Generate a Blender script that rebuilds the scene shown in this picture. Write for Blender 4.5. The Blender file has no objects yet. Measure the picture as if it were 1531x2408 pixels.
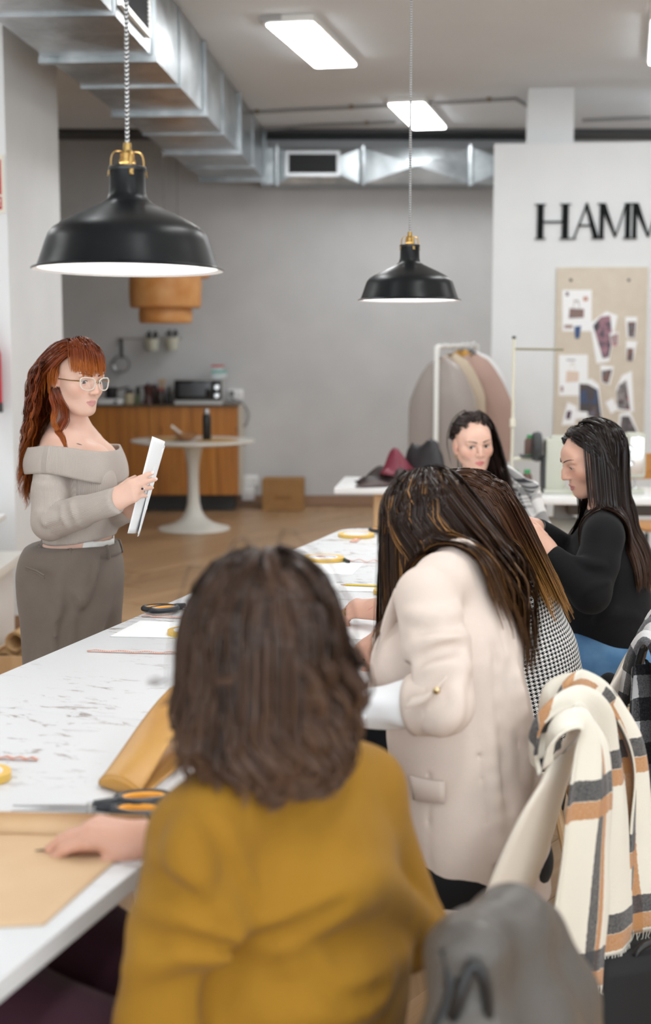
import bpy, bmesh, math, random
import numpy as np
from mathutils import Vector, Matrix, Quaternion

random.seed(7); np.random.seed(7)
S = bpy.context.scene
COL = S.collection
R = math.radians

# ---------------------------------------------------------------- camera
CAMZ, PITCH, FPX = 1.585, R(7.0), 50.0/36.0*2408
cam_d = bpy.data.cameras.new('camera'); cam = bpy.data.objects.new('camera', cam_d); COL.objects.link(cam)
cam_d.sensor_fit = 'VERTICAL'; cam_d.sensor_height = 36.0; cam_d.lens = 50.0
cam.location = (0, 0, CAMZ); cam.rotation_euler = (R(90)-PITCH, 0, 0)
cam_d.dof.use_dof = True; cam_d.dof.focus_distance = 3.75; cam_d.dof.aperture_fstop = 2.6
cam_d.clip_start = 0.05
S.camera = cam

# ---------------------------------------------------------------- daylight from the open shop front behind the camera
W = bpy.data.worlds.new('world'); S.world = W; W.use_nodes = True
W.node_tree.nodes['Background'].inputs[0].default_value = (0.88, 0.95, 1.0, 1)
W.node_tree.nodes['Background'].inputs[1].default_value = 2.1
PANEL_W, BULB_W = 12.5, 20.0
S.view_settings.view_transform = 'Standard'; S.view_settings.look = 'None'
S.view_settings.exposure = 0.72; S.view_settings.gamma = 1.0
S.view_settings.use_curve_mapping = False

# ---------------------------------------------------------------- pixel of the photograph + distance -> place in the room
def at(px, py, Y):
    v = (1204.0-py)/FPX; h = (px-765.5)/FPX
    dy = math.cos(PITCH)+v*math.sin(PITCH); dz = -math.sin(PITCH)+v*math.cos(PITCH)
    t = Y/dy
    return np.array((h*t, Y, CAMZ+dz*t))
def at_z(px, py, z):
    v = (1204.0-py)/FPX
    return at(px, py, (z-CAMZ)/math.tan(math.atan(v)-PITCH))

# ---------------------------------------------------------------- materials
class N:
    def __init__(s, name):
        s.m = bpy.data.materials.new(name); s.m.use_nodes = True
        s.t = s.m.node_tree; s.b = s.t.nodes['Principled BSDF']
    def add(s, typ, **kw):
        n = s.t.nodes.new(typ)
        for k, v in kw.items(): setattr(n, k, v)
        return n
    def put(s, sock, v):
        if v is None: return
        if hasattr(v, 'is_linked') or isinstance(v, bpy.types.NodeSocket): s.t.links.new(v, sock)
        else:
            try: sock.default_value = v
            except Exception: sock.default_value = tuple(v)+(1,) if len(v) == 3 else v
    def math(s, op, a, b=None, c=None, clamp=False):
        n = s.add('ShaderNodeMath', operation=op, use_clamp=clamp)
        s.put(n.inputs[0], a); s.put(n.inputs[1], b)
        if c is not None: s.put(n.inputs[2], c)
        return n.outputs[0]
    def mix(s, f, a, b, blend='MIX'):
        n = s.add('ShaderNodeMix', data_type='RGBA', blend_type=blend)
        s.put(n.inputs[0], f); s.put(n.inputs[6], c4(a)); s.put(n.inputs[7], c4(b))
        return n.outputs[2]
    def coord(s, kind='Object', scale=None, rot=None):
        o = s.add('ShaderNodeTexCoord').outputs[kind]
        if scale is None and rot is None: return o
        mp = s.add('ShaderNodeMapping'); s.t.links.new(o, mp.inputs[0])
        if scale is not None: mp.inputs['Scale'].default_value = scale if hasattr(scale, '__len__') else (scale,)*3
        if rot is not None: mp.inputs['Rotation'].default_value = rot
        return mp.outputs[0]
    def noise(s, vec, scale=5, detail=3, rough=.5, dist=0, color=False):
        n = s.add('ShaderNodeTexNoise'); s.t.links.new(vec, n.inputs['Vector'])
        n.inputs['Scale'].default_value = scale; n.inputs['Detail'].default_value = detail
        n.inputs['Roughness'].default_value = rough; n.inputs['Distortion'].default_value = dist
        return n.outputs[1 if color else 0]
    def ramp(s, f, stops):
        n = s.add('ShaderNodeValToRGB'); s.put(n.inputs[0], f)
        e = n.color_ramp.elements
        while len(e) < len(stops): e.new(0.5)
        for i, (p, c) in enumerate(stops):
            e[i].position = p; e[i].color = c4(c)
        return n.outputs[0]
    def sep(s, vec):
        n = s.add('ShaderNodeSeparateXYZ'); s.t.links.new(vec, n.inputs[0]); return n.outputs
    def band(s, x, lo, hi, soft=0.0):
        a = s.math('GREATER_THAN', x, lo); b = s.math('LESS_THAN', x, hi)
        return s.math('MULTIPLY', a, b)
    def attr(s, name):
        n = s.add('ShaderNodeAttribute'); n.attribute_name = name; return n.outputs
    def bump(s, h, strength=.3, dist=.01):
        n = s.add('ShaderNodeBump'); s.put(n.inputs['Height'], h)
        n.inputs['Strength'].default_value = strength; n.inputs['Distance'].default_value = dist
        s.t.links.new(n.outputs[0], s.b.inputs['Normal']); return n
    def set(s, **kw):
        names = dict(col='Base Color', rough='Roughness', metal='Metallic', spec='Specular IOR Level', sheen='Sheen Weight',
                     sss='Subsurface Weight', alpha='Alpha', emit='Emission Color', power='Emission Strength', coat='Coat Weight', trans='Transmission Weight')
        for k, v in kw.items():
            if k in ('col', 'emit') and not isinstance(v, bpy.types.NodeSocket): v = c4(v)
            s.put(s.b.inputs[names[k]], v)
        return s
def c4(c):
    if isinstance(c, bpy.types.NodeSocket): return c
    return tuple(c) if len(c) == 4 else tuple(c)+(1.0,)
def srgb(r, g, b):
    f = lambda u: (u/255/12.92) if u/255 <= .04045 else ((u/255+.055)/1.055)**2.4
    return (f(r), f(g), f(b))
def plain(name, c, rough=.5, metal=0, spec=.5, **kw):
    n = N(name); n.set(col=c, rough=rough, metal=metal, spec=spec, **kw); return n.m
def mottled(name, c1, c2, scale=6, rough=.6, metal=0, bump=0, stretch=(1, 1, 1), detail=4, **kw):
    n = N(name); v = n.coord('Object', stretch); f = n.noise(v, scale, detail)
    n.set(col=n.mix(n.ramp(f, [(.3, (0, 0, 0)), (.7, (1, 1, 1))]), c1, c2), rough=rough, metal=metal, **kw)
    if bump: n.bump(n.noise(v, scale*3, 3), bump)
    return n.m
def wood(name, c1, c2, c3, axis=(1, 1, .06), scale=14, knots=True, rough=.45):
    n = N(name); oi = n.add('ShaderNodeObjectInfo').outputs['Random']
    v0 = n.coord('Object'); ad = n.add('ShaderNodeVectorMath', operation='ADD'); n.t.links.new(v0, ad.inputs[0])
    cb = n.add('ShaderNodeCombineXYZ'); sh = n.math('MULTIPLY', oi, 37.0)
    n.t.links.new(sh, cb.inputs[0]); n.t.links.new(sh, cb.inputs[1]); n.t.links.new(sh, cb.inputs[2]); n.t.links.new(cb.outputs[0], ad.inputs[1])
    mp = n.add('ShaderNodeMapping'); n.t.links.new(ad.outputs[0], mp.inputs[0]); mp.inputs['Scale'].default_value = axis
    g = n.noise(mp.outputs[0], scale, 5, .6, .4)
    col = n.ramp(g, [(.25, c1), (.5, c2), (.75, c3)])
    if knots:
        mp2 = n.add('ShaderNodeMapping'); n.t.links.new(ad.outputs[0], mp2.inputs[0]); mp2.inputs['Scale'].default_value = tuple(max(a, .45) for a in axis)
        k = n.noise(mp2.outputs[0], 9, 1)
        col = n.mix(n.ramp(k, [(.70, (0, 0, 0)), (.78, (.8, .8, .8))]), col, tuple(.35*x for x in c1))
    vv = n.math('MULTIPLY_ADD', oi, .22, .9)
    hs = n.add('ShaderNodeHueSaturation'); n.t.links.new(col, hs.inputs['Color']); n.t.links.new(vv, hs.inputs['Value'])
    n.set(col=hs.outputs[0], rough=rough); n.bump(g, .08, .004)
    return n.m

# ---------------------------------------------------------------- mesh building
class MB:
    def __init__(s): s.v, s.f, s.uv = [], [], None
    def add(s, vs, fs):
        o = len(s.v); s.v += [tuple(map(float, p)) for p in vs]; s.f += [tuple(i+o for i in f) for f in fs]; return s
    def box(s, c, d, M=None, bev=0):
        x, y, z = (d[0]/2, d[1]/2, d[2]/2)
        if bev:
            bm = bmesh.new(); bmesh.ops.create_cube(bm, size=1)
            for v in bm.verts: v.co = Vector((v.co.x*d[0], v.co.y*d[1], v.co.z*d[2]))
            bmesh.ops.bevel(bm, geom=bm.edges[:], offset=bev, segments=2, profile=.6, affect='EDGES')
            bm.verts.index_update()
            vs = [Vector(v.co) for v in bm.verts]; fs = [[v.index for v in f.verts] for f in bm.faces]; bm.free()
        else:
            vs = [Vector((sx*x, sy*y, sz*z)) for sx in (-1, 1) for sy in (-1, 1) for sz in (-1, 1)]
            fs = [(0, 1, 3, 2), (4, 6, 7, 5), (0, 4, 5, 1), (2, 3, 7, 6), (0, 2, 6, 4), (1, 5, 7, 3)]
        if M is not None: vs = [M @ p for p in vs]
        return s.add([p+Vector(c) for p in vs], fs)
    def tube(s, pts, r, n=8, cap=True, closed=False, flat=None):
        P = [Vector(p) for p in pts]; k = len(P)
        rr = r if hasattr(r, '__len__') else [r]*k
        o = len(s.v); up = None; rings = []
        for i in range(k):
            if closed: t = P[(i+1) % k]-P[i-1]
            else: t = P[min(i+1, k-1)]-P[max(i-1, 0)]
            if t.length < 1e-9: t = Vector((0, 0, 1))
            t.normalize()
            if up is None: up = t.orthogonal().normalized()
            up = (up-t*up.dot(t)); up = up.normalized() if up.length > 1e-6 else t.orthogonal().normalized()
            w = t.cross(up)
            rings.append([P[i]+(up*math.cos(a)+w*math.sin(a)*(flat or 1))*rr[i] for a in [2*math.pi*j/n for j in range(n)]])
        vs = [p for q in rings for p in q]; fs = []
        m = k if closed else k-1
        for i in range(m):
            for j in range(n):
                a, b = i*n+j, i*n+(j+1) % n; c, d = ((i+1) % k)*n+(j+1) % n, ((i+1) % k)*n+j
                fs.append((a, b, c, d))
        if cap and not closed:
            fs.append(tuple(range(n))[::-1]); fs.append(tuple((k-1)*n+j for j in range(n)))
        return s.add(vs, fs)
    def lathe(s, prof, n=24, c=(0, 0, 0), cap=False, M=None):
        k = len(prof); vs = []; fs = []
        for r, z in prof:
            for j in range(n):
                a = 2*math.pi*j/n; vs.append(Vector((r*math.cos(a), r*math.sin(a), z)))
        for i in range(k-1):
            for j in range(n): fs.append((i*n+j, i*n+(j+1) % n, (i+1)*n+(j+1) % n, (i+1)*n+j))
        if cap: fs.append(tuple(range(n))[::-1]); fs.append(tuple((k-1)*n+j for j in range(n)))
        if M is not None: vs = [M @ p for p in vs]
        return s.add([p+Vector(c) for p in vs], fs)
    def prism(s, poly, z0, z1, M=None, c=(0, 0, 0)):
        n = len(poly); vs = [Vector((p[0], p[1], z0)) for p in poly]+[Vector((p[0], p[1], z1)) for p in poly]
        fs = [tuple(range(n))[::-1], tuple(range(n, 2*n))]+[(i, (i+1) % n, n+(i+1) % n, n+i) for i in range(n)]
        if M is not None: vs = [M @ p for p in vs]
        return s.add([p+Vector(c) for p in vs], fs)
    def grid(s, P, closed_u=False):
        # P: array nu x nv x 3
        P = np.asarray(P); nu, nv = P.shape[:2]; fs = []
        for i in range(nu if closed_u else nu-1):
            for j in range(nv-1):
                a = i*nv+j; b = ((i+1) % nu)*nv+j; fs.append((a, b, b+1, a+1))
        return s.add(P.reshape(-1, 3), fs)
    def ball(s, c, r, n=12, m=8):
        r = r if hasattr(r, '__len__') else (r, r, r); vs = []; fs = []
        for i in range(m+1):
            th = math.pi*i/m
            for j in range(n):
                ph = 2*math.pi*j/n; vs.append((c[0]+r[0]*math.sin(th)*math.cos(ph), c[1]+r[1]*math.sin(th)*math.sin(ph), c[2]+r[2]*math.cos(th)))
        for i in range(m):
            for j in range(n): fs.append((i*n+j, (i+1)*n+j, (i+1)*n+(j+1) % n, i*n+(j+1) % n))
        return s.add(vs, fs)
def link(o, parent=None):
    COL.objects.link(o)
    if parent is not None: o.parent = parent
    return o
def build(name, mb, m, parent=None, smooth=True, loc=None, auto=35, solid=None, subsurf=0, uv=None):
    me = bpy.data.meshes.new(name); me.from_pydata(mb.v, [], mb.f); me.update()
    if m is not None: me.materials.append(m)
    o = bpy.data.objects.new(name, me); link(o, parent)
    if loc is not None: o.location = loc
    if uv is not None:
        l = me.uv_layers.new(name='UVMap'); vi = np.empty(len(me.loops), dtype=np.int32); me.loops.foreach_get('vertex_index', vi)
        l.data.foreach_set('uv', np.asarray(uv, dtype=np.float32)[vi].ravel())
    if smooth:
        me.polygons.foreach_set('use_smooth', [True]*len(me.polygons))
        if auto: me.set_sharp_from_angle(angle=R(auto))
    bm = bmesh.new(); bm.from_mesh(me); bmesh.ops.recalc_face_normals(bm, faces=bm.faces); bm.to_mesh(me); bm.free()
    if solid: md = o.modifiers.new('solid', 'SOLIDIFY'); md.thickness = solid; md.offset = 0
    if subsurf: md = o.modifiers.new('sub', 'SUBSURF'); md.levels = md.render_levels = subsurf
    return o
def tag(o, label=None, cat=None, group=None, kind=None):
    if label: o['label'] = label
    if cat: o['category'] = cat
    if group: o['group'] = group
    if kind: o['kind'] = kind
    return o
def thing(name, label, cat, loc=(0, 0, 0), rz=0, group=None, rot=None):
    o = bpy.data.objects.new(name, None); o.empty_display_size = .05; link(o)
    o.location = Vector(loc); o.rotation_euler = rot if rot else (0, 0, rz)
    return tag(o, label, cat, group)
def struct(name, mb, m, parent=None, smooth=False, **kw):
    o = build(name, mb, m, parent, smooth=smooth, **kw)
    if parent is None: o['kind'] = 'structure'
    return o
def dup_child(src, parent, loc=None, rot=None, scale=None):
    c = src.copy(); COL.objects.link(c); c.parent = parent
    if loc is not None: c.location = loc
    if rot is not None: c.rotation_euler = rot
    if scale is not None: c.scale = scale
    return c
def copy_tree(o, parent=None):
    c = o.copy(); COL.objects.link(c); c.parent = parent
    for ch in list(o.children): copy_tree(ch, c)
    return c
def Rz(a): return Matrix.Rotation(a, 3, 'Z')
def Rx(a): return Matrix.Rotation(a, 3, 'X')
def Ry(a): return Matrix.Rotation(a, 3, 'Y')
def arc(c, r, a0, a1, n, z=0):
    return [(c[0]+r*math.cos(a0+(a1-a0)*i/n), c[1]+r*math.sin(a0+(a1-a0)*i/n), z) for i in range(n+1)]
def spline(pts, n):
    P = np.asarray(pts, float); k = len(P); out = []
    for i in range(n+1):
        t = i/n*(k-1); j = min(int(t), k-2); u = t-j
        p0, p1, p2, p3 = P[max(j-1, 0)], P[j], P[j+1], P[min(j+2, k-1)]
        out.append(.5*((2*p1)+(-p0+p2)*u+(2*p0-5*p1+4*p2-p3)*u*u+(-p0+3*p1-3*p2+p3)*u**3))
    return np.array(out)
# ================================================================ materials
M = {}
M['wall'] = mottled('wall_paint', srgb(206, 206, 206), srgb(199, 199, 199), 3, .85)
M['wall_white'] = mottled('white_paint', srgb(228, 230, 231), srgb(223, 225, 226), 3, .8)
M['ceil'] = mottled('ceiling_paint', srgb(230, 237, 243), srgb(226, 232, 238), 1.3, .9)
M['white'] = plain('white_laminate', srgb(240, 240, 240), .35)
M['white_metal'] = plain('white_metal', srgb(236, 236, 232), .35)
M['black'] = plain('black_plastic', (.012, .012, .013), .4)
M['blackmetal'] = plain('black_lacquer', (.012, .013, .014), .33)
M['brass'] = plain('brass', srgb(172, 142, 88), .4, 1)
M['chrome'] = plain('chrome', (.75, .75, .75), .2, 1)
M['steel'] = plain('steel', (.55, .56, .57), .28, 1)
M['grey'] = plain('grey_plastic', srgb(140, 140, 140), .5)
M['darkgrey'] = plain('dark_grey', srgb(62, 64, 66), .55)
M['floorbase'] = wood('floor_base', srgb(142, 112, 82), srgb(166, 134, 100), srgb(180, 150, 116), axis=(1, .05, 1), scale=16, knots=False, rough=.4)
M['plank'] = wood('floor_plank', srgb(150, 118, 86), srgb(176, 142, 106), srgb(190, 158, 124), axis=(1, .05, 1), scale=16, knots=False, rough=.38)
M['skirt'] = wood('skirting_wood', srgb(140, 108, 84), srgb(156, 122, 96), srgb(166, 132, 106), axis=(.05, 1, 1), knots=False)
M['pine'] = wood('pine_boards', srgb(150, 92, 36), srgb(190, 122, 50), srgb(208, 144, 68), axis=(1, 1, .06), scale=15)
M['blond'] = wood('blond_wood', srgb(196, 156, 112), srgb(210, 172, 128), srgb(220, 186, 146), axis=(1, 1, .08), knots=False)
n = N('galvanised_steel'); v = n.coord('Object'); a = n.noise(v, 3.5, 4, .6, .6); b = n.noise(v, 42, 2, .5)
n.set(col=n.ramp(a, [(.3, srgb(140, 147, 150)), (.7, srgb(196, 201, 204))]), metal=.92, rough=n.math('MULTIPLY_ADD', b, .22, .22)); n.bump(a, .12, .03); M['galv'] = n.m
n = N('worn_white_tabletop'); v = n.coord('Object', (.42, 1, 1), (0, 0, R(6)))
big = n.noise(n.coord('Object'), 2.3, 2); fine = n.noise(v, 26, 6, .70, .8)
patch = n.ramp(big, [(.40, (0, 0, 0)), (.56, (1, 1, 1))])
sp = n.ramp(fine, [(.56, (0, 0, 0)), (.62, (1, 1, 1))])
hue = n.mix(n.noise(n.coord('Object'), 3.1, 1), srgb(150, 128, 112), srgb(118, 116, 116))
n.set(col=n.mix(n.math('MULTIPLY', n.math('MULTIPLY', patch, sp), .85), srgb(218, 220, 222), hue), rough=.36); M['worn'] = n.m
M['paper'] = plain('white_paper', srgb(244, 245, 246), .8)
M['kraft'] = mottled('kraft_paper', srgb(214, 184, 148), srgb(206, 174, 136), 9, .8)
M['card'] = mottled('cardboard', srgb(168, 128, 80), srgb(158, 118, 72), 8, .85)
M['emit'] = N('led_diffuser').set(col=(1, 1, 1), emit=(.97, .99, 1.0), power=PANEL_W).m

# ================================================================ setting
YB = 13.4; ZC = 3.42
struct('floor', MB().box((1.0, 5.3, -.055), (13.5, 17.6, .1)), M['floorbase'])
floor = bpy.data.objects['floor']
pl = MB().box((0, 0, 0), (.198, 1.247, .012), bev=.0012)
ang = R(-35); ca, sa = math.cos(ang), math.sin(ang); first = None; k = 0
for i in range(-60, 60):
    for j in range(-20, 20):
        u = i*.2; w = j*1.25+(i*0.41 % 1.25)
        x = ca*u-sa*w; y = sa*u+ca*w
        near_right = (0.0 < x < 2.2 and 1.9 < y < 5.2)
        far = (-2.7 < x < 1.4+.03*y and 4.9 < y < 12.7)
        if not (near_right or far): continue
        if x < -1.25 and 5.2 < y < 9.4: continue
        if first is None: o = first = build('floor_plank', pl, M['plank'], floor, smooth=False)
        else: o = dup_child(first, floor)
        o.location = (x, y, -.006+random.uniform(-.0004, .0004)); o.rotation_euler = (0, 0, ang); k += 1
print('planks', k)
struct('ceiling', MB().box((1.0, 5.3, ZC+.05), (13.5, 17.6, .1)), M['ceil'])
struct('wall_back', MB().box((1.0, YB+.1, ZC/2), (13.5, .2, ZC)), M['wall'])
struct('wall_left', MB().box((-5.6, 5.3, ZC/2), (.2, 17.6, ZC)), M['wall_white'])
struct('wall_right', MB().box((7.6, 5.3, ZC/2), (.2, 17.6, ZC)), M['wall_white'])
struct('baseboard_back', MB().box((1.0, YB-.008, .05), (13.2, .016, .10), bev=.003), M['skirt'])
# pilaster on the left (its side runs with the duct)
d = Vector((.0576, .998, 0)); p0 = Vector((-1.655, 7.53, 0)); p1 = p0+d*1.14
struct('column_left', MB().prism([(-5.5, 7.53), (p0.x, p0.y), (p1.x, p1.y), (-5.5, p1.y)], 0, ZC), M['wall_white'])
struct('baseboard_left', MB().prism([(-5.4, 7.518), (p0.x+.012, 7.518), (p1.x+.012, p1.y), (p1.x-.01, p1.y), (p0.x-.01, 7.54), (-5.4, 7.54)], 0, .1), M['skirt'])
# partition on the right with the shop sign
PA = R(-6.0); pdir = Vector((math.cos(PA), math.sin(PA), 0)); pnor = Vector((math.sin(PA), -math.cos(PA), 0))
pl0 = Vector(at(1159, 600, 10.75)); pl0.z = 0
PM = Matrix.Translation(pl0) @ Matrix.Rotation(PA, 4, 'Z')         # x along the wall, -y towards the viewer
def on_wall(px, py, off=0.0):
    """partition-local (x, z) of a pixel"""
    v = (1204.0-py)/FPX; h = (px-765.5)/FPX
    ry = math.cos(PITCH)+v*math.sin(PITCH); rz_ = -math.sin(PITCH)+v*math.cos(PITCH)
    r = Vector((h, ry, rz_)); c = Vector((0, 0, CAMZ)); q = pl0+pnor*off
    t = (q-c).dot(pnor)/r.dot(pnor); w = c+r*t-pl0
    return w.dot(pdir), w.z
PTOP = on_wall(1159, 338)[1]
o = struct('wall_partition', MB().box((2.6, .07, PTOP/2), (5.2, .14, PTOP)), M['wall_white']); o.matrix_world = PM
x0 = on_wall(1242, 330)[0]; x1 = on_wall(1352, 330)[0]
o = struct('column_right', MB().box(((x0+x1)/2, .145+.16, ZC/2), (x1-x0, .30, ZC)), M['wall_white']); o.matrix_world = PM
# ---------------------------------------------------------------- shop sign letters on the partition
def letter_poly(ch):
    t, T, s = .045, .15, .055         # thin stroke, thick stroke, serif reach (units of letter height)
    if ch == 'H':
        w = .86; L = []
        for x in (.06, w-.06-T): L += [[(x, 0), (x+T, 0), (x+T, 1), (x, 1)], [(x-s, 0), (x+T+s, 0), (x+T+s, .03), (x-s, .03)], [(x-s, .97), (x+T+s, .97), (x+T+s, 1), (x-s, 1)]]
        L.append([(.06+T, .47), (w-.06-T, .47), (w-.06-T, .47+t), (.06+T, .47+t)]); return L, w
    if ch == 'A':
        w = .86; return [[(.05, 0), (.05+t+.01, 0), (.47, .96), (.43, 1.0)], [(.66, 0), (.66+T+.02, 0), (.47, 1.03), (.40, .99)], [(.19, .36), (.66, .36), (.65, .36+t), (.20, .36+t)],
                       [(-.02, 0), (.15, 0), (.15, .025), (-.02, .025)], [(.60, 0), (.86, 0), (.86, .025), (.60, .025)]], w
    if ch == 'M':
        w = 1.06; return [[(.07, 0), (.07+T*.85, 0), (.07+T*.85, 1), (.07, 1)], [(.06, 1), (.06+T+.03, 1), (.56, .10), (.52, .04)], [(.52, .04), (.56, .04), (.88, 1), (.83, 1)],
                        [(.83, 0), (.83+T, 0), (.83+T, 1), (.83, 1)], [(.02, 0), (.22, 0), (.22, .025), (.02, .025)], [(.77, 0), (1.02, 0), (1.02, .03), (.77, .03)], [(.0, .97), (.2, .97), (.2, 1), (0, 1)], [(.80, .97), (1.01, .97), (1.01, 1), (.80, 1)]], w
M['sign'] = plain('sign_black', (.006, .008, .008), .6, spec=.1)
zb = on_wall(1258, 563)[1]; zt = on_wall(1258, 480)[1]; hh = zt-zb
for ch, px, lab in (('H', 1257, 'large black serif letter H, first of the wall sign'), ('A', 1343, 'large black serif letter A of the wall sign'),
                    ('M', 1404, 'large black serif letter M right after the A on the wall'), ('M', 1481, 'last black serif letter M, cut off by the picture edge')):
    polys, w = letter_poly(ch); b = MB(); xx = on_wall(px, 540)[0]; wf = {'H': 1.2, 'A': .96, 'M': .95}[ch]
    for kk, pg in enumerate(polys):
        b.prism([(xx+p[0]*hh*wf, p[1]*hh) for p in pg], 0, .018+.0006*kk, M=Rx(R(90)))
    o = build('sign_letter', b, M['sign'], smooth=False); o.matrix_world = PM @ Matrix.Translation((0, -.001, zb)); tag(o, lab, 'letter', 'letters of the wall sign')
# ---------------------------------------------------------------- pinboard and what is pinned to it
def plank_board():
    a = on_wall(1309, 629); c = on_wall(1511, 1085)
    t = thing('pinboard', 'tall beige pinboard hung on the white partition', 'pinboard'); t.matrix_world = PM
    build('panel', MB().box(((a[0]+c[0])/2, -.012, (a[1]+c[1])/2), (c[0]-a[0], .022, a[1]-c[1]), bev=.002), mottled('felt_board', srgb(214, 203, 187), srgb(207, 195, 178), 12, .9), t)
    for px in (1342, 1478):
        q = on_wall(px, 659); build('screw', MB().lathe([(0, .004), (.011, .003), (.012, 0)], 10, M=Rx(R(90)), c=(q[0], -.023, q[1])), M['darkgrey'], t)
plank_board()
PMATS = {}
def pm(c, rough=.6):
    if c not in PMATS: PMATS[c] = plain('print_%02x%02x%02x' % c, srgb(*c), rough)
    return PMATS[c]
def photo_mat(name, cols, scale):
    n = N(name); f = n.noise(n.coord('Object'), scale, 2, .5, 1.2)
    n.set(col=n.ramp(f, [(.30+.4*i/(len(cols)-1), srgb(*c)) for i, c in enumerate(cols)]), rough=.35); return n.m
def pinned(name, label, cat, poly, m, off, extras=()):
    b = MB(); pts = [on_wall(*p) for p in poly]; b.prism(pts, 0, .0012, M=Rx(R(90)))
    o = build(name, b, m, smooth=False); o.matrix_world = PM @ Matrix.Translation((0, -.0245-off, 0)); tag(o, label, cat, 'papers on the pinboard')
    for nm, pg, mm in extras:
        e = MB().prism([on_wall(*p) for p in pg], .0004, .0012, M=Rx(R(90))); e2 = build(nm, e, mm, o, smooth=False); e2.location = (0, -.0012, 0)
    return o
def rect(x0, y0, x1, y1): return [(x0, y1), (x1, y1), (x1, y0), (x0, y0)]
def bagpic(x0, y0, x1, y1, c, hc):
    w = x1-x0; mx = (x0+x1)/2
    return [('printed_bag', [(x0, y1), (x1-1, y1-2), (x1, y0+2), (x0+2, y0)], pm(c)),
            ('printed_handle', [(mx-.2*w, y0), (mx-.16*w, y0), (mx-.12*w, y0-15), (mx+.10*w, y0-15), (mx+.18*w, y0), (mx+.22*w, y0), (mx+.15*w, y0-19), (mx-.16*w, y0-19)], pm(hc))]
pinned('design_sheet', 'white design sheet with a brown handbag drawing, top left of the board', 'paper', rect(1322, 682, 1391, 779), M['paper'], 0,
       bagpic(1337, 725, 1373, 749, (136, 112, 106), (170, 160, 155))+[('swatch', rect(1371, 698, 1382, 708), pm((196, 144, 128))), ('swatch', rect(1327, 764, 1346, 772), pm((158, 128, 120))), ('swatch', rect(1330, 687, 1337, 696), pm((110, 80, 90)))])
pinned('design_sheet', 'white design sheet with a beige handbag drawing below the brown one', 'paper', rect(1314, 834, 1382, 930), M['paper'], 0,
       bagpic(1330, 872, 1361, 899, (222, 200, 184), (225, 215, 205))+[('swatch', rect(1332, 845, 1352, 848), pm((150, 150, 158))), ('swatch', rect(1318, 908, 1324, 921), pm((160, 130, 130)))])
P1 = photo_mat('photo_dark_pink', [(30, 28, 40), (60, 44, 56), (160, 110, 124), (40, 34, 50)], 9)
P2 = photo_mat('photo_blue_brown', [(30, 50, 90), (52, 40, 40), (70, 48, 38), (96, 90, 104)], 6)
P3 = photo_mat('photo_grey', [(30, 30, 32), (150, 140, 138), (60, 54, 54), (160, 60, 70)], 13)
P4 = photo_mat('photo_street', [(44, 40, 42), (92, 80, 80), (60, 52, 54), (150, 132, 134)], 7)
P5 = photo_mat('photo_small', [(40, 44, 60), (130, 84, 60), (60, 60, 66), (160, 150, 150)], 18)
pinned('magazine_cutting', 'tall dark pink magazine cutting with white border near the board middle', 'cutting', [(1387, 760), (1402, 855), (1432, 850), (1440, 800), (1452, 742), (1425, 732)], M['paper'], .002,
       [('picture', [(1394, 766), (1417, 843), (1431, 840), (1440, 795), (1434, 742), (1412, 745)], P1)])
pinned('magazine_cutting', 'small red and grey cutting tucked beside the dark pink one', 'cutting', [(1432, 784), (1438, 818), (1453, 814), (1455, 781)], M['paper'], .004, [('picture', [(1434, 790), (1440, 816), (1452, 812), (1453, 784)], photo_mat('photo_red', [(190, 90, 92), (150, 140, 140), (200, 110, 104)], 12))])
pinned('magazine_cutting', 'small photo strip with white tab, upper right of the board', 'cutting', [(1473, 795), (1493, 795), (1498, 745), (1469, 745)], M['paper'], .002, [('picture', [(1477, 793), (1492, 793), (1494, 757), (1475, 757)], P5)])
pinned('magazine_cutting', 'small pale photo strip with white tab under the upper right strip', 'cutting', [(1472, 850), (1488, 850), (1498, 803), (1471, 801)], M['paper'], .002, [('picture', [(1473, 849), (1487, 849), (1489, 819), (1474, 819)], P5)])
pinned('magazine_cutting', 'little blue cutting pinned under the brown handbag sheet', 'cutting', [(1352, 796), (1362, 795), (1366, 766), (1350, 768)], pm((60, 84, 130)), .003)
pinned('magazine_cutting', 'small cutting of two dark figures at the board centre', 'cutting', [(1414, 900), (1434, 906), (1443, 862), (1411, 858)], M['paper'], .002, [('picture', [(1416, 898), (1430, 902), (1439, 868), (1414, 872)], P5)])
pinned('magazine_cutting', 'large blue and brown cutting above the seated woman in black', 'cutting', [(1360, 975), (1416, 990), (1408, 905), (1390, 890), (1361, 898)], M['paper'], .003, [('picture', [(1362, 973), (1414, 986), (1405, 916), (1382, 903), (1362, 902)], P2)])
pinned('magazine_cutting', 'tall grey and red cutting with white wedge border at the right', 'cutting', [(1450, 965), (1490, 968), (1485, 872), (1462, 882), (1448, 912)], M['paper'], .002, [('picture', [(1452, 960), (1481, 964), (1472, 893), (1455, 905), (1449, 922)], P3)])
pinned('note_card', 'blank white note card tilted between the two tall cuttings', 'card', [(1436, 973), (1452, 963), (1440, 935), (1423, 946)], M['paper'], .004)
pinned('magazine_cutting', 'dark street photo cutting at the lower right of the board', 'cutting', [(1449, 1043), (1512, 1045), (1482, 968), (1456, 972)], M['paper'], .005, [('picture', [(1452, 1040), (1509, 1042), (1479, 978), (1461, 978)], P4)])
pinned('magazine_cutting', 'small torn white and dark cutting at the lower left of the board', 'cutting', [(1320, 1000), (1352, 998), (1356, 955), (1334, 945)], M['paper'], .003, [('picture', [(1330, 985), (1340, 985), (1344, 966), (1333, 966)], pm((70, 40, 60)))])
pinned('note_card', 'white folded note below the blue and brown cutting', 'card', [(1346, 985), (1382, 983), (1381, 968), (1350, 966)], M['paper'], .0065)

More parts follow.
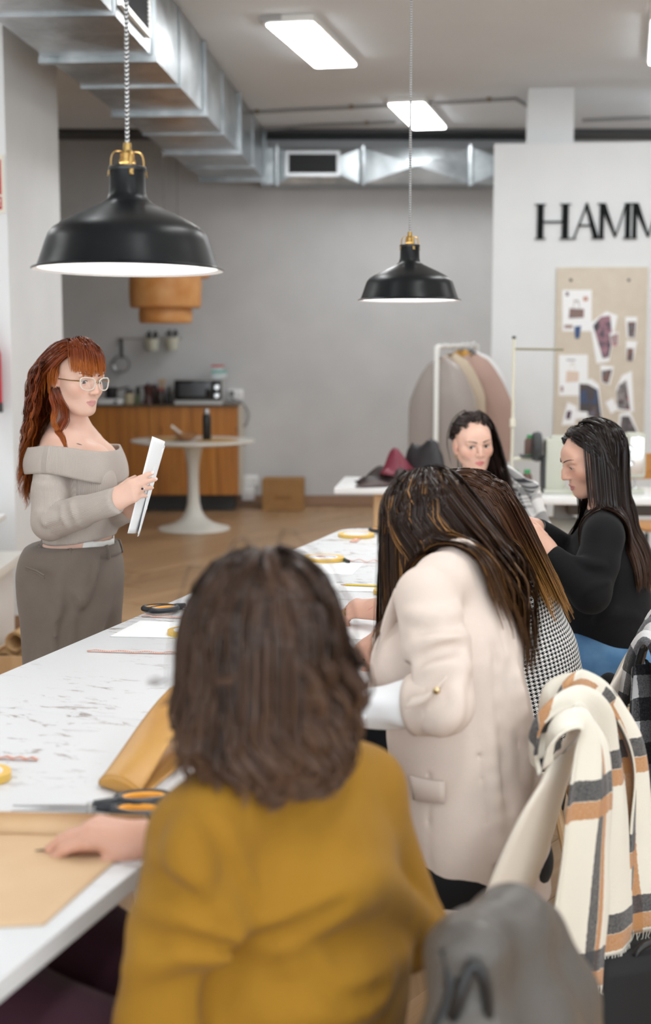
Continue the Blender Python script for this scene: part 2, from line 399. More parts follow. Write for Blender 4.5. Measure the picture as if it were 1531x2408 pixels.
# ================================================================ air ducts
ZD = 2.985
def duct_main():
    t = thing('air_duct', 'long galvanised ceiling duct running away along the left', 'duct', (-.55, 12.9, ZD), 0, 'galvanised air ducts')
    t.rotation_euler = (0, 0, -math.atan2(.0576, .998))
    cuts = [-12.2, -9.4, -8.4, -7.45, -6.5, -5.54, -4.70, -3.77, -2.83, -1.9, -.9, -.02]
    wx, hz = .545, ZC-ZD-.012
    for a, b in zip(cuts[:-1], cuts[1:]):
        m = MB(); ym = (a+b)/2; k = .012
        # four faces, each creased to a shallow pyramid (cross-broken sheet)
        def face(q, nrm):
            c = sum((Vector(p) for p in q), Vector())/4+Vector(nrm)*k; m.add(q+[c], [(0, 1, 4), (1, 2, 4), (2, 3, 4), (3, 0, 4)])
        e = .012
        face([(0, a+e, 0), (0, b-e, 0), (0, b-e, hz), (0, a+e, hz)], (1, 0, 0)); face([(-wx, a+e, 0), (-wx, a+e, hz), (-wx, b-e, hz), (-wx, b-e, 0)], (-1, 0, 0))
        face([(-wx, a+e, 0), (-wx, b-e, 0), (0, b-e, 0), (0, a+e, 0)], (0, 0, -1)); face([(-wx, a+e, hz), (0, a+e, hz), (0, b-e, hz), (-wx, b-e, hz)], (0, 0, 0))
        build('duct_section', m, M['galv'], t, smooth=False)
    for i, c in enumerate(cuts[1:]):
        thick = i % 2 == 0; g = .03 if thick else .012; wd = .05 if thick else .03
        m = MB(); m.box((-wx/2, c, -g/2), (wx+2*g, wd, g)); m.box((g/2, c, hz/2), (g*.7, wd, hz)); m.box((-wx-g/2, c, hz/2), (g*.7, wd, hz))
        build('flange', m, M['galv'], t, smooth=False)
    gr = build('vent_grille', MB().box((.016, -6.08, .245), (.02, .72, .34)).v and frame_box(.018, -6.08, .205, .72, .31, .025), M['white_metal'], t, smooth=False)
    build('grille_back', MB().box((.013, -6.08, .205), (.006, .67, .262)), M['black'], gr, smooth=False)
    for i in range(13):
        build('slat', MB().box((.020, -6.08, .086+i*.0198), (.009, .67, .0035), M=Ry(R(30))), M['darkgrey'], gr, smooth=False)
def frame_box(x, y, z, w, h, b=.035):
    m = MB()
    m.box((x, y, z+h/2-b/2), (.022, w, b)); m.box((x, y, z-h/2+b/2), (.022, w, b)); m.box((x, y-w/2+b/2, z), (.022, b, h-2*b)); m.box((x, y+w/2-b/2, z), (.022, b, h-2*b)); return m
duct_main()
def duct_rear():
    Y0 = 12.93
    xs = [at(px, 400, Y0)[0] for px in (612, 650, 852, 1106, 1330)]
    zt, zb = at(900, 348, Y0)[2], at(900, 432, Y0)[2]
    t = thing('air_duct', 'galvanised duct crossing the back wall below the ceiling', 'duct', (0, Y0, zb), 0, 'galvanised air ducts'); h = zt-zb
    for i, (a, b) in enumerate(zip(xs[:-1], xs[1:])):
        m = MB(); e = .012; k = .0 if i == 0 else .05
        q = [(a+e, 0, 0), (b-e, 0, 0), (b-e, 0, h), (a+e, 0, h)]; c = ((a+b)/2, -k, h/2)
        m.add(q+[c], [(0, 1, 4), (1, 2, 4), (2, 3, 4), (3, 0, 4)])
        m.add([(a, 0, 0), (b, 0, 0), (b, .44, 0), (a, .44, 0), (a, 0, h), (b, 0, h), (b, .44, h), (a, .44, h)], [(0, 3, 2, 1), (4, 5, 6, 7), (3, 7, 6, 2)])
        build('duct_section', m, M['galv'], t, smooth=False)
    for x in xs[1:4]:
        build('flange', MB().tube([(x, -.02, -.02), (x, -.02, h+.02)], .022, 8), M['galv'], t)
    gx0, gx1 = at(670, 0, Y0)[0], at(800, 0, Y0)[0]; gz1, gz0 = at(700, 362, Y0)[2]-zb, at(700, 411, Y0)[2]-zb
    Mx = Rz(R(-90)); m = frame_box(0, 0, 0, gx1-gx0, gz1-gz0+.04, .03)
    m.v = [tuple((Rz(R(90)) @ Vector(p))+Vector(((gx0+gx1)/2, -.05, (gz0+gz1)/2))) for p in m.v]
    g = build('vent_grille', m, M['steel'], t, smooth=False)
    build('grille_back', MB().box(((gx0+gx1)/2, -.045, (gz0+gz1)/2), (gx1-gx0-.05, .012, gz1-gz0-.01)), M['black'], g, smooth=False)
    for i in range(9):
        build('slat', MB().box(((gx0+gx1)/2, -.057, gz0+.016+i*(gz1-gz0-.03)/8), (gx1-gx0-.055, .014, .006), M=Rx(R(-30))), M['darkgrey'], g, smooth=False)
duct_rear()
struct('shadow_gap_back', MB().box((1.0, 13.15, ZC-.018), (13.2, .46, .036)), M['darkgrey'])  # dark strip put in as the gap shadow above the rear duct

# ---------------------------------------------------------------- conduits on the ceiling
def conduit(label, pts, clips=()):
    P = [at_z(px, py, ZC-.02) for px, py in pts]; b = P[0]
    t = thing('electrical_conduit', label, 'conduit', b, 0, 'conduits on the ceiling')
    build('pipe', MB().tube([p-b for p in P], .013, 8), M['grey'], t)
    for px, py in clips:
        c = at_z(px, py, ZC-.02)-b; build('clip', MB().box((c[0], c[1], .004), (.035, .05, .032), bev=.004), plain('clip_brass', srgb(120, 105, 85), .5), t)
conduit('long thin conduit crossing the ceiling just before the farther light panel', [(565, 266), (720, 258), (826, 253), (1040, 242), (1212, 233), (1242, 250)], [(604, 264), (826, 253), (1150, 236)])
conduit('faint short conduit on the ceiling close to the back wall', [(585, 303), (640, 303), (720, 296), (860, 291), (930, 287)], [(862, 291)])
conduit('thin conduit behind the square column top on the right', [(1369, 284), (1531, 277)])

# ================================================================ ceiling light panels
LA = R(-12)
def panel(x, y, label, em=True):
    t = thing('ceiling_light', label, 'light', (x, y, ZC), LA, 'white rectangular ceiling lights')
    build('frame', MB().box((0, 0, -.022), (.30, 1.36, .044), bev=.01), M['white_metal'], t)
    pts = []
    for cx, cy, a0 in ((.115, .645, 0), (-.115, .645, 90), (-.115, -.645, 180), (.115, -.645, 270)):
        pts += [(cx+.022*math.cos(R(a0+a)), cy+.022*math.sin(R(a0+a))) for a in (0, 30, 60, 90)]
    build('diffuser', MB().prism(pts, -.052, -.040), M['emit'], t, smooth=False)
    return t
panel(-.07, 9.09, 'bright rectangular ceiling light beside the air duct')
panel(.76, 11.92, 'farther bright rectangular ceiling light above the small pendant lamp')
panel(2.13, 8.99, 'ceiling light cut off at the right picture edge')
for x, y in ((-.65, 6.3), (1.55, 6.2), (3.75, 6.1), (-3.0, 6.4), (-1.2, 3.5), (.97, 3.4), (3.2, 3.3), (-3.4, 3.6), (-1.75, .8), (.4, .7), (2.6, .6), (2.9, 11.7), (5.0, 11.4)):  # unseen panels added to brighten the room, continuing the visible rows
    panel(x, y, 'unseen rectangular ceiling light added to brighten the workshop')
e0 = at_z(650, 48, ZC)
t = thing('emergency_light', 'small clear plastic emergency light beside the near ceiling light', 'light', (e0[0], e0[1], ZC), LA)
build('housing', MB().box((0, 0, -.02), (.13, .3, .04), bev=.012), plain('frosted_plastic', srgb(176, 176, 176), .3), t)
build('indicator', MB().lathe([(.02, -.040), (.02, -.046), (0, -.047)], 10), plain('indicator', srgb(205, 212, 206), .3), t)
# ================================================================ black pendant lamps
n = N('chevron_cord'); uv = n.coord('UV'); sx = n.sep(uv)
zig = n.math('FRACT', n.math('ADD', n.math('MULTIPLY', sx[1], 1.0), n.math('MULTIPLY', n.math('PINGPONG', sx[0], .25), 2.4)))
n.set(col=n.mix(n.math('GREATER_THAN', zig, .5), srgb(36, 36, 40), srgb(206, 206, 206)), rough=.8); M['cord'] = n.m
M['shade_in'] = plain('shade_white_enamel', srgb(250, 250, 250), .4)
M['bulb'] = N('lamp_bulb').set(col=(1, 1, 1), emit=(1, .975, .94), power=BULB_W).m
M['shade'] = mottled('matt_black_shade', (.007, .008, .009), (.010, .011, .012), 30, .33, spec=.2)
def pendant(px, py, Y, label, tilt):
    p = Vector(at(px, py, Y)); r = .19
    t = thing('pendant_lamp', label, 'lamp', p, 0, 'black pendant lamps over the worktable')
    prof = [(.0330, .196), (.0350, .194), (.0345, .186), (.0360, .150), (.0405, .137), (.052, .128), (.075, .117), (.105, .103), (.130, .090), (.146, .080), (.1565, .068), (.162, .054), (.168, .036), (.1755, .014), (.1795, .005), (.187, .0025), (.1895, .0012), (.190, -.0006), (.1885, -.002)]
    build('shade', MB().lathe(prof, 64), M['shade'], t)
    build('shade_lining', MB().lathe([(a-.002, b-.0025) for a, b in prof[2:16]]+[(.1885, -.0019)], 64), M['shade_in'], t)
    build('shade_collar', MB().lathe([(.0335, .200), (.0365, .200), (.0375, .196), (.0365, .192), (.0335, .192)], 32), M['blackmetal'], t)
    build('socket', MB().lathe([(0, .246), (.008, .246), (.0085, .243), (.0085, .228), (.014, .226), (.0145, .196), (.013, .19), (0, .19)], 20), M['brass'], t)
    build('socket_ring', MB().lathe([(.0145, .214), (.0165, .213), (.0165, .207), (.0145, .206)], 20), M['brass'], t)
    for k in range(4):
        a = R(20+90*k); ca, sa = math.cos(a), math.sin(a); m = MB()
        q = spline([(.009, .229), (.020, .230), (.028, .226), (.0325, .214), (.0335, .198), (.0375, .190), (.0375, .184), (.0395, .181)], 20)
        g = np.array([[(u*ca-k*sa*.0042, u*sa+k*ca*.0042, w) for k in (-1, 0, 1)] for u, w in q]); m.grid(g)
        build('bracket_arm', m, M['brass'], t, solid=.0016, auto=None)
    # bulb with its own light
    build('bulb', MB().ball((0, 0, .075), (.038, .038, .045), 16, 10).lathe([(.014, .115), (.013, .19)], 12), M['bulb'], t)
    top = ZC-p.z
    mb = MB(); rc = .0042; n_ = 8
    mb.tube([(0, 0, .245), (0, 0, top-.03)], rc, n_)
    uv = [(j/n_, 0) for j in range(n_)]+[(j/n_, (top-.275)/.0085) for j in range(n_)]
    mb = MB(); pts = []; uvs = []
    for i, z in enumerate((.245, top-.03)):
        for j in range(13):
            a = 2*math.pi*j/12; pts.append((rc*math.cos(a), rc*math.sin(a), z)); uvs.append((j/12, z/.0085))
    mb.add(pts, [(j, j+1, 14+j, 13+j) for j in range(12)])
    build('cord', mb, M['cord'], t, uv=uvs)
    build('ceiling_cup', MB().lathe([(0, top-.05), (.02, top-.048), (.05, top-.02), (.052, top)], 20), M['blackmetal'], t)
    t.rotation_euler = tilt
    return t
pendant(301, 634, 2.86, 'large matt black pendant lamp hanging nearest, with zigzag cord', (R(-1.5), R(.4), 0))
pendant(963, 706, 5.26, 'smaller looking matt black pendant lamp hanging farther along the table', (R(-.8), 0, 0))
# ================================================================ two orange hanging lamps in front of the kitchen
M['amber'] = mottled('amber_papier', srgb(196, 128, 62), srgb(216, 160, 100), 7, .55, bump=.1)
def tier_lamp(px, py, Y, s, label):
    p = Vector(at(px, py, Y)); t = thing('hanging_lamp', label, 'lamp', p, 0, 'orange tiered hanging lamps')
    b1, b2, b3 = .225*s, .275*s, .225*s
    def drum(z0, z1, r): return MB().lathe([(r*.94, z0), (r*.985, z0+.01), (r, z0+.03), (r*1.01, (z0+z1)/2), (r, z1-.03), (r*.97, z1-.008), (r*.9, z1)], 40)
    build('lower_tier', drum(0, .135*s, b1), M['amber'], t)
    m = drum(.128*s, .42*s, b2*1.1); m.lathe([(b2*1.04, .128*s), (b1*.9, .128*s)], 40); build('middle_tier', m, M['amber'], t)
    m = drum(.415*s, .54*s, b3); m.lathe([(b3*.9, .54*s), (.03, .56*s)], 40); build('upper_tier', m, M['amber'], t)
    build('cord', MB().tube([(0, 0, .55*s), (0, 0, ZC-p.z)], .005, 6), M['grey'], t)
tier_lamp(390, 760, 11.2, .92, 'big orange tiered hanging lamp below the near black pendant')
tier_lamp(420, 686, 12.0, .86, 'second orange hanging lamp mostly hidden behind the first')
# ================================================================ long white worktable
TH = .80; TA = R(18.1)
TU = Vector((math.sin(TA), math.cos(TA), 0)); TN = Vector((math.cos(TA), -math.sin(TA), 0))
R0 = Vector((-.2836, 2.027, 0)); TR = R0.dot(TN); TW = .842; TEND = 5.60; TSEAM = 2.607
TM = Matrix(((TN.x, TU.x, 0, 0), (TN.y, TU.y, 0, 0), (0, 0, 1, 0), (0, 0, 0, 1)))     # local x = towards the seats, y = along the table
def tbl(px, py, z=TH):
    w = Vector(at_z(px, py, z)); return np.array((w.dot(TN), w.dot(TU), z))
def worktable():
    t = thing('worktable', 'long white worn worktable running down the middle of the room', 'table'); t.matrix_world = TM
    xl, xr, rd = TR-TW, TR, .06
    def rounded(y0, y1, far):
        p = [(xl, y0), (xr, y0)]
        if far:
            p += [(xr-rd+rd*math.cos(R(a)), y1-rd+rd*math.sin(R(a))) for a in range(0, 91, 15)]+[(xl+rd*1.6+rd*1.6*math.cos(R(a)), y1-rd*1.6+rd*1.6*math.sin(R(a))) for a in range(90, 181, 15)]
        else: p += [(xr, y1), (xl, y1)]
        return p
    for y0, y1, far in ((-.45, TSEAM-.0012, 0), (TSEAM+.0012, TEND, 1)):
        m = MB().prism(rounded(y0, y1, far), TH-.03, TH); o = build('table_top', m, M['worn'], t, smooth=False)
        bv = o.modifiers.new('bev', 'BEVEL'); bv.width = .002; bv.segments = 2; bv.limit_method = 'ANGLE'
    for y in (-.3, 2.35, 2.9, 5.3):
        for x in (xl+.08, xr-.22): build('leg', MB().box((x, y, (TH-.03)/2), (.045, .045, TH-.03), bev=.004), M['white_metal'], t)
        build('cross_bar', MB().box(((xl+xr-.14)/2, y, TH-.06), (TW-.35, .03, .05)), M['white_metal'], t)
worktable()
# ================================================================ white plastic shell chairs
M['shell'] = plain('cream_plastic', srgb(226, 216, 202), .38)
def shell_chair(loc, rz, label, mat='shell', legs=True):
    t = thing('shell_chair', label, 'chair', loc, rz, 'moulded plastic shell chairs')
    # profile: (forward y, z, half width, side lift, side forward)
    prof = [(.235, .412, .185, .000, 0), (.225, .430, .205, .006, 0), (.17, .440, .225, .022, 0), (.08, .436, .235, .045, 0), (-.03, .428, .238, .070, .0), (-.11, .430, .236, .085, .015),
            (-.165, .455, .232, .085, .03), (-.20, .505, .226, .06, .05), (-.222, .57, .220, .03, .06), (-.240, .64, .212, .012, .058), (-.258, .71, .200, .0, .05), (-.274, .77, .176, -.006, .036), (-.284, .805, .14, -.012, .035), (-.29, .825, .08, -.012, .012), (-.291, .829, .02, -.004, 0)]
    P = spline(prof, 44); nv = 21; g = np.zeros((len(P), nv, 3))
    for i, (y, z, w, li, fw) in enumerate(P):
        for j in range(nv):
            s = -1+2*j/(nv-1); e = abs(s)**2.6
            g[i, j] = (s*w, y+fw*e, z+li*e)
    build('seat_shell', MB().grid(g), M[mat], t, solid=.007, auto=None)
    if legs:
        build('under_bracket', MB().box((0, .02, .40), (.2, .2, .03), bev=.006), M['blackmetal'], t)
        for sx in (-1, 1):
            for sy in (-1, 1):
                a = (sx*.09, .02+sy*.09, .40); b = (sx*.22, .02+sy*.21, 0)
                build('leg', MB().tube([a, ((a[0]+b[0])/2, (a[1]+b[1])/2, .21), b], [.011, .016, .010], 10), M['blond'], t)
        for sy in (-1, 1):
            for sx in (-1, 1): build('cross_brace', MB().tube([(sx*-.115, .02+sy*.115, .32), (sx*.185, .02+sy*.185, .11)], .004, 6), M['blackmetal'], t)
    return t
CH_C = (.225, 2.79, 0); CH_RZ = R(72)
chair_c = shell_chair(CH_C, CH_RZ, 'cream shell chair with a white plaid scarf over its back')
chair_d = shell_chair((.557, 3.69, 0), R(72), 'cream shell chair with a black and white checked coat on its back')
chair_b = shell_chair((-.04, 1.85, 0), R(72), 'cream shell chair under the grey padded jacket in front')
# stool with a green cushion below the woman in black
st = thing('stool', 'round stool with grey green padded seat under the woman in black', 'stool', (.93, 4.52, 0))
build('cushion', MB().lathe([(0, .50), (.14, .50), (.185, .49), (.195, .465), (.19, .44), (0, .435)], 36), plain('green_grey_pad', srgb(116, 122, 110), .6), st)
for k in range(4):
    a = R(45+90*k); build('leg', MB().tube([(.13*math.cos(a), .13*math.sin(a), .44), (.19*math.cos(a), .19*math.sin(a), 0)], .012, 8), M['blackmetal'], st)
build('foot_ring', MB().tube(arc((0, 0), .168, 0, 2*math.pi, 28, .17)[:-1], .008, 6, closed=True), M['blackmetal'], st)
for k_, (cx, cy, rz_, lb) in enumerate([(.46, 6.42, R(170), 'cream shell chair behind the woman in the checked shawl')]): shell_chair((cx, cy, 0), rz_, lb)

# ================================================================ things on the worktable (table-local)
def on_table(name, label, cat, px, py, rz=0, group=None, z=TH):
    p = Vector(at_z(px, py, z)); return thing(name, label, cat, p, rz, group)
def tpoly(o, pix, z=TH):
    return [Vector(at_z(px, py, z))-o.location for px, py in pix]
def sheet(name, label, cat, pix, m, z=TH+.0008, th=.0008, group=None, curl=None):
    P = [Vector(at_z(px, py, z)) for px, py in pix]; b = P[0].copy(); mb = MB().prism([(p.x-b.x, p.y-b.y) for p in P], 0, th)
    o = build(name, mb, m, smooth=False, loc=b); return tag(o, label, cat, group)
sheet('paper_sheet', 'white paper sheet near the left table edge by the tape roll', 'paper', [(258, 1497), (330, 1460), (470, 1466), (560, 1472), (545, 1503)], M['paper'], group='papers on the worktable')
sheet('paper_sheet', 'white paper sheet with pointed corner in front of the far tape roll', 'paper', [(690, 1348), (700, 1325), (855, 1325), (828, 1352)], M['paper'], group='papers on the worktable')
sheet('paper_sheet', 'white paper sheet under the reaching hands of the seated women', 'paper', [(700, 1500), (720, 1466), (905, 1470), (880, 1505)], M['paper'], group='papers on the worktable')
sheet('paper_sheet', 'white paper sheet below the pencil', 'paper', [(720, 1388), (730, 1372), (960, 1376), (955, 1393)], M['paper'], group='papers on the worktable')
def kraft():
    c = [Vector(at_z(px, py, TH)) for px, py in ((252, 2046), (-330, 1985), (-330, 2160), (104, 2178))]
    t = thing('kraft_paper', 'sheet of tan kraft paper curling up at its far edge', 'paper', c[0]); nu, nv = 24, 24; g = np.zeros((nu, nv, 3))
    a, b = Vector(at_z(338, 1968, TH)), Vector(at_z(104, 2178, TH)); e = Vector(at_z(-420, 1950, TH)), Vector(at_z(-420, 2200, TH))
    # far border rolls upward
    for i in range(nu):
        for j in range(nv):
            s = i/(nu-1); w = j/(nv-1)
            p = (a*(1-s)+e[0]*s)*(1-w)+(b*(1-s)+e[1]*s)*w
            g[i, j] = (p.x-c[0].x, p.y-c[0].y, .0015)
    build('flat_sheet', MB().grid(g), M['kraft'], t, solid=.0006, auto=None)
    nv = 16; h = np.zeros((nu, nv, 3)); dirn = (a-b).normalized()
    for i in range(nu):
        s = i/(nu-1); p = a*(1-s)+e[0]*s
        for j in range(nv):
            th = R(150)*j/(nv-1); rr = .017
            q = p+dirn*(rr*math.sin(th)); h[i, j] = (q.x-c[0].x, q.y-c[0].y, .0015+rr*(1-math.cos(th)))
    build('rolled_edge', MB().grid(h), M['kraft'], t, solid=.0006, auto=None)
kraft()
M['tape'] = plain('masking_tape', srgb(226, 186, 92), .45); M['tape2'] = plain('tape_side', srgb(238, 208, 140), .5); M['tapein'] = plain('tape_core', srgb(232, 232, 236), .6)
def tape(px, py, label, r=.055, h=.012, lay=None):
    t = on_table('tape_roll', label, 'tape', px, py, 0, 'yellow tape rolls'); z0 = .001
    build('tape', MB().lathe([(r*.70, z0), (r, z0), (r, z0+h), (r*.70, z0+h), (r*.70, z0)], 40), M['tape'], t)
    build('core', MB().lathe([(r*.62, z0), (r*.70, z0), (r*.70, z0+h*1.02), (r*.62, z0+h*1.02), (r*.62, z0)], 40), M['tapein'], t)
    build('inner_disc', MB().lathe([(0, z0+h*.5), (r*.62, z0+h*.5)], 30), M['tapein'], t); return t
tape(838, 1262, 'yellow tape roll lying at the far end of the table', .072)
tape(760, 1318, 'yellow tape roll behind the paper sheet, partly under a leather strip', .075)
tape(912, 1396, 'yellow tape roll beside the pencil end', .045)
tape(440, 1492, 'yellow tape roll at the left of the brown-haired head', .052)
tape(-40, 1833, 'big yellow tape roll cut off at the left picture edge', .05, .014)
# pencil
pc = on_table('pencil', 'yellow and black striped pencil lying on the table', 'pencil', 800, 1378); e = Vector(at_z(914, 1383, TH))-pc.location
u = Vector((e.x, e.y, 0)).normalized(); q = Vector((0, 0, .0042))
L = .176; n = N('pencil_stripes'); ang_ = n.coord('Object')
build('barrel', MB().tube([u*.018+q, u*(L-.02)+q], .0037, 6), plain('pencil_yellow', srgb(232, 196, 40), .35), pc, smooth=False)
for a in (0, 120, 240):
    w = Vector((-u.y, u.x, 0)); off = (w*math.cos(R(a+90))+Vector((0, 0, 1))*math.sin(R(a+90)))*.0031
    build('stripe', MB().tube([u*.0185+q+off, u*(L-.0205)+q+off], .0011, 4), M['black'], pc, smooth=False)
build('wood_tip', MB().tube([u*.018+q, u*.004+q], [.0037, .001], 8), M['blond'], pc); build('lead', MB().tube([u*.004+q, q], [.001, .0002], 6), M['black'], pc)
build('end_band', MB().tube([u*(L-.02)+q, u*(L-.012)+q], .0039, 8), plain('white_band', srgb(240, 240, 240), .4), pc); build('end_cap', MB().tube([u*(L-.012)+q, u*L+q], [.0039, .0035], 8), plain('red_end', srgb(180, 34, 40), .4), pc)
# scissors with orange-lined black handles
M['sc_in'] = plain('orange_grip', srgb(236, 162, 48), .45); M['sc_out'] = plain('black_grip', srgb(32, 36, 42), .4)
def scissors(px, py, px2, py2, label, open_=.05, s=1.0):
    t = on_table('scissors', label, 'scissors', px, py, 0, 'scissors with black and orange handles')
    d = Vector(at_z(px2, py2, TH))-t.location; t.rotation_euler = (0, 0, math.atan2(d.y, d.x)); L = .26*s     # local x runs from blade tip to handles
    for sg, z in ((1, .006), (-1, .0105)):
        a = sg*open_; Mr = Rz(a); piv = Vector((L*.50, 0, 0))
        def T(p): return (Mr @ (Vector(p)-piv))+piv+Vector((0, 0, z))
        m = MB(); poly = [(0, sg*.001), (L*.5, sg*-.006), (L*.56, sg*-.008), (L*.56, sg*.006), (L*.48, sg*.009), (L*.2, sg*.006)]
        m.add([T((x, y, -.0012)) for x, y in poly]+[T((x, y, .0012)) for x, y in poly], [tuple(range(6))[::-1], tuple(range(6, 12))]+[(i, (i+1) % 6, 6+(i+1) % 6, 6+i) for i in range(6)])
        build('blade', m, M['steel'], t, smooth=False)
        cx, cy, rx, ry = L*.82, sg*-.030*s, L*.165, .026*s
        loop = [T((cx+rx*math.cos(k*2*math.pi/28)*(1.0), cy+ry*math.sin(k*2*math.pi/28)+(-sg)*.006*math.cos(k*2*math.pi/28), .004)) for k in range(28)]
        inn = [T((cx+(rx-.008)*math.cos(k*2*math.pi/28), cy+(ry-.008)*math.sin(k*2*math.pi/28)+(-sg)*.006*math.cos(k*2*math.pi/28), .004)) for k in range(28)]
        h = MB().tube(loop, .0085*s, 8, closed=True); h.tube([T((L*.52, 0, .003)), T((L*.62, sg*-.006, .004)), T((L*.70, sg*-.016*s, .004))], [.007, .009, .009], 8)
        ho = build('handle', h, M['sc_out'], t); build('grip_lining', MB().tube(inn, .0062*s, 8, closed=True), M['sc_in'], ho)
    build('screw', MB().lathe([(0, .017), (.006, .0165), (.007, .014), (.007, .0)], 12, c=(L*.5, 0, 0)), M['steel'], t)
scissors(28, 1912, 372, 1908, 'large scissors with black and orange handles beside the kraft paper', .06, 1.0)
scissors(530, 1425, 420, 1436, 'scissors half hidden by the brown-haired head on the left', .07, .95)
scissors(950, 1268, 868, 1246, 'scissors at the far table end beside the tape roll', .12, .9)
# leather strips and pieces
M['strip'] = plain('nude_leather', srgb(226, 178, 160), .55); M['tan'] = mottled('mustard_leather', srgb(196, 146, 66), srgb(184, 132, 54), 5, .38, bump=.05); M['stitch'] = plain('stitch_holes', srgb(150, 84, 70), .7)
def strip(label, pix, w=.006, wave=.0):
    P = [Vector(at_z(px, py, TH+.002)) for px, py in pix]; b = P[0].copy(); q = spline([tuple(p-b) for p in P], 30); m = MB()
    nrm = Vector((-(q[-1]-q[0])[1], (q[-1]-q[0])[0], 0)).normalized(); g = np.zeros((31, 2, 3))
    for i in range(31):
        zz = wave*math.sin(i*.55)**2
        for j in (0, 1): g[i, j] = tuple(Vector(q[i])+nrm*(w*(j-.5)*2)+Vector((0, 0, zz+.0005)))
    t = thing('leather_strip', label, 'leather strip', b, 0, 'punched leather strips'); build('strip', MB().grid(g), M['strip'], t, solid=.0014, auto=None)
    s = MB()
    for i in range(0, 60):
        u = i/60*30; k = int(u); p = Vector(g[k, 0])*.75+Vector(g[k, 1])*.25; p2 = Vector(g[min(k+1, 30), 0])*.75+Vector(g[min(k+1, 30), 1])*.25; p = p.lerp(p2, u-k); s.box((p.x, p.y, p.z+.001), (.0018, .0025, .0006))
    o = build('stitch_holes', s, M['stitch'], t, smooth=False); o['kind'] = 'stuff'
strip('thin pink leather strip near the left edge beyond the scissors', [(334, 1449), (400, 1452), (480, 1455), (560, 1452)], .005, .003)
strip('thin pink leather strip with punched holes left of the brown hair', [(206, 1531), (300, 1534), (400, 1536), (470, 1534)], .005, .003)
strip('short pink leather strip at the left picture edge', [(-60, 1780), (20, 1784), (90, 1787)], .006, .004)
strip('curled leather strip behind the far paper sheet', [(660, 1316), (740, 1312), (812, 1318), (860, 1322), (900, 1322)], .006, .008)
strip('pale leather strip crossing the far tape roll', [(830, 1275), (848, 1262), (862, 1250)], .014, .002)
pe = on_table('marker_pen', 'short dark green marker pen by the far leather strip', 'pen', 808, 1318); e = Vector(at_z(820, 1325, TH))-pe.location
build('barrel', MB().tube([(0, 0, .006), tuple(e*.8+Vector((0, 0, .006)))], .0055, 10), plain('pen_green', srgb(30, 70, 62), .4), pe); build('cap', MB().tube([tuple(e*.8+Vector((0, 0, .006))), tuple(e+Vector((0, 0, .006)))], .0062, 10), M['black'], pe)
def leather_fold():
    # a folded mustard leather piece: sheet bent over so that it stands up from the table
    a, b = Vector(at_z(236, 1850, TH)), Vector(at_z(330, 1882, TH)); o = a.copy(); far = Vector(at_z(455, 1690, TH)); far2 = Vector(at_z(480, 1760, TH))
    t = thing('leather_piece', 'folded mustard tan leather piece standing beside the yellow jacket', 'leather', o)
    nu, nv = 30, 12; g = np.zeros((nu, nv, 3))
    for i in range(nu):
        s = i/(nu-1)
        for j in range(nv):
            w = j/(nv-1)
            p = (a*(1-w)+b*w)*(1-s)+(far*(1-w)+far2*w)*s
            z = .014+.085*math.sin(min(1, s*1.15)*math.pi*.5)**1.2*(1-.15*w)+.012*math.sin(w*math.pi)*(1-s)
            g[i, j] = (p.x-o.x, p.y-o.y, z)
    build('upper_flap', MB().grid(g), M['tan'], t, solid=.0022, auto=None)
    h = g.copy(); h[:, :, 2] = .003; nb = 10; k = np.zeros((nb, nv, 3)); dr = (a-far).normalized()
    for i in range(nb):
        th = math.pi*i/(nb-1)
        for j in range(nv): k[i, j] = g[0, j]*(1+math.cos(th))/2+h[0, j]*(1-math.cos(th))/2+np.array((dr.x, dr.y, 0))*.006*math.sin(th)
    build('folded_edge', MB().grid(k), M['tan'], t, solid=.0022, auto=None); build('lower_flap', MB().grid(h), M['tan'], t, solid=.0022, auto=None)
leather_fold()
# ================================================================ kitchen side along the back wall
YS = 12.93
def sideboard():
    x0, x1 = -2.60, at(560, 1000, YS)[0]; zt, zb = at(400, 953, YS)[2], at(400, 1166, YS)[2]
    t = thing('sideboard', 'pine kitchen sideboard with plank doors along the back wall', 'sideboard', (x0, YS, 0)); w = x1-x0
    build('body', MB().box((w/2, .235, (zt+zb)/2), (w, .42, zt-zb-.02)), M['pine'], t, smooth=False)
    build('worktop', MB().box((w/2, .215, zt-.006), (w+.01, .47, .012), bev=.003), plain('dark_top', srgb(104, 84, 62), .5), t)
    build('side_panel', MB().box((w+.012, .225, (zt+zb)/2), (.02, .44, zt-zb-.014)), plain('pale_panel', srgb(206, 196, 178), .6), t)
    xs = [0]+[at(px, 1000, YS)[0]-x0 for px in (153, 252, 350, 453)]+[w]
    for a, b in zip(xs[:-1], xs[1:]):
        dr = build('door', MB().box(((a+b)/2, .021, (zt+zb)/2-.006), (b-a-.006, .010, zt-zb-.024)), M['pine'], t, smooth=False)
        nb = 4; wd = (b-a-.008)/nb
        for i in range(nb):
            build('plank', MB().box((0, 0, 0), (wd-.0016, .012, zt-zb-.026), bev=.0012), M['pine'], dr, smooth=False).location = (a+.004+wd*(i+.5), .012, (zt+zb)/2-.006)
    build('base_fill', MB().box((w/2, .28, zb/2), (w-.1, .3, zb)), M['darkgrey'], t, smooth=False)  # dark block standing in for the shaded open gap under the sideboard
    return zt
ZK = sideboard()
def kit(px, Yk=YS+.2): return at(px, 950, Yk)[0]
def wpx(n_, Y=YS+.2): return n_*Y/FPX
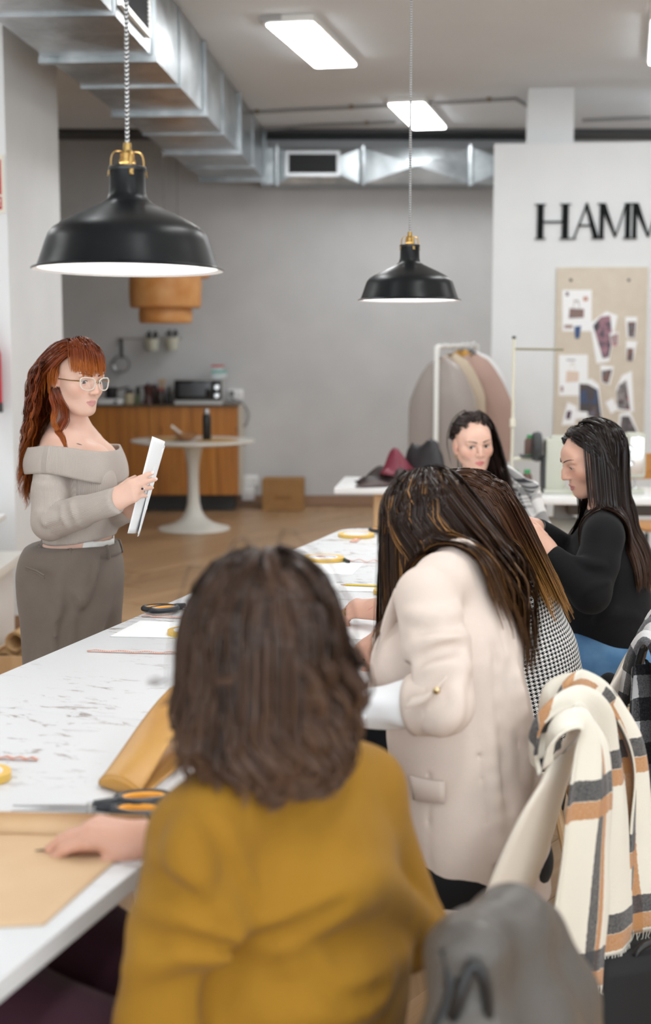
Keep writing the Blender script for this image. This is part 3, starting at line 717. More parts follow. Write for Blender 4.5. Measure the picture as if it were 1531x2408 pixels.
def jar(name, label, cat, px, w, h, body, lid=None, lidh=.25, taper=1.0, knob=False, Yk=YS+.2):
    t = thing(name, label, cat, (kit(px, Yk), Yk, ZK), 0, 'jars and pots on the sideboard'); r = wpx(w)/2; H = wpx(h); hb = H*(1-(lidh if lid else 0))
    build('body', MB().lathe([(0, 0), (r*.96, 0), (r, .006), (r*taper, hb*.92), (r*taper*.9, hb), (0, hb)], 20), body, t)
    if lid:
        prof = [(r*taper*.88, hb), (r*taper*.9, hb+.004), (r*taper*.82, H*.97), (0, H)]
        m = MB().lathe(prof, 20)
        if knob: m.ball((0, 0, H+.008), .012, 8, 6)
        build('lid', m, lid, t)
    return t
jar('storage_jar', 'cream jar with black lid right of the red-haired woman', 'jar', 305, 22, 35, plain('cream_jar', srgb(196, 182, 150), .4), M['black'], .26)
jar('oil_bottle', 'slim green bottle next to the cream jar', 'bottle', 324, 14, 42, plain('green_glass', srgb(104, 112, 76), .3), M['black'], .4, .7)
jar('glass_jar', 'dark glass jar with red lid left of the microwave', 'jar', 379, 20, 38, plain('dark_glass', srgb(70, 60, 56), .25), plain('red_lid', srgb(150, 52, 44), .4), .16)
jar('coffee_tin', 'brown coffee tin behind the moka pot', 'tin', 363, 18, 46, plain('brown_tin', srgb(66, 48, 42), .4), M['black'], .1, Yk=YS+.32)
jar('oil_bottle', 'small black bottle standing against the microwave', 'bottle', 397, 13, 42, plain('black_glass', srgb(40, 36, 34), .25), M['black'], .4, .6)
mk = thing('moka_pot', 'dark red moka pot on the sideboard', 'coffee pot', (kit(350), YS+.16, ZK), 0); r = wpx(12)
mm = plain('dark_red_enamel', srgb(74, 40, 38), .35)
build('base', MB().lathe([(0, 0), (r, 0), (r*.72, .085), (0, .085)], 8), mm, mk, smooth=False); build('upper', MB().lathe([(0, .085), (r*.68, .085), (r*1.02, .17), (0, .17)], 8), mm, mk, smooth=False)
build('lid', MB().lathe([(r*1.02, .17), (.01, .185), (.008, .2), (0, .2)], 8), mm, mk, smooth=False); build('handle', MB().tube([(-r*.9, 0, .16), (-r*1.7, 0, .165), (-r*1.75, 0, .09)], .007, 6), M['black'], mk)
build('spout', MB().tube([(r*.8, 0, .14), (r*1.25, 0, .168)], [.012, .006], 6), mm, mk)
hb = thing('hot_plate', 'white portable hot plate beside the jars', 'hob', (kit(262), YS+.2, ZK), 0)
build('body', MB().box((0, 0, .028), (wpx(58), .26, .05), bev=.008), M['white'], hb); build('plate', MB().lathe([(0, .056), (.085, .056), (.088, .052)], 24), M['black'], hb); build('knob', MB().lathe([(.014, 0), (.014, .02), (0, .02)], 12, M=Rx(R(90)), c=(.06, -.13, .028)), M['black'], hb)
sp = thing('saucepan', 'small black saucepan standing on the hot plate', 'pan', (kit(262), YS+.2, ZK+.056), 0)
build('body', MB().lathe([(0, .001), (.05, .001), (.054, .01), (.054, .10), (.05, .10), (.05, .012), (0, .012)], 20), M['black'], sp); build('handle', MB().tube([(.054, 0, .08), (.16, .03, .1)], .008, 6), M['black'], sp)
pf = thing('utensil_pot', 'jar of wooden kitchen utensils at the back of the sideboard', 'utensils', (kit(380, YS+.36), YS+.36, ZK), 0)
build('jar', MB().lathe([(0, 0), (.035, 0), (.035, .13), (.03, .13), (.03, .01)], 14), M['darkgrey'], pf)
for k, a in enumerate((-.3, .1, .45)): build('utensil', MB().tube([(0, 0, .05), (.05*a, .02, .19), (.07*a, .02, .225)], [.005, .006, .012], 6), M['blond'], pf)
# microwave
def microwave():
    x0, x1 = at(410, 920, YS+.05)[0], at(523, 920, YS+.05)[0]; h = at(0, 890, YS+.05)[2]-at(0, 951, YS+.05)[2]; w = x1-x0
    t = thing('microwave', 'black fronted microwave oven on the sideboard', 'microwave', (x0, YS+.05, ZK)); d = .34
    build('body', MB().box((w/2, d/2+.012, h/2+.01), (w, d, h-.02), bev=.006), plain('silver_case', srgb(190, 190, 188), .4), t)
    dr = build('door', MB().box((w*.385, .006, h/2+.018), (w*.77, .02, h-.055), bev=.003), plain('black_gloss', (.01, .01, .011), .12), t)
    build('window', MB().box((w*.37, -.0055, h/2+.02), (w*.55, .004, h*.5)), plain('dark_window', (.02, .02, .022), .15), dr, smooth=False)
    build('control_panel', MB().box((w*.885, .006, h/2+.018), (w*.215, .02, h-.055), bev=.003), plain('panel_black', (.014, .014, .015), .3), t)
    for z in (.68, .36): build('dial', MB().lathe([(.024, 0), (.023, .016), (.018, .02), (0, .02)], 20, M=Rx(R(90)), c=(w*.885, -.004, h*z)), M['chrome'], t)
    build('lower_trim', MB().box((w/2, .004, .017), (w, .022, .026), bev=.004), plain('trim_silver', srgb(206, 206, 204), .35), t)
    for sx in (.08, .92): build('foot', MB().lathe([(.014, 0), (.014, .008)], 10, c=(w*sx, .08, 0), cap=True), M['black'], t)
    return x0, w, h
mx, mw, mh = microwave()
fc = thing('food_container', 'clear food box with teal clip lid on the microwave', 'box', (at(516, 880, YS+.2)[0], YS+.2, ZK+mh), 0)
build('box', MB().box((0, 0, .028), (wpx(32), .16, .054), bev=.01), plain('frosted_clear', srgb(214, 224, 226), .3), fc); build('lid', MB().box((0, 0, .064), (wpx(36), .18, .018), bev=.006), plain('teal_lid', srgb(120, 196, 184), .4), fc)
fc2 = thing('food_container', 'small clear food box with red lid on top of the teal one', 'box', (at(512, 880, YS+.2)[0], YS+.2, ZK+mh+.073), 0)
build('box', MB().box((0, 0, .017), (wpx(24), .12, .034), bev=.008), plain('frosted_clear2', srgb(220, 226, 228), .3), fc2); build('lid', MB().box((0, 0, .042), (wpx(28), .14, .016), bev=.005), plain('red_box_lid', srgb(204, 70, 74), .4), fc2)
# sockets and cable
def socket(px, py, w, h, label, n_=2):
    p = at(px, py, YB-.02); t = thing('wall_socket', label, 'socket', (p[0], YB, p[2]), 0, 'white wall sockets'); W_, H_ = wpx(w, YB), wpx(h, YB)
    build('plate', MB().box((0, -.008, 0), (W_, .016, H_), bev=.004), M['white'], t)
    for k in range(n_):
        x = (k-(n_-1)/2)*W_/n_*.9; build('outlet', MB().lathe([(.018, 0), (.020, .002), (.022, .004), (.022, .0)], 16, M=Rx(R(90)), c=(x, -.016, 0)), plain('socket_rim%d' % k, srgb(190, 190, 188), .4), t)
    return t
socket(553, 928, 36, 24, 'white double wall socket right of the microwave'); socket(588, 1130, 38, 24, 'white double wall socket above the floor right of the sideboard')
pb = at(584, 1160, YB-.03); tag(build('wall_box', MB().box((0, 0, 0), (.12, .06, .13), bev=.008), M['white'], loc=(pb[0], YB-.031, pb[2])), 'small white wall box below the low socket', 'box')
cb = at(545, 925, YB-.05)
t = thing('power_cable', 'grey power cable looping down from the wall socket', 'cable', (cb[0], YB-.05, cb[2]))
pts = [Vector(at(px, py, YB-.06))-t.location for px, py in ((543, 925), (548, 938), (565, 945), (578, 958), (585, 975), (580, 995), (572, 1003))]
build('cable', MB().tube(spline([tuple(p) for p in pts], 30), .009, 8), M['grey'], t); build('plug', MB().box((0, .012, .0), (.035, .05, .04), bev=.006), M['black'], t)
pts = [Vector(at(px, py, YB-.09))-t.location for px, py in ((530, 942), (550, 946), (562, 965), (568, 990), (572, 1003))]
build('second_loop', MB().tube(spline([tuple(p) for p in pts], 24), .007, 8), M['grey'], t)
# wall rail with pan and two pots
ra, rb = at(276, 796, YB-.05), at(428, 794, YB-.05)
t = thing('wall_rail', 'thin steel utensil rail on the back wall', 'rail', ra); dx = rb[0]-ra[0]
build('bar', MB().tube([(0, 0, 0), (dx, 0, 0)], .008, 8), M['chrome'], t)
for x in (.03, dx-.03): build('bracket', MB().tube([(x, 0, 0), (x, .045, 0)], .010, 8), M['chrome'], t)
fp = thing('frying_pan', 'steel frying pan hanging by its handle from the wall rail', 'pan', at(285, 800, YB-.07)); hz = wpx(34, YB)
build('handle', MB().box((0, 0, -hz/2-.01), (.03, .012, hz+.04), bev=.004), M['darkgrey'], fp)
build('bowl', MB().lathe([(0, .0), (.066, .0), (.078, .012), (.082, .032), (.079, .032), (.074, .014), (.064, .004), (0, .004)], 28, M=Rx(R(90)), c=(0, .012, -hz-.085)), M['steel'], fp)
build('hook', MB().tube(spline([(0, 0, .0), (0, .02, .02), (0, .03, .0)], 10), .004, 6), M['chrome'], fp)
for px, y0, y1, lb, mt in ((358, 797, 824, 'left cream pot of dark utensils on the wall rail', M['black']), (405, 794, 824, 'right cream pot of brown utensils on the wall rail', M['darkgrey'])):
    p = at(px, y1, YB-.10); H = wpx(y1-y0, YB); pt = thing('rail_pot', lb, 'pot', p, 0, 'pots on the wall rail')
    build('pot', MB().lathe([(0, .004), (.048, .0), (.052, .006), (.066, H), (.062, H), (.048, .01)], 20), plain('cream_pot', srgb(214, 214, 196), .5), pt)
    for k in range(6):
        a = k*1.1; q = (.035*math.cos(a), .03*math.sin(a)); build('utensil', MB().tube([(q[0]*.5, q[1]*.5, .03), (q[0], q[1], H+.02), (q[0]*1.5, q[1]*1.3, H+.045+.012*(k % 3))], [.006, .007, .014], 6), mt, pt)
    build('hook', MB().tube(spline([(0, .062, H-.01), (0, .07, H+.012), (0, .05, H+.03)], 8), .004, 6), M['chrome'], pt)
# cardboard box
cb0 = at(617, 1197, 13.0); cb1 = at(713, 1128, 13.0); W_ = cb1[0]-cb0[0]; H_ = cb1[2]-.0
t = thing('cardboard_box', 'brown cardboard box on the floor against the back wall', 'box', (cb0[0], 13.0, 0), R(-2))
build('front_panel', MB().box((W_/2, 0, H_/2), (W_, .005, H_)), M['card'], t, smooth=False); build('side_panel', MB().box((W_, .13, H_/2), (.005, .26, H_)), M['card'], t, smooth=False); build('side_panel', MB().box((0, .13, H_/2), (.005, .26, H_)), M['card'], t, smooth=False)
build('back_panel', MB().box((W_/2, .26, H_/2), (W_, .005, H_)), M['card'], t, smooth=False)
for s in (0, 1): build('top_flap', MB().box((W_/2, .065+.131*s, H_+.002), (W_-.002, .127, .004)), M['card'], t, smooth=False)
build('printed_mark', MB().box((W_*.5, -.003, H_*.42), (W_*.42, .001, H_*.13)), plain('print_brown', srgb(146, 106, 62), .9), t, smooth=False)
# ================================================================ tulip table
ty = 11.75; tc = at(456, 1252, ty); tt = thing('tulip_table', 'round white tulip table with a flared pedestal foot', 'table', (tc[0], ty, 0))
build('pedestal', MB().lathe([(0, 0), (.30, 0), (.302, .006), (.295, .016), (.24, .028), (.16, .055), (.105, .095), (.07, .15), (.052, .22), (.046, .32), (.046, .44), (.052, .54), (.066, .63), (.085, .70), (.09, .715), (0, .715)], 48), plain('tulip_white', srgb(232, 230, 222), .3), tt)
build('table_top', MB().lathe([(0, .712), (.44, .712), (.50, .726), (.512, .735), (.508, .742), (0, .742)], 64), plain('tulip_top', srgb(230, 228, 220), .3), tt)
M['straw'] = mottled('straw_weave', srgb(206, 164, 104), srgb(184, 142, 84), 40, .8, bump=.2)
for dx_, dy_, lb in ((.20, -.05, 'round straw placemat at the right of the tulip table'), (-.20, .10, 'round straw placemat at the left of the tulip table')):
    pmt = thing('placemat', lb, 'placemat', (tc[0]+dx_, ty+dy_, .7425), 0, 'straw placemats')
    for k, r in enumerate((.185, .15, .112, .072, .03)): build('woven_ring', MB().lathe([(max(r-.036, 0), .004), (r-.018, .0075), (r, .004), (r, 0.0), (max(r-.036, 0), 0)], 36), M['straw'], pmt)
bk = thing('bread_bowl', 'small brown bowl with a spoon handle on the tulip table', 'bowl', (at(440, 1036, ty)[0], ty-.12, .75), 0)
build('bowl', MB().lathe([(0, .001), (.05, .001), (.085, .03), (.095, .06), (.09, .06), (.08, .032), (.046, .01), (0, .01)], 28), plain('brown_bowl', srgb(160, 112, 70), .5), bk); build('spoon', MB().tube([(.0, 0, .02), (-.07, 0, .08), (-.115, 0, .115)], [.012, .010, .014], 8), plain('spoon', srgb(222, 216, 204), .4), bk)
bt = thing('water_bottle', 'slim black water bottle on the tulip table', 'bottle', (at(488, 1036, ty)[0], ty-.06, .7505), 0)
build('body', MB().lathe([(0, 0), (.033, 0), (.036, .006), (.036, .185), (.03, .205), (.022, .215), (0, .215)], 24), plain('bottle_black', (.012, .012, .012), .3), bt); build('cap', MB().lathe([(.022, .215), (.022, .245), (.018, .252), (0, .252)], 20), M['steel'], bt)
# ================================================================ left side: sign, extinguisher, white cabinet, leather rolls
sx, sz = at(0, 430, 7.5)[0], at(0, 430, 7.5)[2]
t = thing('fire_sign', 'red and white fire safety sign at the left picture edge', 'sign', (at(8, 430, 7.5)[0], 7.53, at(8, 500, 7.5)[2])); H_ = at(8, 362, 7.5)[2]-at(8, 500, 7.5)[2]
build('board', MB().box((-.105, -.004, H_/2), (.21, .006, H_), bev=.001), plain('sign_cream', srgb(232, 228, 214), .5), t)
build('red_field', MB().box((-.108, -.0078, H_*.615), (.185, .002, H_*.60)), plain('sign_red', srgb(190, 30, 36), .45), t, smooth=False)
lr = build('lower_field', MB().box((-.108, -.0078, H_*.17), (.185, .002, H_*.22)), plain('sign_red2', srgb(190, 30, 36), .45), t, smooth=False)
m = MB()  # letter R at the end of the word
for q in ([(0, 0), (.008, 0), (.008, .04), (0, .04)], [(.008, .033), (.022, .033), (.022, .04), (.008, .04)], [(.008, .016), (.022, .016), (.022, .023), (.008, .023)], [(.019, .02), (.026, .02), (.026, .037), (.019, .037)], [(.010, .016), (.018, .016), (.028, 0), (.020, 0)]): m.prism(q, 0, .0012, M=Rx(R(90)))
build('letter_mark', m, plain('sign_white', srgb(240, 238, 232), .5), lr, smooth=False).location = (-.05, -.0088, H_*.115)
ex = thing('fire_extinguisher', 'red fire extinguisher hung on the wall at the left edge', 'extinguisher', (at(-27, 900, 7.4)[0], 7.43, at(0, 970, 7.4)[2]))
build('cylinder', MB().lathe([(0, .0), (.05, .0), (.062, .012), (.062, .30), (.05, .34), (.018, .37), (.018, .39), (0, .39)], 28), plain('ext_red', srgb(196, 40, 60), .3), ex); build('foot_band', MB().lathe([(.0635, .0), (.0635, .05)], 28), M['darkgrey'], ex)
build('valve', MB().box((0, 0, .41), (.05, .03, .04), bev=.005), M['black'], ex); build('handle', MB().box((-.03, 0, .45), (.11, .02, .012), bev=.003), M['black'], ex); build('wall_bracket', MB().box((0, .08, .25), (.05, .05, .02)), M['darkgrey'], ex)
t = thing('white_cabinet', 'low white cabinet with thick top standing before the white column', 'cabinet', (-1.60, 7.30, 0))
build('body', MB().box((-.30, -1.1, .215), (.56, 2.2, .41), bev=.012), M['white'], t); build('top', MB().box((-.29, -1.09, .452), (.64, 2.24, .055), bev=.006), plain('off_white', srgb(228, 226, 220), .5), t)
build('base_fill', MB().box((-.33, -1.1, .005), (.5, 2.1, .01)), M['grey'], t, smooth=False)
t = thing('white_shelf', 'thin white shelf board above the low white cabinet', 'shelf', (-1.62, 7.28, .66)); build('board', MB().box((-.34, -1.0, 0), (.6, 2.1, .03), bev=.004), M['white'], t)
for y in (-.1, -1.9): build('support', MB().box((-.36, y, -.1), (.5, .03, .17)), M['white'], t, smooth=False)
tb = thing('tray_box', 'shallow wooden crate on the floor beside the worktable', 'crate', (-1.43, 6.80, 0), R(-8))
M['roll'] = mottled('natural_leather', srgb(210, 176, 130), srgb(190, 152, 104), 4, .6)
build('bottom', MB().box((0, 0, .01), (.24, .52, .018)), M['blond'], tb, smooth=False)
for x in (-.128, .128): build('side_board', MB().box((x, 0, .05), (.014, .536, .10)), M['blond'], tb, smooth=False)
for y in (-.262, .262): build('end_board', MB().box((0, y, .05), (.24, .014, .10)), M['blond'], tb, smooth=False)
for x, z, r, lb in ((-.06, .068, .046, 'left roll of natural leather lying in the crate'), (.055, .072, .05, 'right roll of natural leather lying in the crate'), (-.005, .158, .05, 'top roll of natural leather resting on the other two')):
    g = np.zeros((34, 2, 3))
    for i in range(34):
        rr = r*(1-.05*i/6); g[i, 0] = (rr*math.cos(i*.45), -.22, rr*math.sin(i*.45)); g[i, 1] = (rr*math.cos(i*.45), .22, rr*math.sin(i*.45))
    rl = build('leather_roll', MB().grid(g), M['roll'], solid=.003, auto=None); rl.location = Vector((-1.43, 6.80, 0))+Rz(R(-8)) @ Vector((x, 0, z)); rl.rotation_euler = (0, 0, R(-8)); tag(rl, lb, 'leather roll', 'leather rolls in the crate')
# ================================================================ garment rack with covered clothes
def rack():
    Y0 = 9.3; a = Vector(at(1027, 815, Y0)); t = thing('garment_rack', 'white tubular garment rack before the back wall', 'rack', (a.x, Y0, 0), R(-18)); h = a.z; D_ = 1.25
    build('end_frame', MB().tube(spline([(0, 0, .03), (0, 0, h*.5), (0, 0, h-.07), (0, .015, h-.02), (0, .06, h)], 40), .017, 10), M['white_metal'], t)
    build('end_frame', MB().tube(spline([(0, D_, .03), (0, D_, h*.5), (0, D_, h-.07), (0, D_-.015, h-.02), (0, D_-.06, h)], 40), .017, 10), M['white_metal'], t)
    build('hanging_bar', MB().tube([(0, .05, h), (0, D_-.05, h)], .016, 10), M['white_metal'], t); build('lower_bar', MB().tube([(0, 0, .12), (0, D_, .12)], .012, 8), M['white_metal'], t)
    for y in (0, D_): build('foot_bar', MB().tube([(-.25, y, .025), (.25, y, .025)], .016, 8), M['white_metal'], t)
    return a.x, Y0, h
rx, ry, rh = rack()
def garment(y, w, top, bot, label, m, th=.06, cat='garment', name='hanging_garment', shift=0, sl=.10, hook=True, bulge=0):
    t = thing(name, label, cat, (rx+shift+y*.31, ry+y*.95, rh), R(-18), 'clothes on the rack'); nu, nv = 36, 20; g = np.zeros((nu, nv, 3))
    for j in range(nv):
        s = j/(nv-1); z = -top-(bot-top)*s; ww = w*(min(1, .10+math.sqrt(min(1, s/sl))*.90))*(1+.08*s+bulge*math.sin(s*3)); dd = th*(.35+.65*min(1, s*6))
        for i in range(nu):
            a = 2*math.pi*i/nu; rip = 1+.12*math.sin(5*a+2*s)*s
            g[i, j] = (ww/2*math.cos(a), dd*math.sin(a)*rip+.02*math.sin(3*s+a), z+.01*math.cos(2*a))
    build('cloth', MB().grid(g, closed_u=True), m, t, auto=None)
    if hook: build('hanger_hook', MB().tube(spline([(0, 0, -top), (0, 0, -.02), (.018, 0, .012), (0, 0, .024), (-.016, 0, .008)], 16), .003, 6), M['chrome'], t)
    return t
n = N('frosted_cover'); n.set(col=srgb(178, 168, 162), rough=.3, alpha=.72); M['cover'] = n.m
M['greycoat'] = mottled('taupe_wool', srgb(140, 126, 118), srgb(128, 114, 108), 20, .9)
garment(.10, .44, .075, 1.15, 'frosted garment cover over a taupe coat, front of the rack', M['cover'], .075, 'garment cover', 'garment_cover', shift=.02, sl=.28)
garment(.10, .38, .10, 1.10, 'taupe coat inside the frosted garment cover', M['greycoat'], .05, 'coat', 'hanging_coat', shift=.02, sl=.25, hook=False)
garment(.32, .44, .055, 1.0, 'beige coat hanging right behind the garment cover', plain('beige_coat', srgb(186, 170, 150), .9), .07, 'coat', 'hanging_coat', shift=.03, sl=.3)
garment(.50, .48, .06, .80, 'dusty pink coat with a wide sleeve on the rack', plain('pink_coat', srgb(170, 142, 130), .9), .08, 'coat', 'hanging_coat', shift=.13, sl=.45, bulge=.1)
garment(.66, .40, .03, .9, 'mustard blouse between the coats on the rack', plain('mustard_cloth', srgb(188, 142, 70), .9), .05, 'blouse', 'hanging_blouse', shift=.02, sl=.4)
garment(.82, .42, .03, .9, 'dark navy garment toward the back of the rack', plain('navy_cloth', srgb(44, 52, 66), .9), .05, 'garment', shift=.02, sl=.35)
garment(1.0, .44, .05, .7, 'white shirt at the far end of the rack', plain('white_cloth', srgb(226, 226, 226), .9), .05, 'shirt', 'hanging_shirt', shift=.03, sl=.3)
# ================================================================ white side table with leather pile
zt2 = .755; a = Vector(at_z(795, 1146, zt2)); 
t = thing('side_table', 'white side table with leather scraps behind the shawl woman', 'table', (a.x, a.y, 0), R(-6))
build('table_top', MB().box((.37, .30, zt2-.0175), (.78, .64, .035), bev=.006), M['white'], t)
for x in (.22, .70):
    for y in (.06, .54): build('leg', MB().box((x, y, (zt2-.035)/2), (.045, .045, zt2-.035)), M['blond'], t, smooth=False)
    build('stretcher', MB().box((x, .30, .18), (.04, .44, .05)), M['blond'], t, smooth=False)
build('lower_shelf', MB().box((.46, .30, .42), (.52, .50, .02)), M['white'], t, smooth=False)
wb = Vector(at(862, 1236, 7.7)); t = thing('wooden_box', 'small blond wooden box on the floor under the side table', 'box', (wb.x, 7.75, 0)); 
for z in (.0, 1): build('board', MB().box((.15, .0 if z else .2, .14), (.34, .018, .28)), M['blond'], t, smooth=False)
for x in (-.011, .311): build('board', MB().box((x, .1, .14), (.018, .182, .28)), M['blond'], t, smooth=False)
build('lid', MB().box((.15, .1, .29), (.36, .24, .02)), M['blond'], t, smooth=False)
def crumple(name, label, cat, px, py, Y, d, m, seed, group='leather scraps on the side table'):
    p = Vector(at(px, py, Y)); rnd = np.random.RandomState(seed); nu, nv = 22, 14; g = np.zeros((nu, nv, 3)); ph = rnd.rand(6)*6.28
    for i in range(nu):
        for j in range(nv):
            u, w = i/(nu-1)-.5, j/(nv-1)-.5
            z = d[2]*(.45+.3*math.sin(5*u+ph[0])*math.cos(4*w+ph[1])+.25*math.sin(9*u+7*w+ph[2]))*max(.06, 1-(2*max(abs(u), abs(w)))**3)
            g[i, j] = (u*d[0]*(1+.1*math.sin(6*w+ph[3])), w*d[1]*(1+.15*math.sin(7*u+ph[4])), max(z, .004))
    o = build(name, MB().grid(g), m, loc=p, solid=.003, auto=None); return tag(o, label, cat, group)
lt = a.y+.2
def scrap(label, px, d, m, seed, dz=0, dy=0):
    x = at(px, 1135, lt+dy)[0]; o = crumple('leather_scrap', label, 'leather', px, 1135, lt, d, m, seed); o.location = (x, lt+dy, zt2+.002+dz); return o
scrap('dark brown leather scrap at the pile left end', 905, (.30, .3, .13), plain('dark_brown_leather', srgb(52, 42, 40), .45), 1)
scrap('crimson leather scrap in the pile on the side table', 945, (.24, .24, .16), plain('crimson_leather', srgb(120, 40, 58), .45), 2, .05, .05)
scrap('black leather scrap standing high at the right of the pile', 995, (.26, .26, .28), plain('black_leather', srgb(44, 42, 44), .45), 3, .02, .0)
scrap('brown leather scrap lying flat under the pile', 925, (.4, .3, .04), plain('brown_leather', srgb(70, 52, 46), .5), 4, 0, -.06)
# ================================================================ sewing station
zs = .76; sa = Vector(at_z(1255, 1168, zs)); YM = sa.y+.22
st_ = thing('sewing_table', 'white sewing machine table behind the woman in black', 'table', (sa.x-.12, sa.y, 0), R(-4))
build('table_top', MB().box((.60, .26, zs-.02), (1.46, .54, .04), bev=.008), M['white'], st_)
for x in (.02, 1.22):
    for y in (.05, .47): build('leg', MB().box((x, y, (zs-.04)/2), (.04, .04, zs-.04)), M['grey'], st_, smooth=False)
    build('foot_bar', MB().box((x, .26, .03), (.05, .6, .04)), M['grey'], st_, smooth=False)
build('under_tray', MB().box((.62, .28, zs-.075), (.62, .34, .07), bev=.01), plain('oil_pan', srgb(74, 66, 58), .5), st_)
mo = build('motor', MB().lathe([(0, -.16), (.07, -.15), (.092, -.10), (.095, .06), (.07, .10), (.03, .12), (0, .12)], 24, M=Ry(R(90)), c=(.30, .28, zs-.23)), plain('motor_grey', srgb(176, 174, 164), .45), st_)
build('motor_bracket', MB().box((.30, .28, zs-.12), (.1, .06, .10)), M['grey'], mo, smooth=False); build('pulley', MB().lathe([(.05, -.01), (.055, 0), (.05, .01)], 20, M=Ry(R(90)), c=(.13, .28, zs-.23), cap=True), M['steel'], mo)
for x in (.16, .20): build('belt', MB().tube([(x, .28, zs-.23), (x, .28, zs-.04)], .007, 6), M['black'], st_)
def machine():
    W0 = at(1275, 1100, YM)[0]; W1 = at(1508, 1100, YM)[0]; L = W1-W0; c = plain('machine_sage', srgb(196, 198, 184), .38)
    t = thing('sewing_machine', 'sage grey industrial sewing machine behind the woman in black', 'sewing machine', (W0, YM, zs))
    build('bed', MB().box((L*.5, 0, .012), (L*1.0, .18, .022), bev=.004), c, t)
    build('pillar', MB().box((L*.12, 0, .15), (.11, .12, .28), bev=.02), c, t); build('arm', MB().box((L*.50, 0, .245), (L*.86, .11, .12), bev=.025), c, t)
    hd = build('head', MB().box((L*.93, 0, .20), (.10, .13, .24), bev=.02), c, t)
    build('face_plate', MB().box((L*.93, -.067, .20), (.07, .006, .2), bev=.002), M['chrome'], hd); build('take_up_lever', MB().box((L*.93, -.075, .27), (.014, .014, .07)), M['chrome'], hd, smooth=False)
    for z in (.24, .16): build('tension_dial', MB().lathe([(.022, 0), (.02, .02), (.01, .03), (0, .03)], 16, M=Rx(R(90)), c=(L*.86, -.06, z)), M['chrome'], t)
    build('needle_bar', MB().tube([(L*.93, -.02, .09), (L*.93, -.02, .03)], .006, 8), M['chrome'], t); build('presser_foot', MB().box((L*.93, -.03, .028), (.02, .04, .008), bev=.002), M['chrome'], t)
    build('hand_wheel', MB().lathe([(.0, -.02), (.03, -.025), (.075, -.02), (.082, 0), (.075, .02), (.03, .012), (0, .012)], 28, M=Ry(R(90)), c=(-.03, 0, .245)), M['darkgrey'], t)
    build('belt_guard', MB().box((.01, .0, .10), (.03, .10, .2), bev=.01), M['darkgrey'], t); build('thread_post', MB().tube([(L*.4, 0, .3), (L*.4, 0, .36)], .004, 6), M['chrome'], t)
    b = build('oil_bottle', MB().lathe([(0, 0), (.022, 0), (.022, .035), (.008, .05), (.004, .075), (0, .075)], 14), plain('oil_yellow', srgb(226, 208, 120), .35)); b.location = (W0+.16, YM-.16, zs+.001); tag(b, 'tiny yellow oil bottle in front of the sewing machine', 'bottle')
machine()
# thread stand
pp = Vector(at(1204, 1100, YM+.05)); topz = at(1204, 797, YM+.05)[2]
t = thing('thread_stand', 'tall cream thread stand pole with a thin cross arm', 'stand', (pp.x, pp.y, zs+.001)); topz -= zs; cm = plain('cream_metal', srgb(222, 218, 200), .4)
build('pole', MB().tube([(0, 0, 0), (0, 0, topz)], .009, 10), cm, t); build('tip', MB().tube([(0, 0, topz), (0, 0, topz+.014)], .011, 10), plain('dark_green', srgb(34, 52, 48), .5), t)
armw = at(1322, 823, YM+.05)[0]-pp.x; za = at(1204, 821, YM+.05)[2]-zs
build('arm', MB().tube([(0, 0, za), (armw, -.05, za-.003)], .006, 8), plain('arm_olive', srgb(146, 142, 116), .4), t)
zsh = at(1250, 1067, YM+.05)[2]; build('spool_shelf', MB().box((.13, 0, zsh-zs-.012), (.17, .12, .008)), M['darkgrey'], t, smooth=False); build('shelf_arm', MB().tube([(0, 0, zsh-zs-.03), (.30, 0, zsh-zs-.03)], .010, 8), cm, t)
build('clamp', MB().box((0, 0, at(1204, 995, YM+.05)[2]-zs), (.03, .03, .045), bev=.004), cm, t); build('foot', MB().lathe([(.05, 0), (.05, .008), (.012, .02)], 24, cap=True), cm, t)
M['thread'] = mottled('brown_thread', srgb(112, 86, 78), srgb(98, 74, 68), 60, .7, stretch=(.2, .2, 4), bump=.3); M['greencap'] = plain('green_cone', srgb(34, 150, 86), .4)
def cone(px, w, h, z, label, dy=.05):
    x = at(px, 1100, YM+dy)[0]; r = w/2*YM/FPX; H = h*YM/FPX; t = thing('thread_cone', label, 'thread', (x, YM+dy, z), 0, 'brown thread cones')
    build('thread', MB().lathe([(r*.98, .004), (r, .012), (r*.96, H*.72), (r*.6, H*.86), (r*.3, H*.88)], 24), M['thread'], t); build('cone_tip', MB().lathe([(r*.62, H*.85), (r*.55, H), (0, H)], 16), M['greencap'], t); build('cone_base', MB().lathe([(0, 0), (r*.95, 0), (r*.95, .005), (0, .005)], 20), M['greencap'], t)
cone(1245, 26, 48, zsh-.007, 'brown thread cone with green tip on the small stand shelf')
cone(1213, 22, 56, zs+.001, 'left brown thread cone standing on the sewing table', -.10)
cone(1240, 24, 56, zs+.001, 'right brown thread cone on the sewing table by the machine', -.07)
# bentwood chair at the right edge
bx = Vector(at(1522, 1250, 8.5)); t = thing('bentwood_chair', 'wood seat chair with black bent tube frame at the right edge', 'chair', (bx.x+.10, 8.5, 0), R(12))
orw = wood('orange_plywood', srgb(176, 118, 60), srgb(196, 138, 74), srgb(206, 150, 88), axis=(.1, 1, 1), knots=False)
build('seat', MB().box((0, 0, .46), (.42, .42, .018), bev=.008), orw, t); build('backrest', MB().box((-.0, .22, .80), (.42, .016, .16), bev=.007), orw, t)
for s in (-1, 1):
    build('side_frame', MB().tube(spline([(s*.20, .24, .86), (s*.20, .21, .5), (s*.20, .22, .1), (s*.20, .2, .015), (s*.20, .1, .012), (s*.20, -.15, .012), (s*.20, -.22, .04), (s*.20, -.21, .2), (s*.20, -.19, .445)], 50), .012, 8), M['blackmetal'], t)
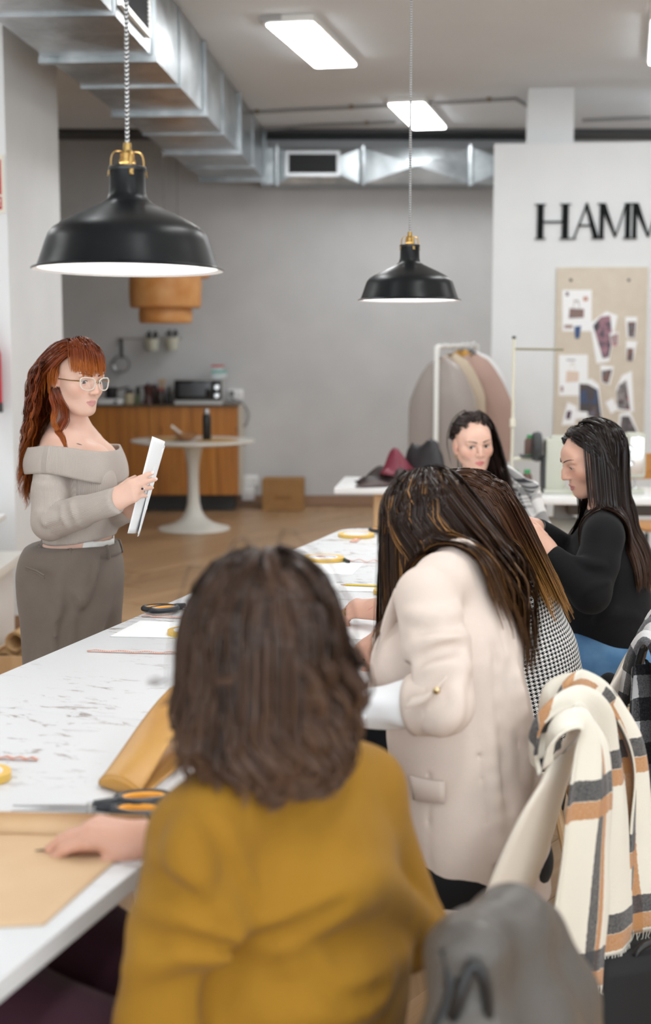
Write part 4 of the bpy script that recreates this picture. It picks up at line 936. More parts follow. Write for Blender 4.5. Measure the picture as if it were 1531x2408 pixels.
# ================================================================ smooth solid modelling (bodies and clothes)
def V(*a): return np.array(a, dtype=np.float32)
def nrm(v): v = np.asarray(v, float); return v/np.linalg.norm(v)
def smin(a, b, k):
    if k <= 0: return np.minimum(a, b)
    h = np.clip(.5+.5*(b-a)/k, 0, 1); return b*(1-h)+a*h-k*h*(1-h)
class Field:
    """smooth union / subtraction of tapered limbs, ellipsoids and blocks"""
    def __init__(s): s.ops = []
    def cap(s, a, b, ra, rb=None, k=.02, sub=False):
        a, b = np.asarray(a, np.float32), np.asarray(b, np.float32); rb = ra if rb is None else rb
        def f(p):
            ba = b-a; pa = p-a; L = max(float(ba @ ba), 1e-9); h = np.clip((pa @ ba)/L, 0, 1)
            return np.sqrt(((pa-h[..., None]*ba)**2).sum(-1))-(ra+(rb-ra)*h)
        m = max(ra, rb); lo = np.minimum(a, b)-m; hi = np.maximum(a, b)+m; s.ops.append((f, lo, hi, k, sub)); return s
    def chain(s, pts, rs, k=.02, k0=None, sub=False):
        for i in range(len(pts)-1): s.cap(pts[i], pts[i+1], rs[i], rs[i+1], k if i or k0 is None else k0, sub)
        return s
    def ell(s, c, r, Rm=None, k=.02, sub=False):
        c = np.asarray(c, np.float32); r = np.asarray(r, np.float32); Rm_ = None if Rm is None else np.asarray(Rm, np.float32)
        def f(p):
            q = p-c
            if Rm_ is not None: q = q @ Rm_
            k0 = np.sqrt(((q/r)**2).sum(-1)); k1 = np.sqrt(((q/(r*r))**2).sum(-1))+1e-9; return k0*(k0-1)/k1
        m = float(r.max()) if Rm is not None else r; s.ops.append((f, c-m, c+m, k, sub)); return s
    def ecap(s, a, b, side, ra, rb, k=.03, sub=False):
        """elliptic tapered trunk segment: ra=(half width along side, half depth)"""
        a, b = np.asarray(a, np.float32), np.asarray(b, np.float32); ax = nrm(b-a); sd = nrm(np.asarray(side)-ax*np.dot(side, ax)); fr = np.cross(ax, sd)
        ax, sd, fr = (x.astype(np.float32) for x in (ax, sd, fr)); L = float(np.linalg.norm(b-a))
        def f(p):
            q = p-a; t = q @ ax; h = np.clip(t/L, 0, 1); rw = ra[0]+(rb[0]-ra[0])*h; rd = ra[1]+(rb[1]-ra[1])*h
            e = np.maximum(np.abs(t-np.clip(t, 0, L)), 0)
            u = (q @ sd)/rw; v = (q @ fr)/rd; mr = np.minimum(rw, rd); w = e/mr
            k0 = np.sqrt(u*u+v*v+w*w); k1 = np.sqrt((u/rw)**2+(v/rd)**2+(w/mr)**2)+1e-9
            return k0*(k0-1)/k1
        m = max(max(ra), max(rb)); s.ops.append((f, np.minimum(a, b)-m, np.maximum(a, b)+m, k, sub)); return s
    def half(s, point, normal, k=.004):
        """cut away everything on the normal side"""
        p0 = np.asarray(point, np.float32); n_ = nrm(normal).astype(np.float32)
        s.ops.append((lambda p: -((p-p0) @ n_), None, None, k, True)); return s
    def cutbox(s, lo, hi, f, k=.004):
        s.ops.append((f, np.asarray(lo, np.float32), np.asarray(hi, np.float32), k, True)); return s
    def noise(s, fn): s.ops.append((fn, None, None, 0, 'add')); return s
    def fold(s, pts, rr, k=.02, sub=False, sink=.45):
        q = np.array(pts, np.float32)
        for _ in range(8):
            d = s.eval(q); e = 2e-3; g = np.stack([s.eval(q+np.eye(3, dtype=np.float32)[i]*e)-d for i in range(3)], -1)/e; g /= np.linalg.norm(g, axis=1)[:, None]+1e-6; q = q-np.clip(d, -.04, .04)[:, None]*g*.8
        q = q-g*(rr*sink if not sub else -rr*.35); q = spline(q, 7); n_ = len(q)
        return s.chain(list(q), [rr*(.35+.65*math.sin(math.pi*min(1, max(0, (i+.6)/n_)))) for i in range(n_)], k, sub=sub)
    def eval(s, p):
        p = np.asarray(p, np.float32); F = np.full(p.shape[:-1], 1.0, np.float32)
        for f, lo, hi, k, sub in s.ops:
            if sub == 'add': F = F+f(p)
            elif sub: F = -smin(-F, f(p), k)
            else: F = smin(F, f(p), k)
        return F
    def grid(s, res, lo=None, hi=None, pad=.03):
        L = [o for o in s.ops if o[4] is False]
        if lo is None: lo = np.min([o[1] for o in L], 0)-pad
        if hi is None: hi = np.max([o[2] for o in L], 0)+pad
        lo = np.asarray(lo, np.float32); hi = np.asarray(hi, np.float32)
        n = np.ceil((hi-lo)/res).astype(int)+1; ax = [lo[i]+res*np.arange(n[i], dtype=np.float32) for i in range(3)]
        F = np.full(n, .5, np.float32)
        for f, l, h, k, sub in s.ops:
            if l is None: sl = tuple(slice(0, n[i]) for i in range(3))
            else:
                m = k+.03; i0 = np.clip(np.floor((l-m-lo)/res).astype(int), 0, n); i1 = np.clip(np.ceil((h+m-lo)/res).astype(int)+1, 0, n)
                if (i1 <= i0).any(): continue
                sl = tuple(slice(i0[i], i1[i]) for i in range(3))
            P = np.stack(np.meshgrid(*[ax[i][sl[i]] for i in range(3)], indexing='ij'), -1)
            if sub == 'add': F[sl] = F[sl]+f(P)
            elif sub: F[sl] = -smin(-F[sl], f(P), k)
            else: F[sl] = smin(F[sl], f(P), k)
        return F, lo, res
    def mesh(s, res, lo=None, hi=None, relax=1):
        F, o, res = s.grid(res, lo, hi); return surface_nets(F, o, res, relax)
def surface_nets(F, o, res, relax=1):
    S_ = F < 0; n = np.array(F.shape); c = np.zeros(n-1, np.int8)
    for dx in (0, 1):
        for dy in (0, 1):
            for dz in (0, 1): c += S_[dx:n[0]-1+dx, dy:n[1]-1+dy, dz:n[2]-1+dz]
    act = (c > 0) & (c < 8); idx = np.full(n-1, -1, np.int32); cells = np.argwhere(act); idx[act] = np.arange(len(cells))
    acc = np.zeros((len(cells), 3), np.float32); cnt = np.zeros(len(cells), np.float32)
    cor = [(0, 0, 0), (1, 0, 0), (0, 1, 0), (1, 1, 0), (0, 0, 1), (1, 0, 1), (0, 1, 1), (1, 1, 1)]
    val = [F[cells[:, 0]+a, cells[:, 1]+b, cells[:, 2]+d] for a, b, d in cor]
    for i in range(8):
        for j in range(i+1, 8):
            a, b = np.array(cor[i]), np.array(cor[j])
            if abs(a-b).sum() != 1: continue
            va, vb = val[i], val[j]; x = (va < 0) != (vb < 0); t = np.where(x, va/np.where(x, va-vb, 1), 0)
            acc += np.where(x[:, None], a+(b-a)*t[:, None], 0); cnt += x
    verts = (cells+acc/np.maximum(cnt, 1)[:, None])*res+o; faces = []
    for ax in range(3):
        a1, a2 = (ax+1) % 3, (ax+2) % 3
        sl0 = [slice(None)]*3; sl1 = [slice(None)]*3; sl0[ax] = slice(0, -1); sl1[ax] = slice(1, None)
        ch = S_[tuple(sl0)] != S_[tuple(sl1)]; e = np.argwhere(ch)
        if not len(e): continue
        ok = (e[:, a1] > 0) & (e[:, a2] > 0) & (e[:, a1] < n[a1]-1) & (e[:, a2] < n[a2]-1); e = e[ok]
        fl = S_[tuple(e.T)]
        def cell(d1, d2):
            q = e.copy(); q[:, a1] -= d1; q[:, a2] -= d2; return idx[tuple(q.T)]
        q = np.stack([cell(1, 1), cell(0, 1), cell(0, 0), cell(1, 0)], 1); q[~fl] = q[~fl][:, ::-1]; faces.append(q)
    faces = np.concatenate(faces) if faces else np.zeros((0, 4), np.int32); faces = faces[(faces >= 0).all(1)]
    for _ in range(relax):
        ac = np.zeros_like(verts); ct = np.zeros(len(verts), np.float32)
        for a, b in ((0, 1), (1, 2), (2, 3), (3, 0)):
            np.add.at(ac, faces[:, a], verts[faces[:, b]]); np.add.at(ct, faces[:, a], 1); np.add.at(ac, faces[:, b], verts[faces[:, a]]); np.add.at(ct, faces[:, b], 1)
        verts = verts*.45+.55*ac/np.maximum(ct, 1)[:, None]
    return verts, faces
def npmesh(name, verts, faces, m, parent=None, uv=None, colors=None, mats=None, matidx=None, origin=None):
    verts = np.asarray(verts, np.float32); faces = np.asarray(faces, np.int32); k = faces.shape[1]
    if origin is not None: verts = verts-np.asarray(origin, np.float32)
    me = bpy.data.meshes.new(name); me.vertices.add(len(verts)); me.vertices.foreach_set('co', verts.ravel())
    me.loops.add(faces.size); me.loops.foreach_set('vertex_index', faces.ravel()); me.polygons.add(len(faces))
    me.polygons.foreach_set('loop_start', np.arange(0, faces.size, k, dtype=np.int32)); me.polygons.foreach_set('loop_total', np.full(len(faces), k, np.int32))
    me.polygons.foreach_set('use_smooth', np.ones(len(faces), bool))
    for mm in (mats or [m]): me.materials.append(mm)
    if matidx is not None: me.polygons.foreach_set('material_index', np.asarray(matidx, np.int32))
    if uv is not None:
        l = me.uv_layers.new(name='UVMap'); l.data.foreach_set('uv', np.asarray(uv, np.float32)[faces.ravel()].ravel())
    if colors is not None:
        a = me.color_attributes.new('tint', 'FLOAT_COLOR', 'POINT'); cc = np.ones((len(verts), 4), np.float32); cc[:, :colors.shape[1]] = colors; a.data.foreach_set('color', cc.ravel())
    me.update(); me.validate(); o = bpy.data.objects.new(name, me); link(o, parent); return o
def wob(p, seed, sc, amp):
    """cheap smooth 3-D wobble for folds"""
    r = np.random.RandomState(seed); out = 0
    for i in range(5):
        w = r.randn(3)*np.asarray(sc); ph = r.rand()*6.28; out = out+np.sin(p[..., 0]*w[0]+p[..., 1]*w[1]+p[..., 2]*w[2]+ph)
    return (out*amp/2.2).astype(np.float32)
# ================================================================ hands
def hand_field(fld, M4, curls=(20, 30, 20), thumb=(35, 20, 15), spread=3, s=1.0, right=True, per=None):
    """M4: 3x4 frame (origin wrist, x fingers, y thumb side, z back of hand). right flips nothing: y is always the thumb side"""
    A, o = M4[:, :3], M4[:, 3]
    def W(p): return A @ (np.asarray(p)*s)+o
    base = [(.082, .026, 0), (.087, .008, .003), (.083, -.010, .002), (.074, -.027, -.001)]
    ln = [(.040, .025, .021), (.045, .028, .022), (.041, .026, .021), (.032, .020, .019)]; rad = [.0092, .0095, .009, .0078]
    tips = []
    for i in range(4):
        b = base[i]; fld.cap(W((.004, b[1]*.62, 0)), W(b), .0155*s, .0115*s, .016)
    fld.ell(W((.03, .018, -.006)), np.array((.030, .016, .013))*s, A, .014); fld.ell(W((.03, -.016, -.006)), np.array((.032, .013, .012))*s, A, .014)
    for i in range(4):
        cu = (per[i] if per else curls); a = 0; p = np.array(base[i]); sp = math.radians((1.5-i)*spread)
        pts = [p]; 
        for L, c in zip(ln[i], cu):
            a += math.radians(c); p = p+L*np.array((math.cos(a)*math.cos(sp), math.sin(sp)*math.cos(a), -math.sin(a))); pts.append(p)
        r = rad[i]*s; rr = [r*1.08, r, r*.9, r*.74]
        fld.chain([W(q) for q in pts], rr, .003, k0=.010); tips.append((W(pts[-1]), A @ (pts[-1]-pts[-2]), A @ np.cross(pts[-1]-pts[-2], (0, 1, 0)), r))
    # thumb
    t0 = np.array((.018, .020, -.006)); a, b, c = [math.radians(x) for x in thumb]
    d1 = np.array((math.cos(a), math.sin(a)*.9, -math.sin(b))); d1 /= np.linalg.norm(d1); t1 = t0+d1*.042
    d2 = np.array((math.cos(a-c), math.sin(a-c)*.9, -math.sin(b))); d2 /= np.linalg.norm(d2); t2 = t1+d2*.033; t3 = t2+d2*.026+np.array((0, -.003, 0))
    fld.chain([W(t0), W(t1), W(t2), W(t3)], [.0155*s, .0115*s, .0102*s, .0082*s], .004, k0=.016); tips.append((W(t3), A @ (t3-t2), A @ np.array((0, .3, 1.0)), .0098*s))
    return tips
def frame(o, x, z):
    """3x4: x finger direction, z back-of-hand direction"""
    x = nrm(x); z = np.asarray(z, float); z = nrm(z-x*np.dot(x, z)); y = np.cross(z, x); return np.concatenate([np.stack([x, y, z], 1), np.asarray(o, float)[:, None]], 1)
def mirror_y(F): G = F.copy(); G[:, 1] = -G[:, 1]; return G
# ================================================================ heads
def head_frame(o, yaw_dir, pitch=0, roll=0, up=(0, 0, 1)):
    """columns x right, y forward (face), z up"""
    f = nrm((yaw_dir[0], yaw_dir[1], 0)); u = np.array((0, 0, 1.0)); r = np.cross(f, u)
    p = math.radians(pitch); f2 = f*math.cos(p)+u*math.sin(p); u2 = np.cross(r, f2)
    q = math.radians(roll); r2 = r*math.cos(q)+u2*math.sin(q); u3 = np.cross(r2, f2)
    return np.concatenate([np.stack([r2, f2, u3], 1), np.asarray(o, float)[:, None]], 1)
def head_field(fld, H, s=1.0, face=True, neck=None, nose=1.0, jaw=1.0, op=1.0):
    A, o = H[:, :3], H[:, 3]
    def W(p): return A @ (np.asarray(p, float)*s)+o
    def E(c, r, k=.02, sub=False): fld.ell(W(c), np.array(r)*s, A, k*s, sub)
    E((0, -.014, .030), (.074, .094, .086)); E((0, .012, .010), (.068, .078, .080), .02)
    E((0, .022, -.045), (.057*jaw, .058, .060), .03); E((0, .052, -.088), (.026*jaw, .026, .020), .028)
    for x in (-1, 1):
        E((x*.040, .050, -.024), (.026, .026, .026), .024); fld.cap(W((x*.058*jaw, .0, -.055)), W((x*.022, .058, -.094)), .012*s, .011*s, .03*s)
    if face:
        E((0, .072, .030), (.052, .018, .030), .02); E((0, .064, -.058), (.030, .0235, .030), .02)
        for x in (-1, 1):
            E((x*.033, .102, .000), (.019, .022, .0125), .018, True)                        # eye hollow
            fld.cap(W((x*.014, .0875, .0175)), W((x*.046, .078, .0195)), .0065*s, .0055*s, .012*s)  # brow
            E((x*.0325, .0735, -.0005), (.0152, .0146, .0142), .004)                        # lids
        fld.chain([W((0, .084, .012)), W((0, .0985, -.012*nose)), W((0, .1055, -.031*nose))], [.0072*s, .0080*s, .0098*s], .012*s)
        for x in (-1, 1): E((x*.0115, .0965, -.0345*nose), (.0075, .0095, .0072), .008); fld.cap(W((x*.0065, .1035, -.043*nose)), W((x*.0075, .098, -.0385*nose)), .0026*s, .003*s, .003*s, True)
        fld.chain([W((-.0215, .0815, -.0655)), W((-.009, .0890, -.0620)), W((0, .0900, -.0632)), W((.009, .0890, -.0620)), W((.0215, .0815, -.0655))], [.002*s, .0040*s, .0040*s, .0040*s, .002*s], .006*s)
        fld.chain([W((-.018, .0825, -.0690)), W((0, .0880, -.0732)), W((.018, .0825, -.0690))], [.0025*s, .0054*s, .0025*s], .006*s)
        fld.chain([W((-.0205, .0865, -.0662)), W((0, .0955, -.0672)), W((.0205, .0865, -.0662))], [.0011*s, .0016*s, .0011*s], .004*s, sub=True)
        E((0, .067, -.094), (.017, .0155, .014), .02)
        for x in (-1, 1):       # almond opening of the lids
            c = np.asarray(W((x*.0325, .0735, -.0005)), np.float32); Af = A.astype(np.float32)
            def f(p, c=c, x=x):
                q = (p-c) @ Af/s; u = q[..., 0]; z = q[..., 2]-.0006
                R1 = .0205; up = np.sqrt(u*u+(z+R1-.0056*op)**2)-R1; lo = np.sqrt(u*u+(z-R1-.009+.0128)**2)-R1-.0006
                return np.maximum(np.maximum(up, lo), -(q[..., 1]-.004))*s
            fld.cutbox(c-.022, c+.022, f, .0012)
    for x in (-1, 1):           # ears
        E((x*.0775, -.012, -.008), (.0085, .0195, .032), .005); E((x*.0865, -.008, -.004), (.0075, .0110, .020), .004, True); E((x*.0755, -.003, -.034), (.0065, .009, .010), .006)
    return W
def eyes(H, parent, s=1.0, look=(0, 0), iris=(70, 46, 32), brow=(50, 34, 28), lash=.0008, op=1.0):
    A, o = H[:, :3], H[:, 3]; W = lambda p: A @ (np.asarray(p, float)*s)+o
    for x in (-1, 1):
        c = W((x*.0325, .0735, -.0005)); d = nrm(A @ np.array((math.sin(R(look[0])), math.cos(R(look[0]))*math.cos(R(look[1])), math.sin(R(look[1])))))
        b = MB(); b.ball((0, 0, 0), .0134*s, 20, 14); e = build('eye', b, M['eye_white'], parent, auto=None); e.location = c
        e.rotation_mode = 'QUATERNION'; e.rotation_quaternion = Vector((0, 0, 1)).rotation_difference(Vector(d))
        r = .0134*s
        build('iris', MB().lathe([(.0062*s, r*.875), (.0056*s, r*.93), (.0024*s, r*.995)], 20), pm(iris, .25), e, auto=None); build('pupil', MB().lathe([(.0026*s, r*.985), (0, r*1.008)], 14), M['black'], e, auto=None)
        R1 = .0205; q = []
        for i in range(13):
            u = (-1+2*i/12)*.0138; z = math.sqrt(R1*R1-u*u)-R1+.0056*op; yy = math.sqrt(max(.0152**2-u*u-z*z, 0))*1.0; q.append(W((x*.0325+u, .0735+yy+.0006, -.0005+z+.0008)))
        build('lash_line', MB().tube(q, [lash*s*(.5+math.sin(math.pi*i/12)) for i in range(13)], 5), pm((24, 18, 16)), parent)
        q = [W((x*(.013+.034*i/10), .0985-.4*(i/10)**2*.05-.004*(i/10), .0195+.0052*math.sin(i/10*2.3)+.001)) for i in range(11)]
        fw = []
        build('eyebrow', MB().tube(project(q, parent), [(.0030*(1-.75*(i/10)))*s+.0004 for i in range(11)], 6, flat=.55), pm(brow, .8), parent)
PROJ = {}
def project(q, parent):
    f = PROJ.get(parent.name); 
    if f is None: return q
    q = np.array(q, np.float32)
    for _ in range(6):
        d = f.eval(q); e = 1e-3; g = np.stack([f.eval(q+np.eye(3, dtype=np.float32)[i]*e)-d for i in range(3)], -1)/e; q = q-d[:, None]*g*.8
    return list(q+g*.0006)
def skin_colors(verts, H, s, lip=(.62, .22, .20), blush=.10, base=None):
    A, o = H[:, :3], H[:, 3]; q = ((verts-o) @ A)/s; c = np.ones((len(verts), 3), np.float32)*np.array(base, np.float32)
    def g(cx, cy, cz, rx, ry, rz): return np.exp(-(((q[:, 0]-cx)/rx)**2+((q[:, 1]-cy)/ry)**2+((q[:, 2]-cz)/rz)**2))
    bl = np.array(base)*np.array((1.03, .72, .66))
    for x in (-1, 1):
        w = (g(x*.043, .065, -.028, .022, .03, .016)*blush*4)[:, None].clip(0, .55); c = c*(1-w)+bl*w
        w = (g(x*.078, -.008, -.01, .012, .03, .035)*.35)[:, None]; c = c*(1-w)+bl*w
    w = (g(0, .11, -.034, .014, .014, .012)*.3)[:, None]; c = c*(1-w)+bl*w
    u = np.abs(q[:, 0]); upz = -.0662+.0075*(1-(u/.022)**2)+.002*np.exp(-((u-.007)/.005)**2); loz = -.0662-.0128*(1-(u/.0215)**2)
    w = ((u < .0222) & (q[:, 1] > .075) & (q[:, 2] < upz) & (q[:, 2] > loz)).astype(np.float32)[:, None]*.85; c = c*(1-w)+np.array(lip)*w
    return c
# ================================================================ hair
def grow(H, s, body, n_guides, length, part=0.0, side=.55, back=.35, vol=.012, steps=34, seed=1, hairline=None, curl=0.0, stiff=.55, seedfn=None, pull=None, lenvar=.12, offs=.004, lenfn=None, keep=None):
    """comb guide hairs from the scalp; they follow the head, then fall and lie on what is below"""
    rnd = np.random.RandomState(seed); A, o = H[:, :3], H[:, 3]
    def W(p): return (p*s) @ A.T+o
    roots = []; 
    while len(roots) < n_guides:
        d = rnd.randn(3); d /= np.linalg.norm(d); az = math.degrees(math.atan2(abs(d[0]), d[1])); el = math.degrees(math.asin(d[2]))
        lim = np.interp(az, [0, 30, 60, 80, 95, 120, 180], hairline or [42, 40, 26, 6, -2, -30, -42])
        if el < lim: continue
        if keep is not None and not keep(d): continue
        roots.append(d)
    D = np.array(roots); Pl = D*np.array((.0745, .0945, .0865))+np.array((0, -.014, .030)); vols = vol*rnd.rand(n_guides)**.7+offs; vols = vols*(.35+.65*np.clip((Pl[:, 2]+.06)/.1, 0, 1))
    P = W(Pl).astype(np.float32); sx = np.where(Pl[:, 0] >= part, 1.0, -1.0)
    d0 = np.stack([sx*side*np.clip(np.abs(Pl[:, 0]-part)/.035, .12, 1), -back*np.ones(n_guides)-.5*(np.abs(Pl[:, 0]-part) < .02), -.15*np.ones(n_guides)], 1)
    if seedfn is not None: d0 = seedfn(Pl, d0)
    nr = D/np.array((.0745, .0945, .0865)); nr /= np.linalg.norm(nr, axis=1)[:, None]; d0 = d0-nr*(d0*nr).sum(1)[:, None]; d0 += nr*.12; d0 /= np.linalg.norm(d0, axis=1)[:, None]
    d = (d0 @ A.T).astype(np.float32); Ls = (length if lenfn is None else np.clip(length+lenfn*(Pl[:, 2]-.115), .05, 9))*(1-lenvar*rnd.rand(n_guides))
    if callable(pull): pass
    out = [P]; ds = (Ls/steps).astype(np.float32); nn = (nr @ A.T).astype(np.float32); nrs = [nn]; ph = rnd.rand(n_guides)*6.28
    for k in range(steps):
        g = np.array((0, 0, -1), np.float32); dd = d*stiff+g*(1-stiff)
        if pull is not None: dd = dd+pull(P, k/steps, Pl)
        if curl: 
            w = np.cross(d, nn); dd = dd+w*(curl*np.sin(ph+k*.75))[:, None]+nn*(curl*.7*np.cos(ph+k*.75))[:, None]
        dd /= np.linalg.norm(dd, axis=1)[:, None]+1e-9; Q = P+dd*ds[:, None]
        for _ in range(2):
            e = body.eval(Q); ep = 2e-3; gr = np.stack([body.eval(Q+np.eye(3, dtype=np.float32)[i]*ep)-e for i in range(3)], -1)/ep; gr /= np.linalg.norm(gr, axis=1)[:, None]+1e-6
            pen = np.clip(vols.astype(np.float32)-e, 0, .03); Q = Q+gr*pen[:, None]
        hit = (pen > 0)[:, None]; nn = np.where(hit, gr, nn*.9+gr*.1); nn /= np.linalg.norm(nn, axis=1)[:, None]+1e-9
        d = Q-P; d /= np.linalg.norm(d, axis=1)[:, None]+1e-9; P = Q; out.append(P); nrs.append(nn)
    return np.stack(out, 1), np.stack(nrs, 1)
def strands(name, G, Nn, m, parent, per=8, width=.0018, clump=.007, seed=2, tint=(1, 1), skip=2, frizz=.0008):
    rnd = np.random.RandomState(seed)
    if G.shape[1] > 24 and skip > 1: G, Nn = G[:, ::skip], Nn[:, ::skip]
    n, k = G.shape[:2]; t = np.linspace(0, 1, k, dtype=np.float32)
    P = np.repeat(G, per, 0); NN = np.repeat(Nn, per, 0); N_ = n*per
    T = np.gradient(P, axis=1); T /= np.linalg.norm(T, axis=2)[..., None]+1e-9; Wd = np.cross(T, NN); Wd /= np.linalg.norm(Wd, axis=2)[..., None]+1e-9
    a = rnd.randn(N_).astype(np.float32)*clump; b = np.abs(rnd.randn(N_)).astype(np.float32)*clump*.35; ph = rnd.rand(N_, 1).astype(np.float32)*6.28; fr = (6+6*rnd.rand(N_, 1)).astype(np.float32)
    prof = (.75+.25*np.sin(t*3.0)-.35*t**3)[None, :]
    offa = a[:, None]*prof+frizz*np.sin(ph+fr*t[None, :]*2)*(t[None, :]); offb = b[:, None]*prof+frizz*np.cos(ph*1.7+fr*t[None, :]*2)*t[None, :]
    P = P+Wd*offa[..., None]+NN*(offb[..., None]-.0005)
    w = width*(.6+.8*rnd.rand(N_, 1))*np.clip(1.15-t[None, :]**4, .15, 1)*np.clip(t[None, :]*8+.5, 0, 1)
    tw = rnd.randn(N_, 1)*.35; Wn = Wd*np.cos(tw)[..., None]+NN*np.sin(tw)[..., None]
    L = P-Wn*w[..., None]/2; Rr = P+Wn*w[..., None]/2; vs = np.stack([L, Rr], 2).reshape(-1, 3)
    base = (np.arange(N_)*k*2)[:, None]+np.arange(k-1)[None, :]*2; f = np.stack([base, base+1, base+3, base+2], -1).reshape(-1, 4)
    r1 = np.repeat(rnd.rand(n), per)*.55+rnd.rand(N_)*.45
    col = np.zeros((N_, k, 2, 3), np.float32); col[..., 0] = r1[:, None, None]; col[..., 1] = t[None, :, None]; col[..., 2] = rnd.rand(N_)[:, None, None]
    return npmesh(name, vs, f, m, parent, colors=col.reshape(-1, 3))
def hair_mat(name, root, dark, light, tip, rough=.38, tipat=.55, lights=.75, light2=None, spec=.2):
    n = N(name); a = n.attr('tint'); r, t, q = n.sep(a[0])[0], n.sep(a[0])[1], n.sep(a[0])[2]
    c = n.mix(n.ramp(r, [(.15, (0, 0, 0)), (lights, (.6, .6, .6)), (1, (1, 1, 1))]), dark, light)
    if light2: c = n.mix(n.math('GREATER_THAN', q, .90), c, light2)
    c = n.mix(n.ramp(t, [(0, (1, 1, 1)), (.16, (0, 0, 0))]), c, root); c = n.mix(n.math('MULTIPLY', n.ramp(t, [(tipat, (0, 0, 0)), (1, (1, 1, 1))]), .7), c, tip)
    n.set(col=c, rough=rough, spec=spec); n.b.inputs['Anisotropic'].default_value = .4; return n.m
# ================================================================ people
def skin(name, rough=.46):
    n = N(name); a = n.attr('tint'); f = n.noise(n.coord('Object'), 60, 3)
    n.set(col=n.mix(n.math('MULTIPLY', f, .10), a[0], (.55, .28, .22)), rough=rough, spec=.4, sss=.12); n.b.inputs['Subsurface Radius'].default_value = (.012, .005, .003); n.b.inputs['Subsurface Scale'].default_value = .6
    return n.m
M['eye_white'] = plain('eye_white', srgb(226, 222, 218), .25); M['skin'] = skin('skin')
def fabric(name, c, c2=None, scale=220, bump=.25, rough=.85, sheen=.08, spec=.2, ribs=None):
    n = N(name); v = n.coord('Object'); f = n.noise(v, scale, 2); g = n.noise(v, 9, 3)
    col = n.mix(n.ramp(g, [(.3, (0, 0, 0)), (.7, (1, 1, 1))]), c, c2 or tuple(x*.93 for x in c)); col = n.mix(n.math('MULTIPLY', f, .12), col, (0, 0, 0))
    n.set(col=col, rough=rough, sheen=sheen, spec=spec)
    h = f
    if ribs:
        uv = n.sep(n.coord('UV')); w = n.math('SINE', n.math('MULTIPLY', uv[0], 6.2832*ribs)); h = n.math('ADD', n.math('MULTIPLY', w, .5), n.math('MULTIPLY', f, .5))
        n.set(col=n.mix(n.math('MULTIPLY', n.math('MULTIPLY_ADD', w, -.5, .5), .16), col, (.08, .06, .05)))
    n.bump(h, bump, .0015); return n.m
def bone_uv(verts, bones):
    """cloth coordinates along the nearest limb: u metres around, v metres along"""
    best = np.full(len(verts), 9e9); uv = np.zeros((len(verts), 2), np.float32)
    for a, b, ref, rad in bones:
        a, b = np.asarray(a, float), np.asarray(b, float); ax = nrm(b-a); L = np.linalg.norm(b-a); rf = nrm(np.asarray(ref)-ax*np.dot(ref, ax)); w = np.cross(ax, rf)
        q = verts-a; t = q @ ax; h = np.clip(t, 0, L); d = np.linalg.norm(q-h[:, None]*ax, axis=1)-rad; m = d < best; best[m] = d[m]
        an = np.arctan2(q @ w, q @ rf); uv[m, 0] = (an*rad)[m]; uv[m, 1] = t[m]
    return uv
class Person:
    def __init__(s, label, base):
        s.t = thing('person', label, 'person', base); s.o = np.array(base, float); s.t.location = base; s.parts = []; s.skinf = []; s.tone = None
    def own(s, o):
        """re-parent keeping world place"""
        o.parent = s.t; o.location = Vector(o.location)-Vector(s.o); return o
    def skin_mesh(s, pieces, tone, H=None, hs=1.0, lip=None, blush=.1):
        V_, F_, off = [], [], 0
        for v, f in pieces: V_.append(v); F_.append(f+off); off += len(v)
        v = np.concatenate(V_); f = np.concatenate(F_); c = skin_colors(v, H, hs, lip or (.55, .2, .19), blush, tone) if H is not None else np.ones((len(v), 3))*tone
        s.body = s.own(npmesh('body', v, f, M['skin'], None, colors=c.astype(np.float32))); return s.body
    def cloth(s, name, fld, res, m, relax=1, lo=None, hi=None, bones=None, parent=None):
        v, f = fld.mesh(res, lo, hi, relax); return s.own(npmesh(name, v, f, m, None, uv=None if bones is None else bone_uv(v, bones)))
    def add(s, name, mb, m, under=None, **kw):
        o = build(name, mb, m, None, **kw)
        if under is None: return s.own(o)
        o.parent = under; return o
def sub(o, parent, person):
    """make a world-built object a sub-part of a part"""
    o.parent = parent; o.location = Vector(o.location)-Vector(person.o) if o.parent else o.location; return o
def wpart(person, parent, name, mb, m, **kw):
    """world-space builder parented to a part whose own location is -person.o in the person's frame"""
    o = build(name, mb, m, None, **kw); o.parent = parent; return o
def nails(tips, person, body, m, s=1.0, which=range(5)):
    for i in which:
        p, d, n_, r = tips[i]; d = nrm(d); n_ = np.asarray(n_, float); n_ = n_-d*np.dot(n_, d); n_ = nrm(n_); w = np.cross(d, n_)
        b = MB().ball((0, 0, 0), 1, 10, 6); q = [p+d*(v[0]*.0062-.001)+w*(v[1]*r*.62)+n_*(r*.62+v[2]*.0016) for v in b.v]; b.v = [tuple(map(float, x)) for x in q]
        wpart(person, body, 'fingernail', b, m, auto=None)
def neck_col(fld, H, s, base, r=(.050, .056), k=.03):
    A, o = H[:, :3], H[:, 3]; fld.cap(A @ np.array((0, -.022, -.055))*s+o, base, r[0]*s, r[1]*s, k)
TONE_A = srgb(226, 186, 166); TONE_E = srgb(214, 168, 146); TONE_F = srgb(226, 184, 164); TONE_H = srgb(206, 158, 136)

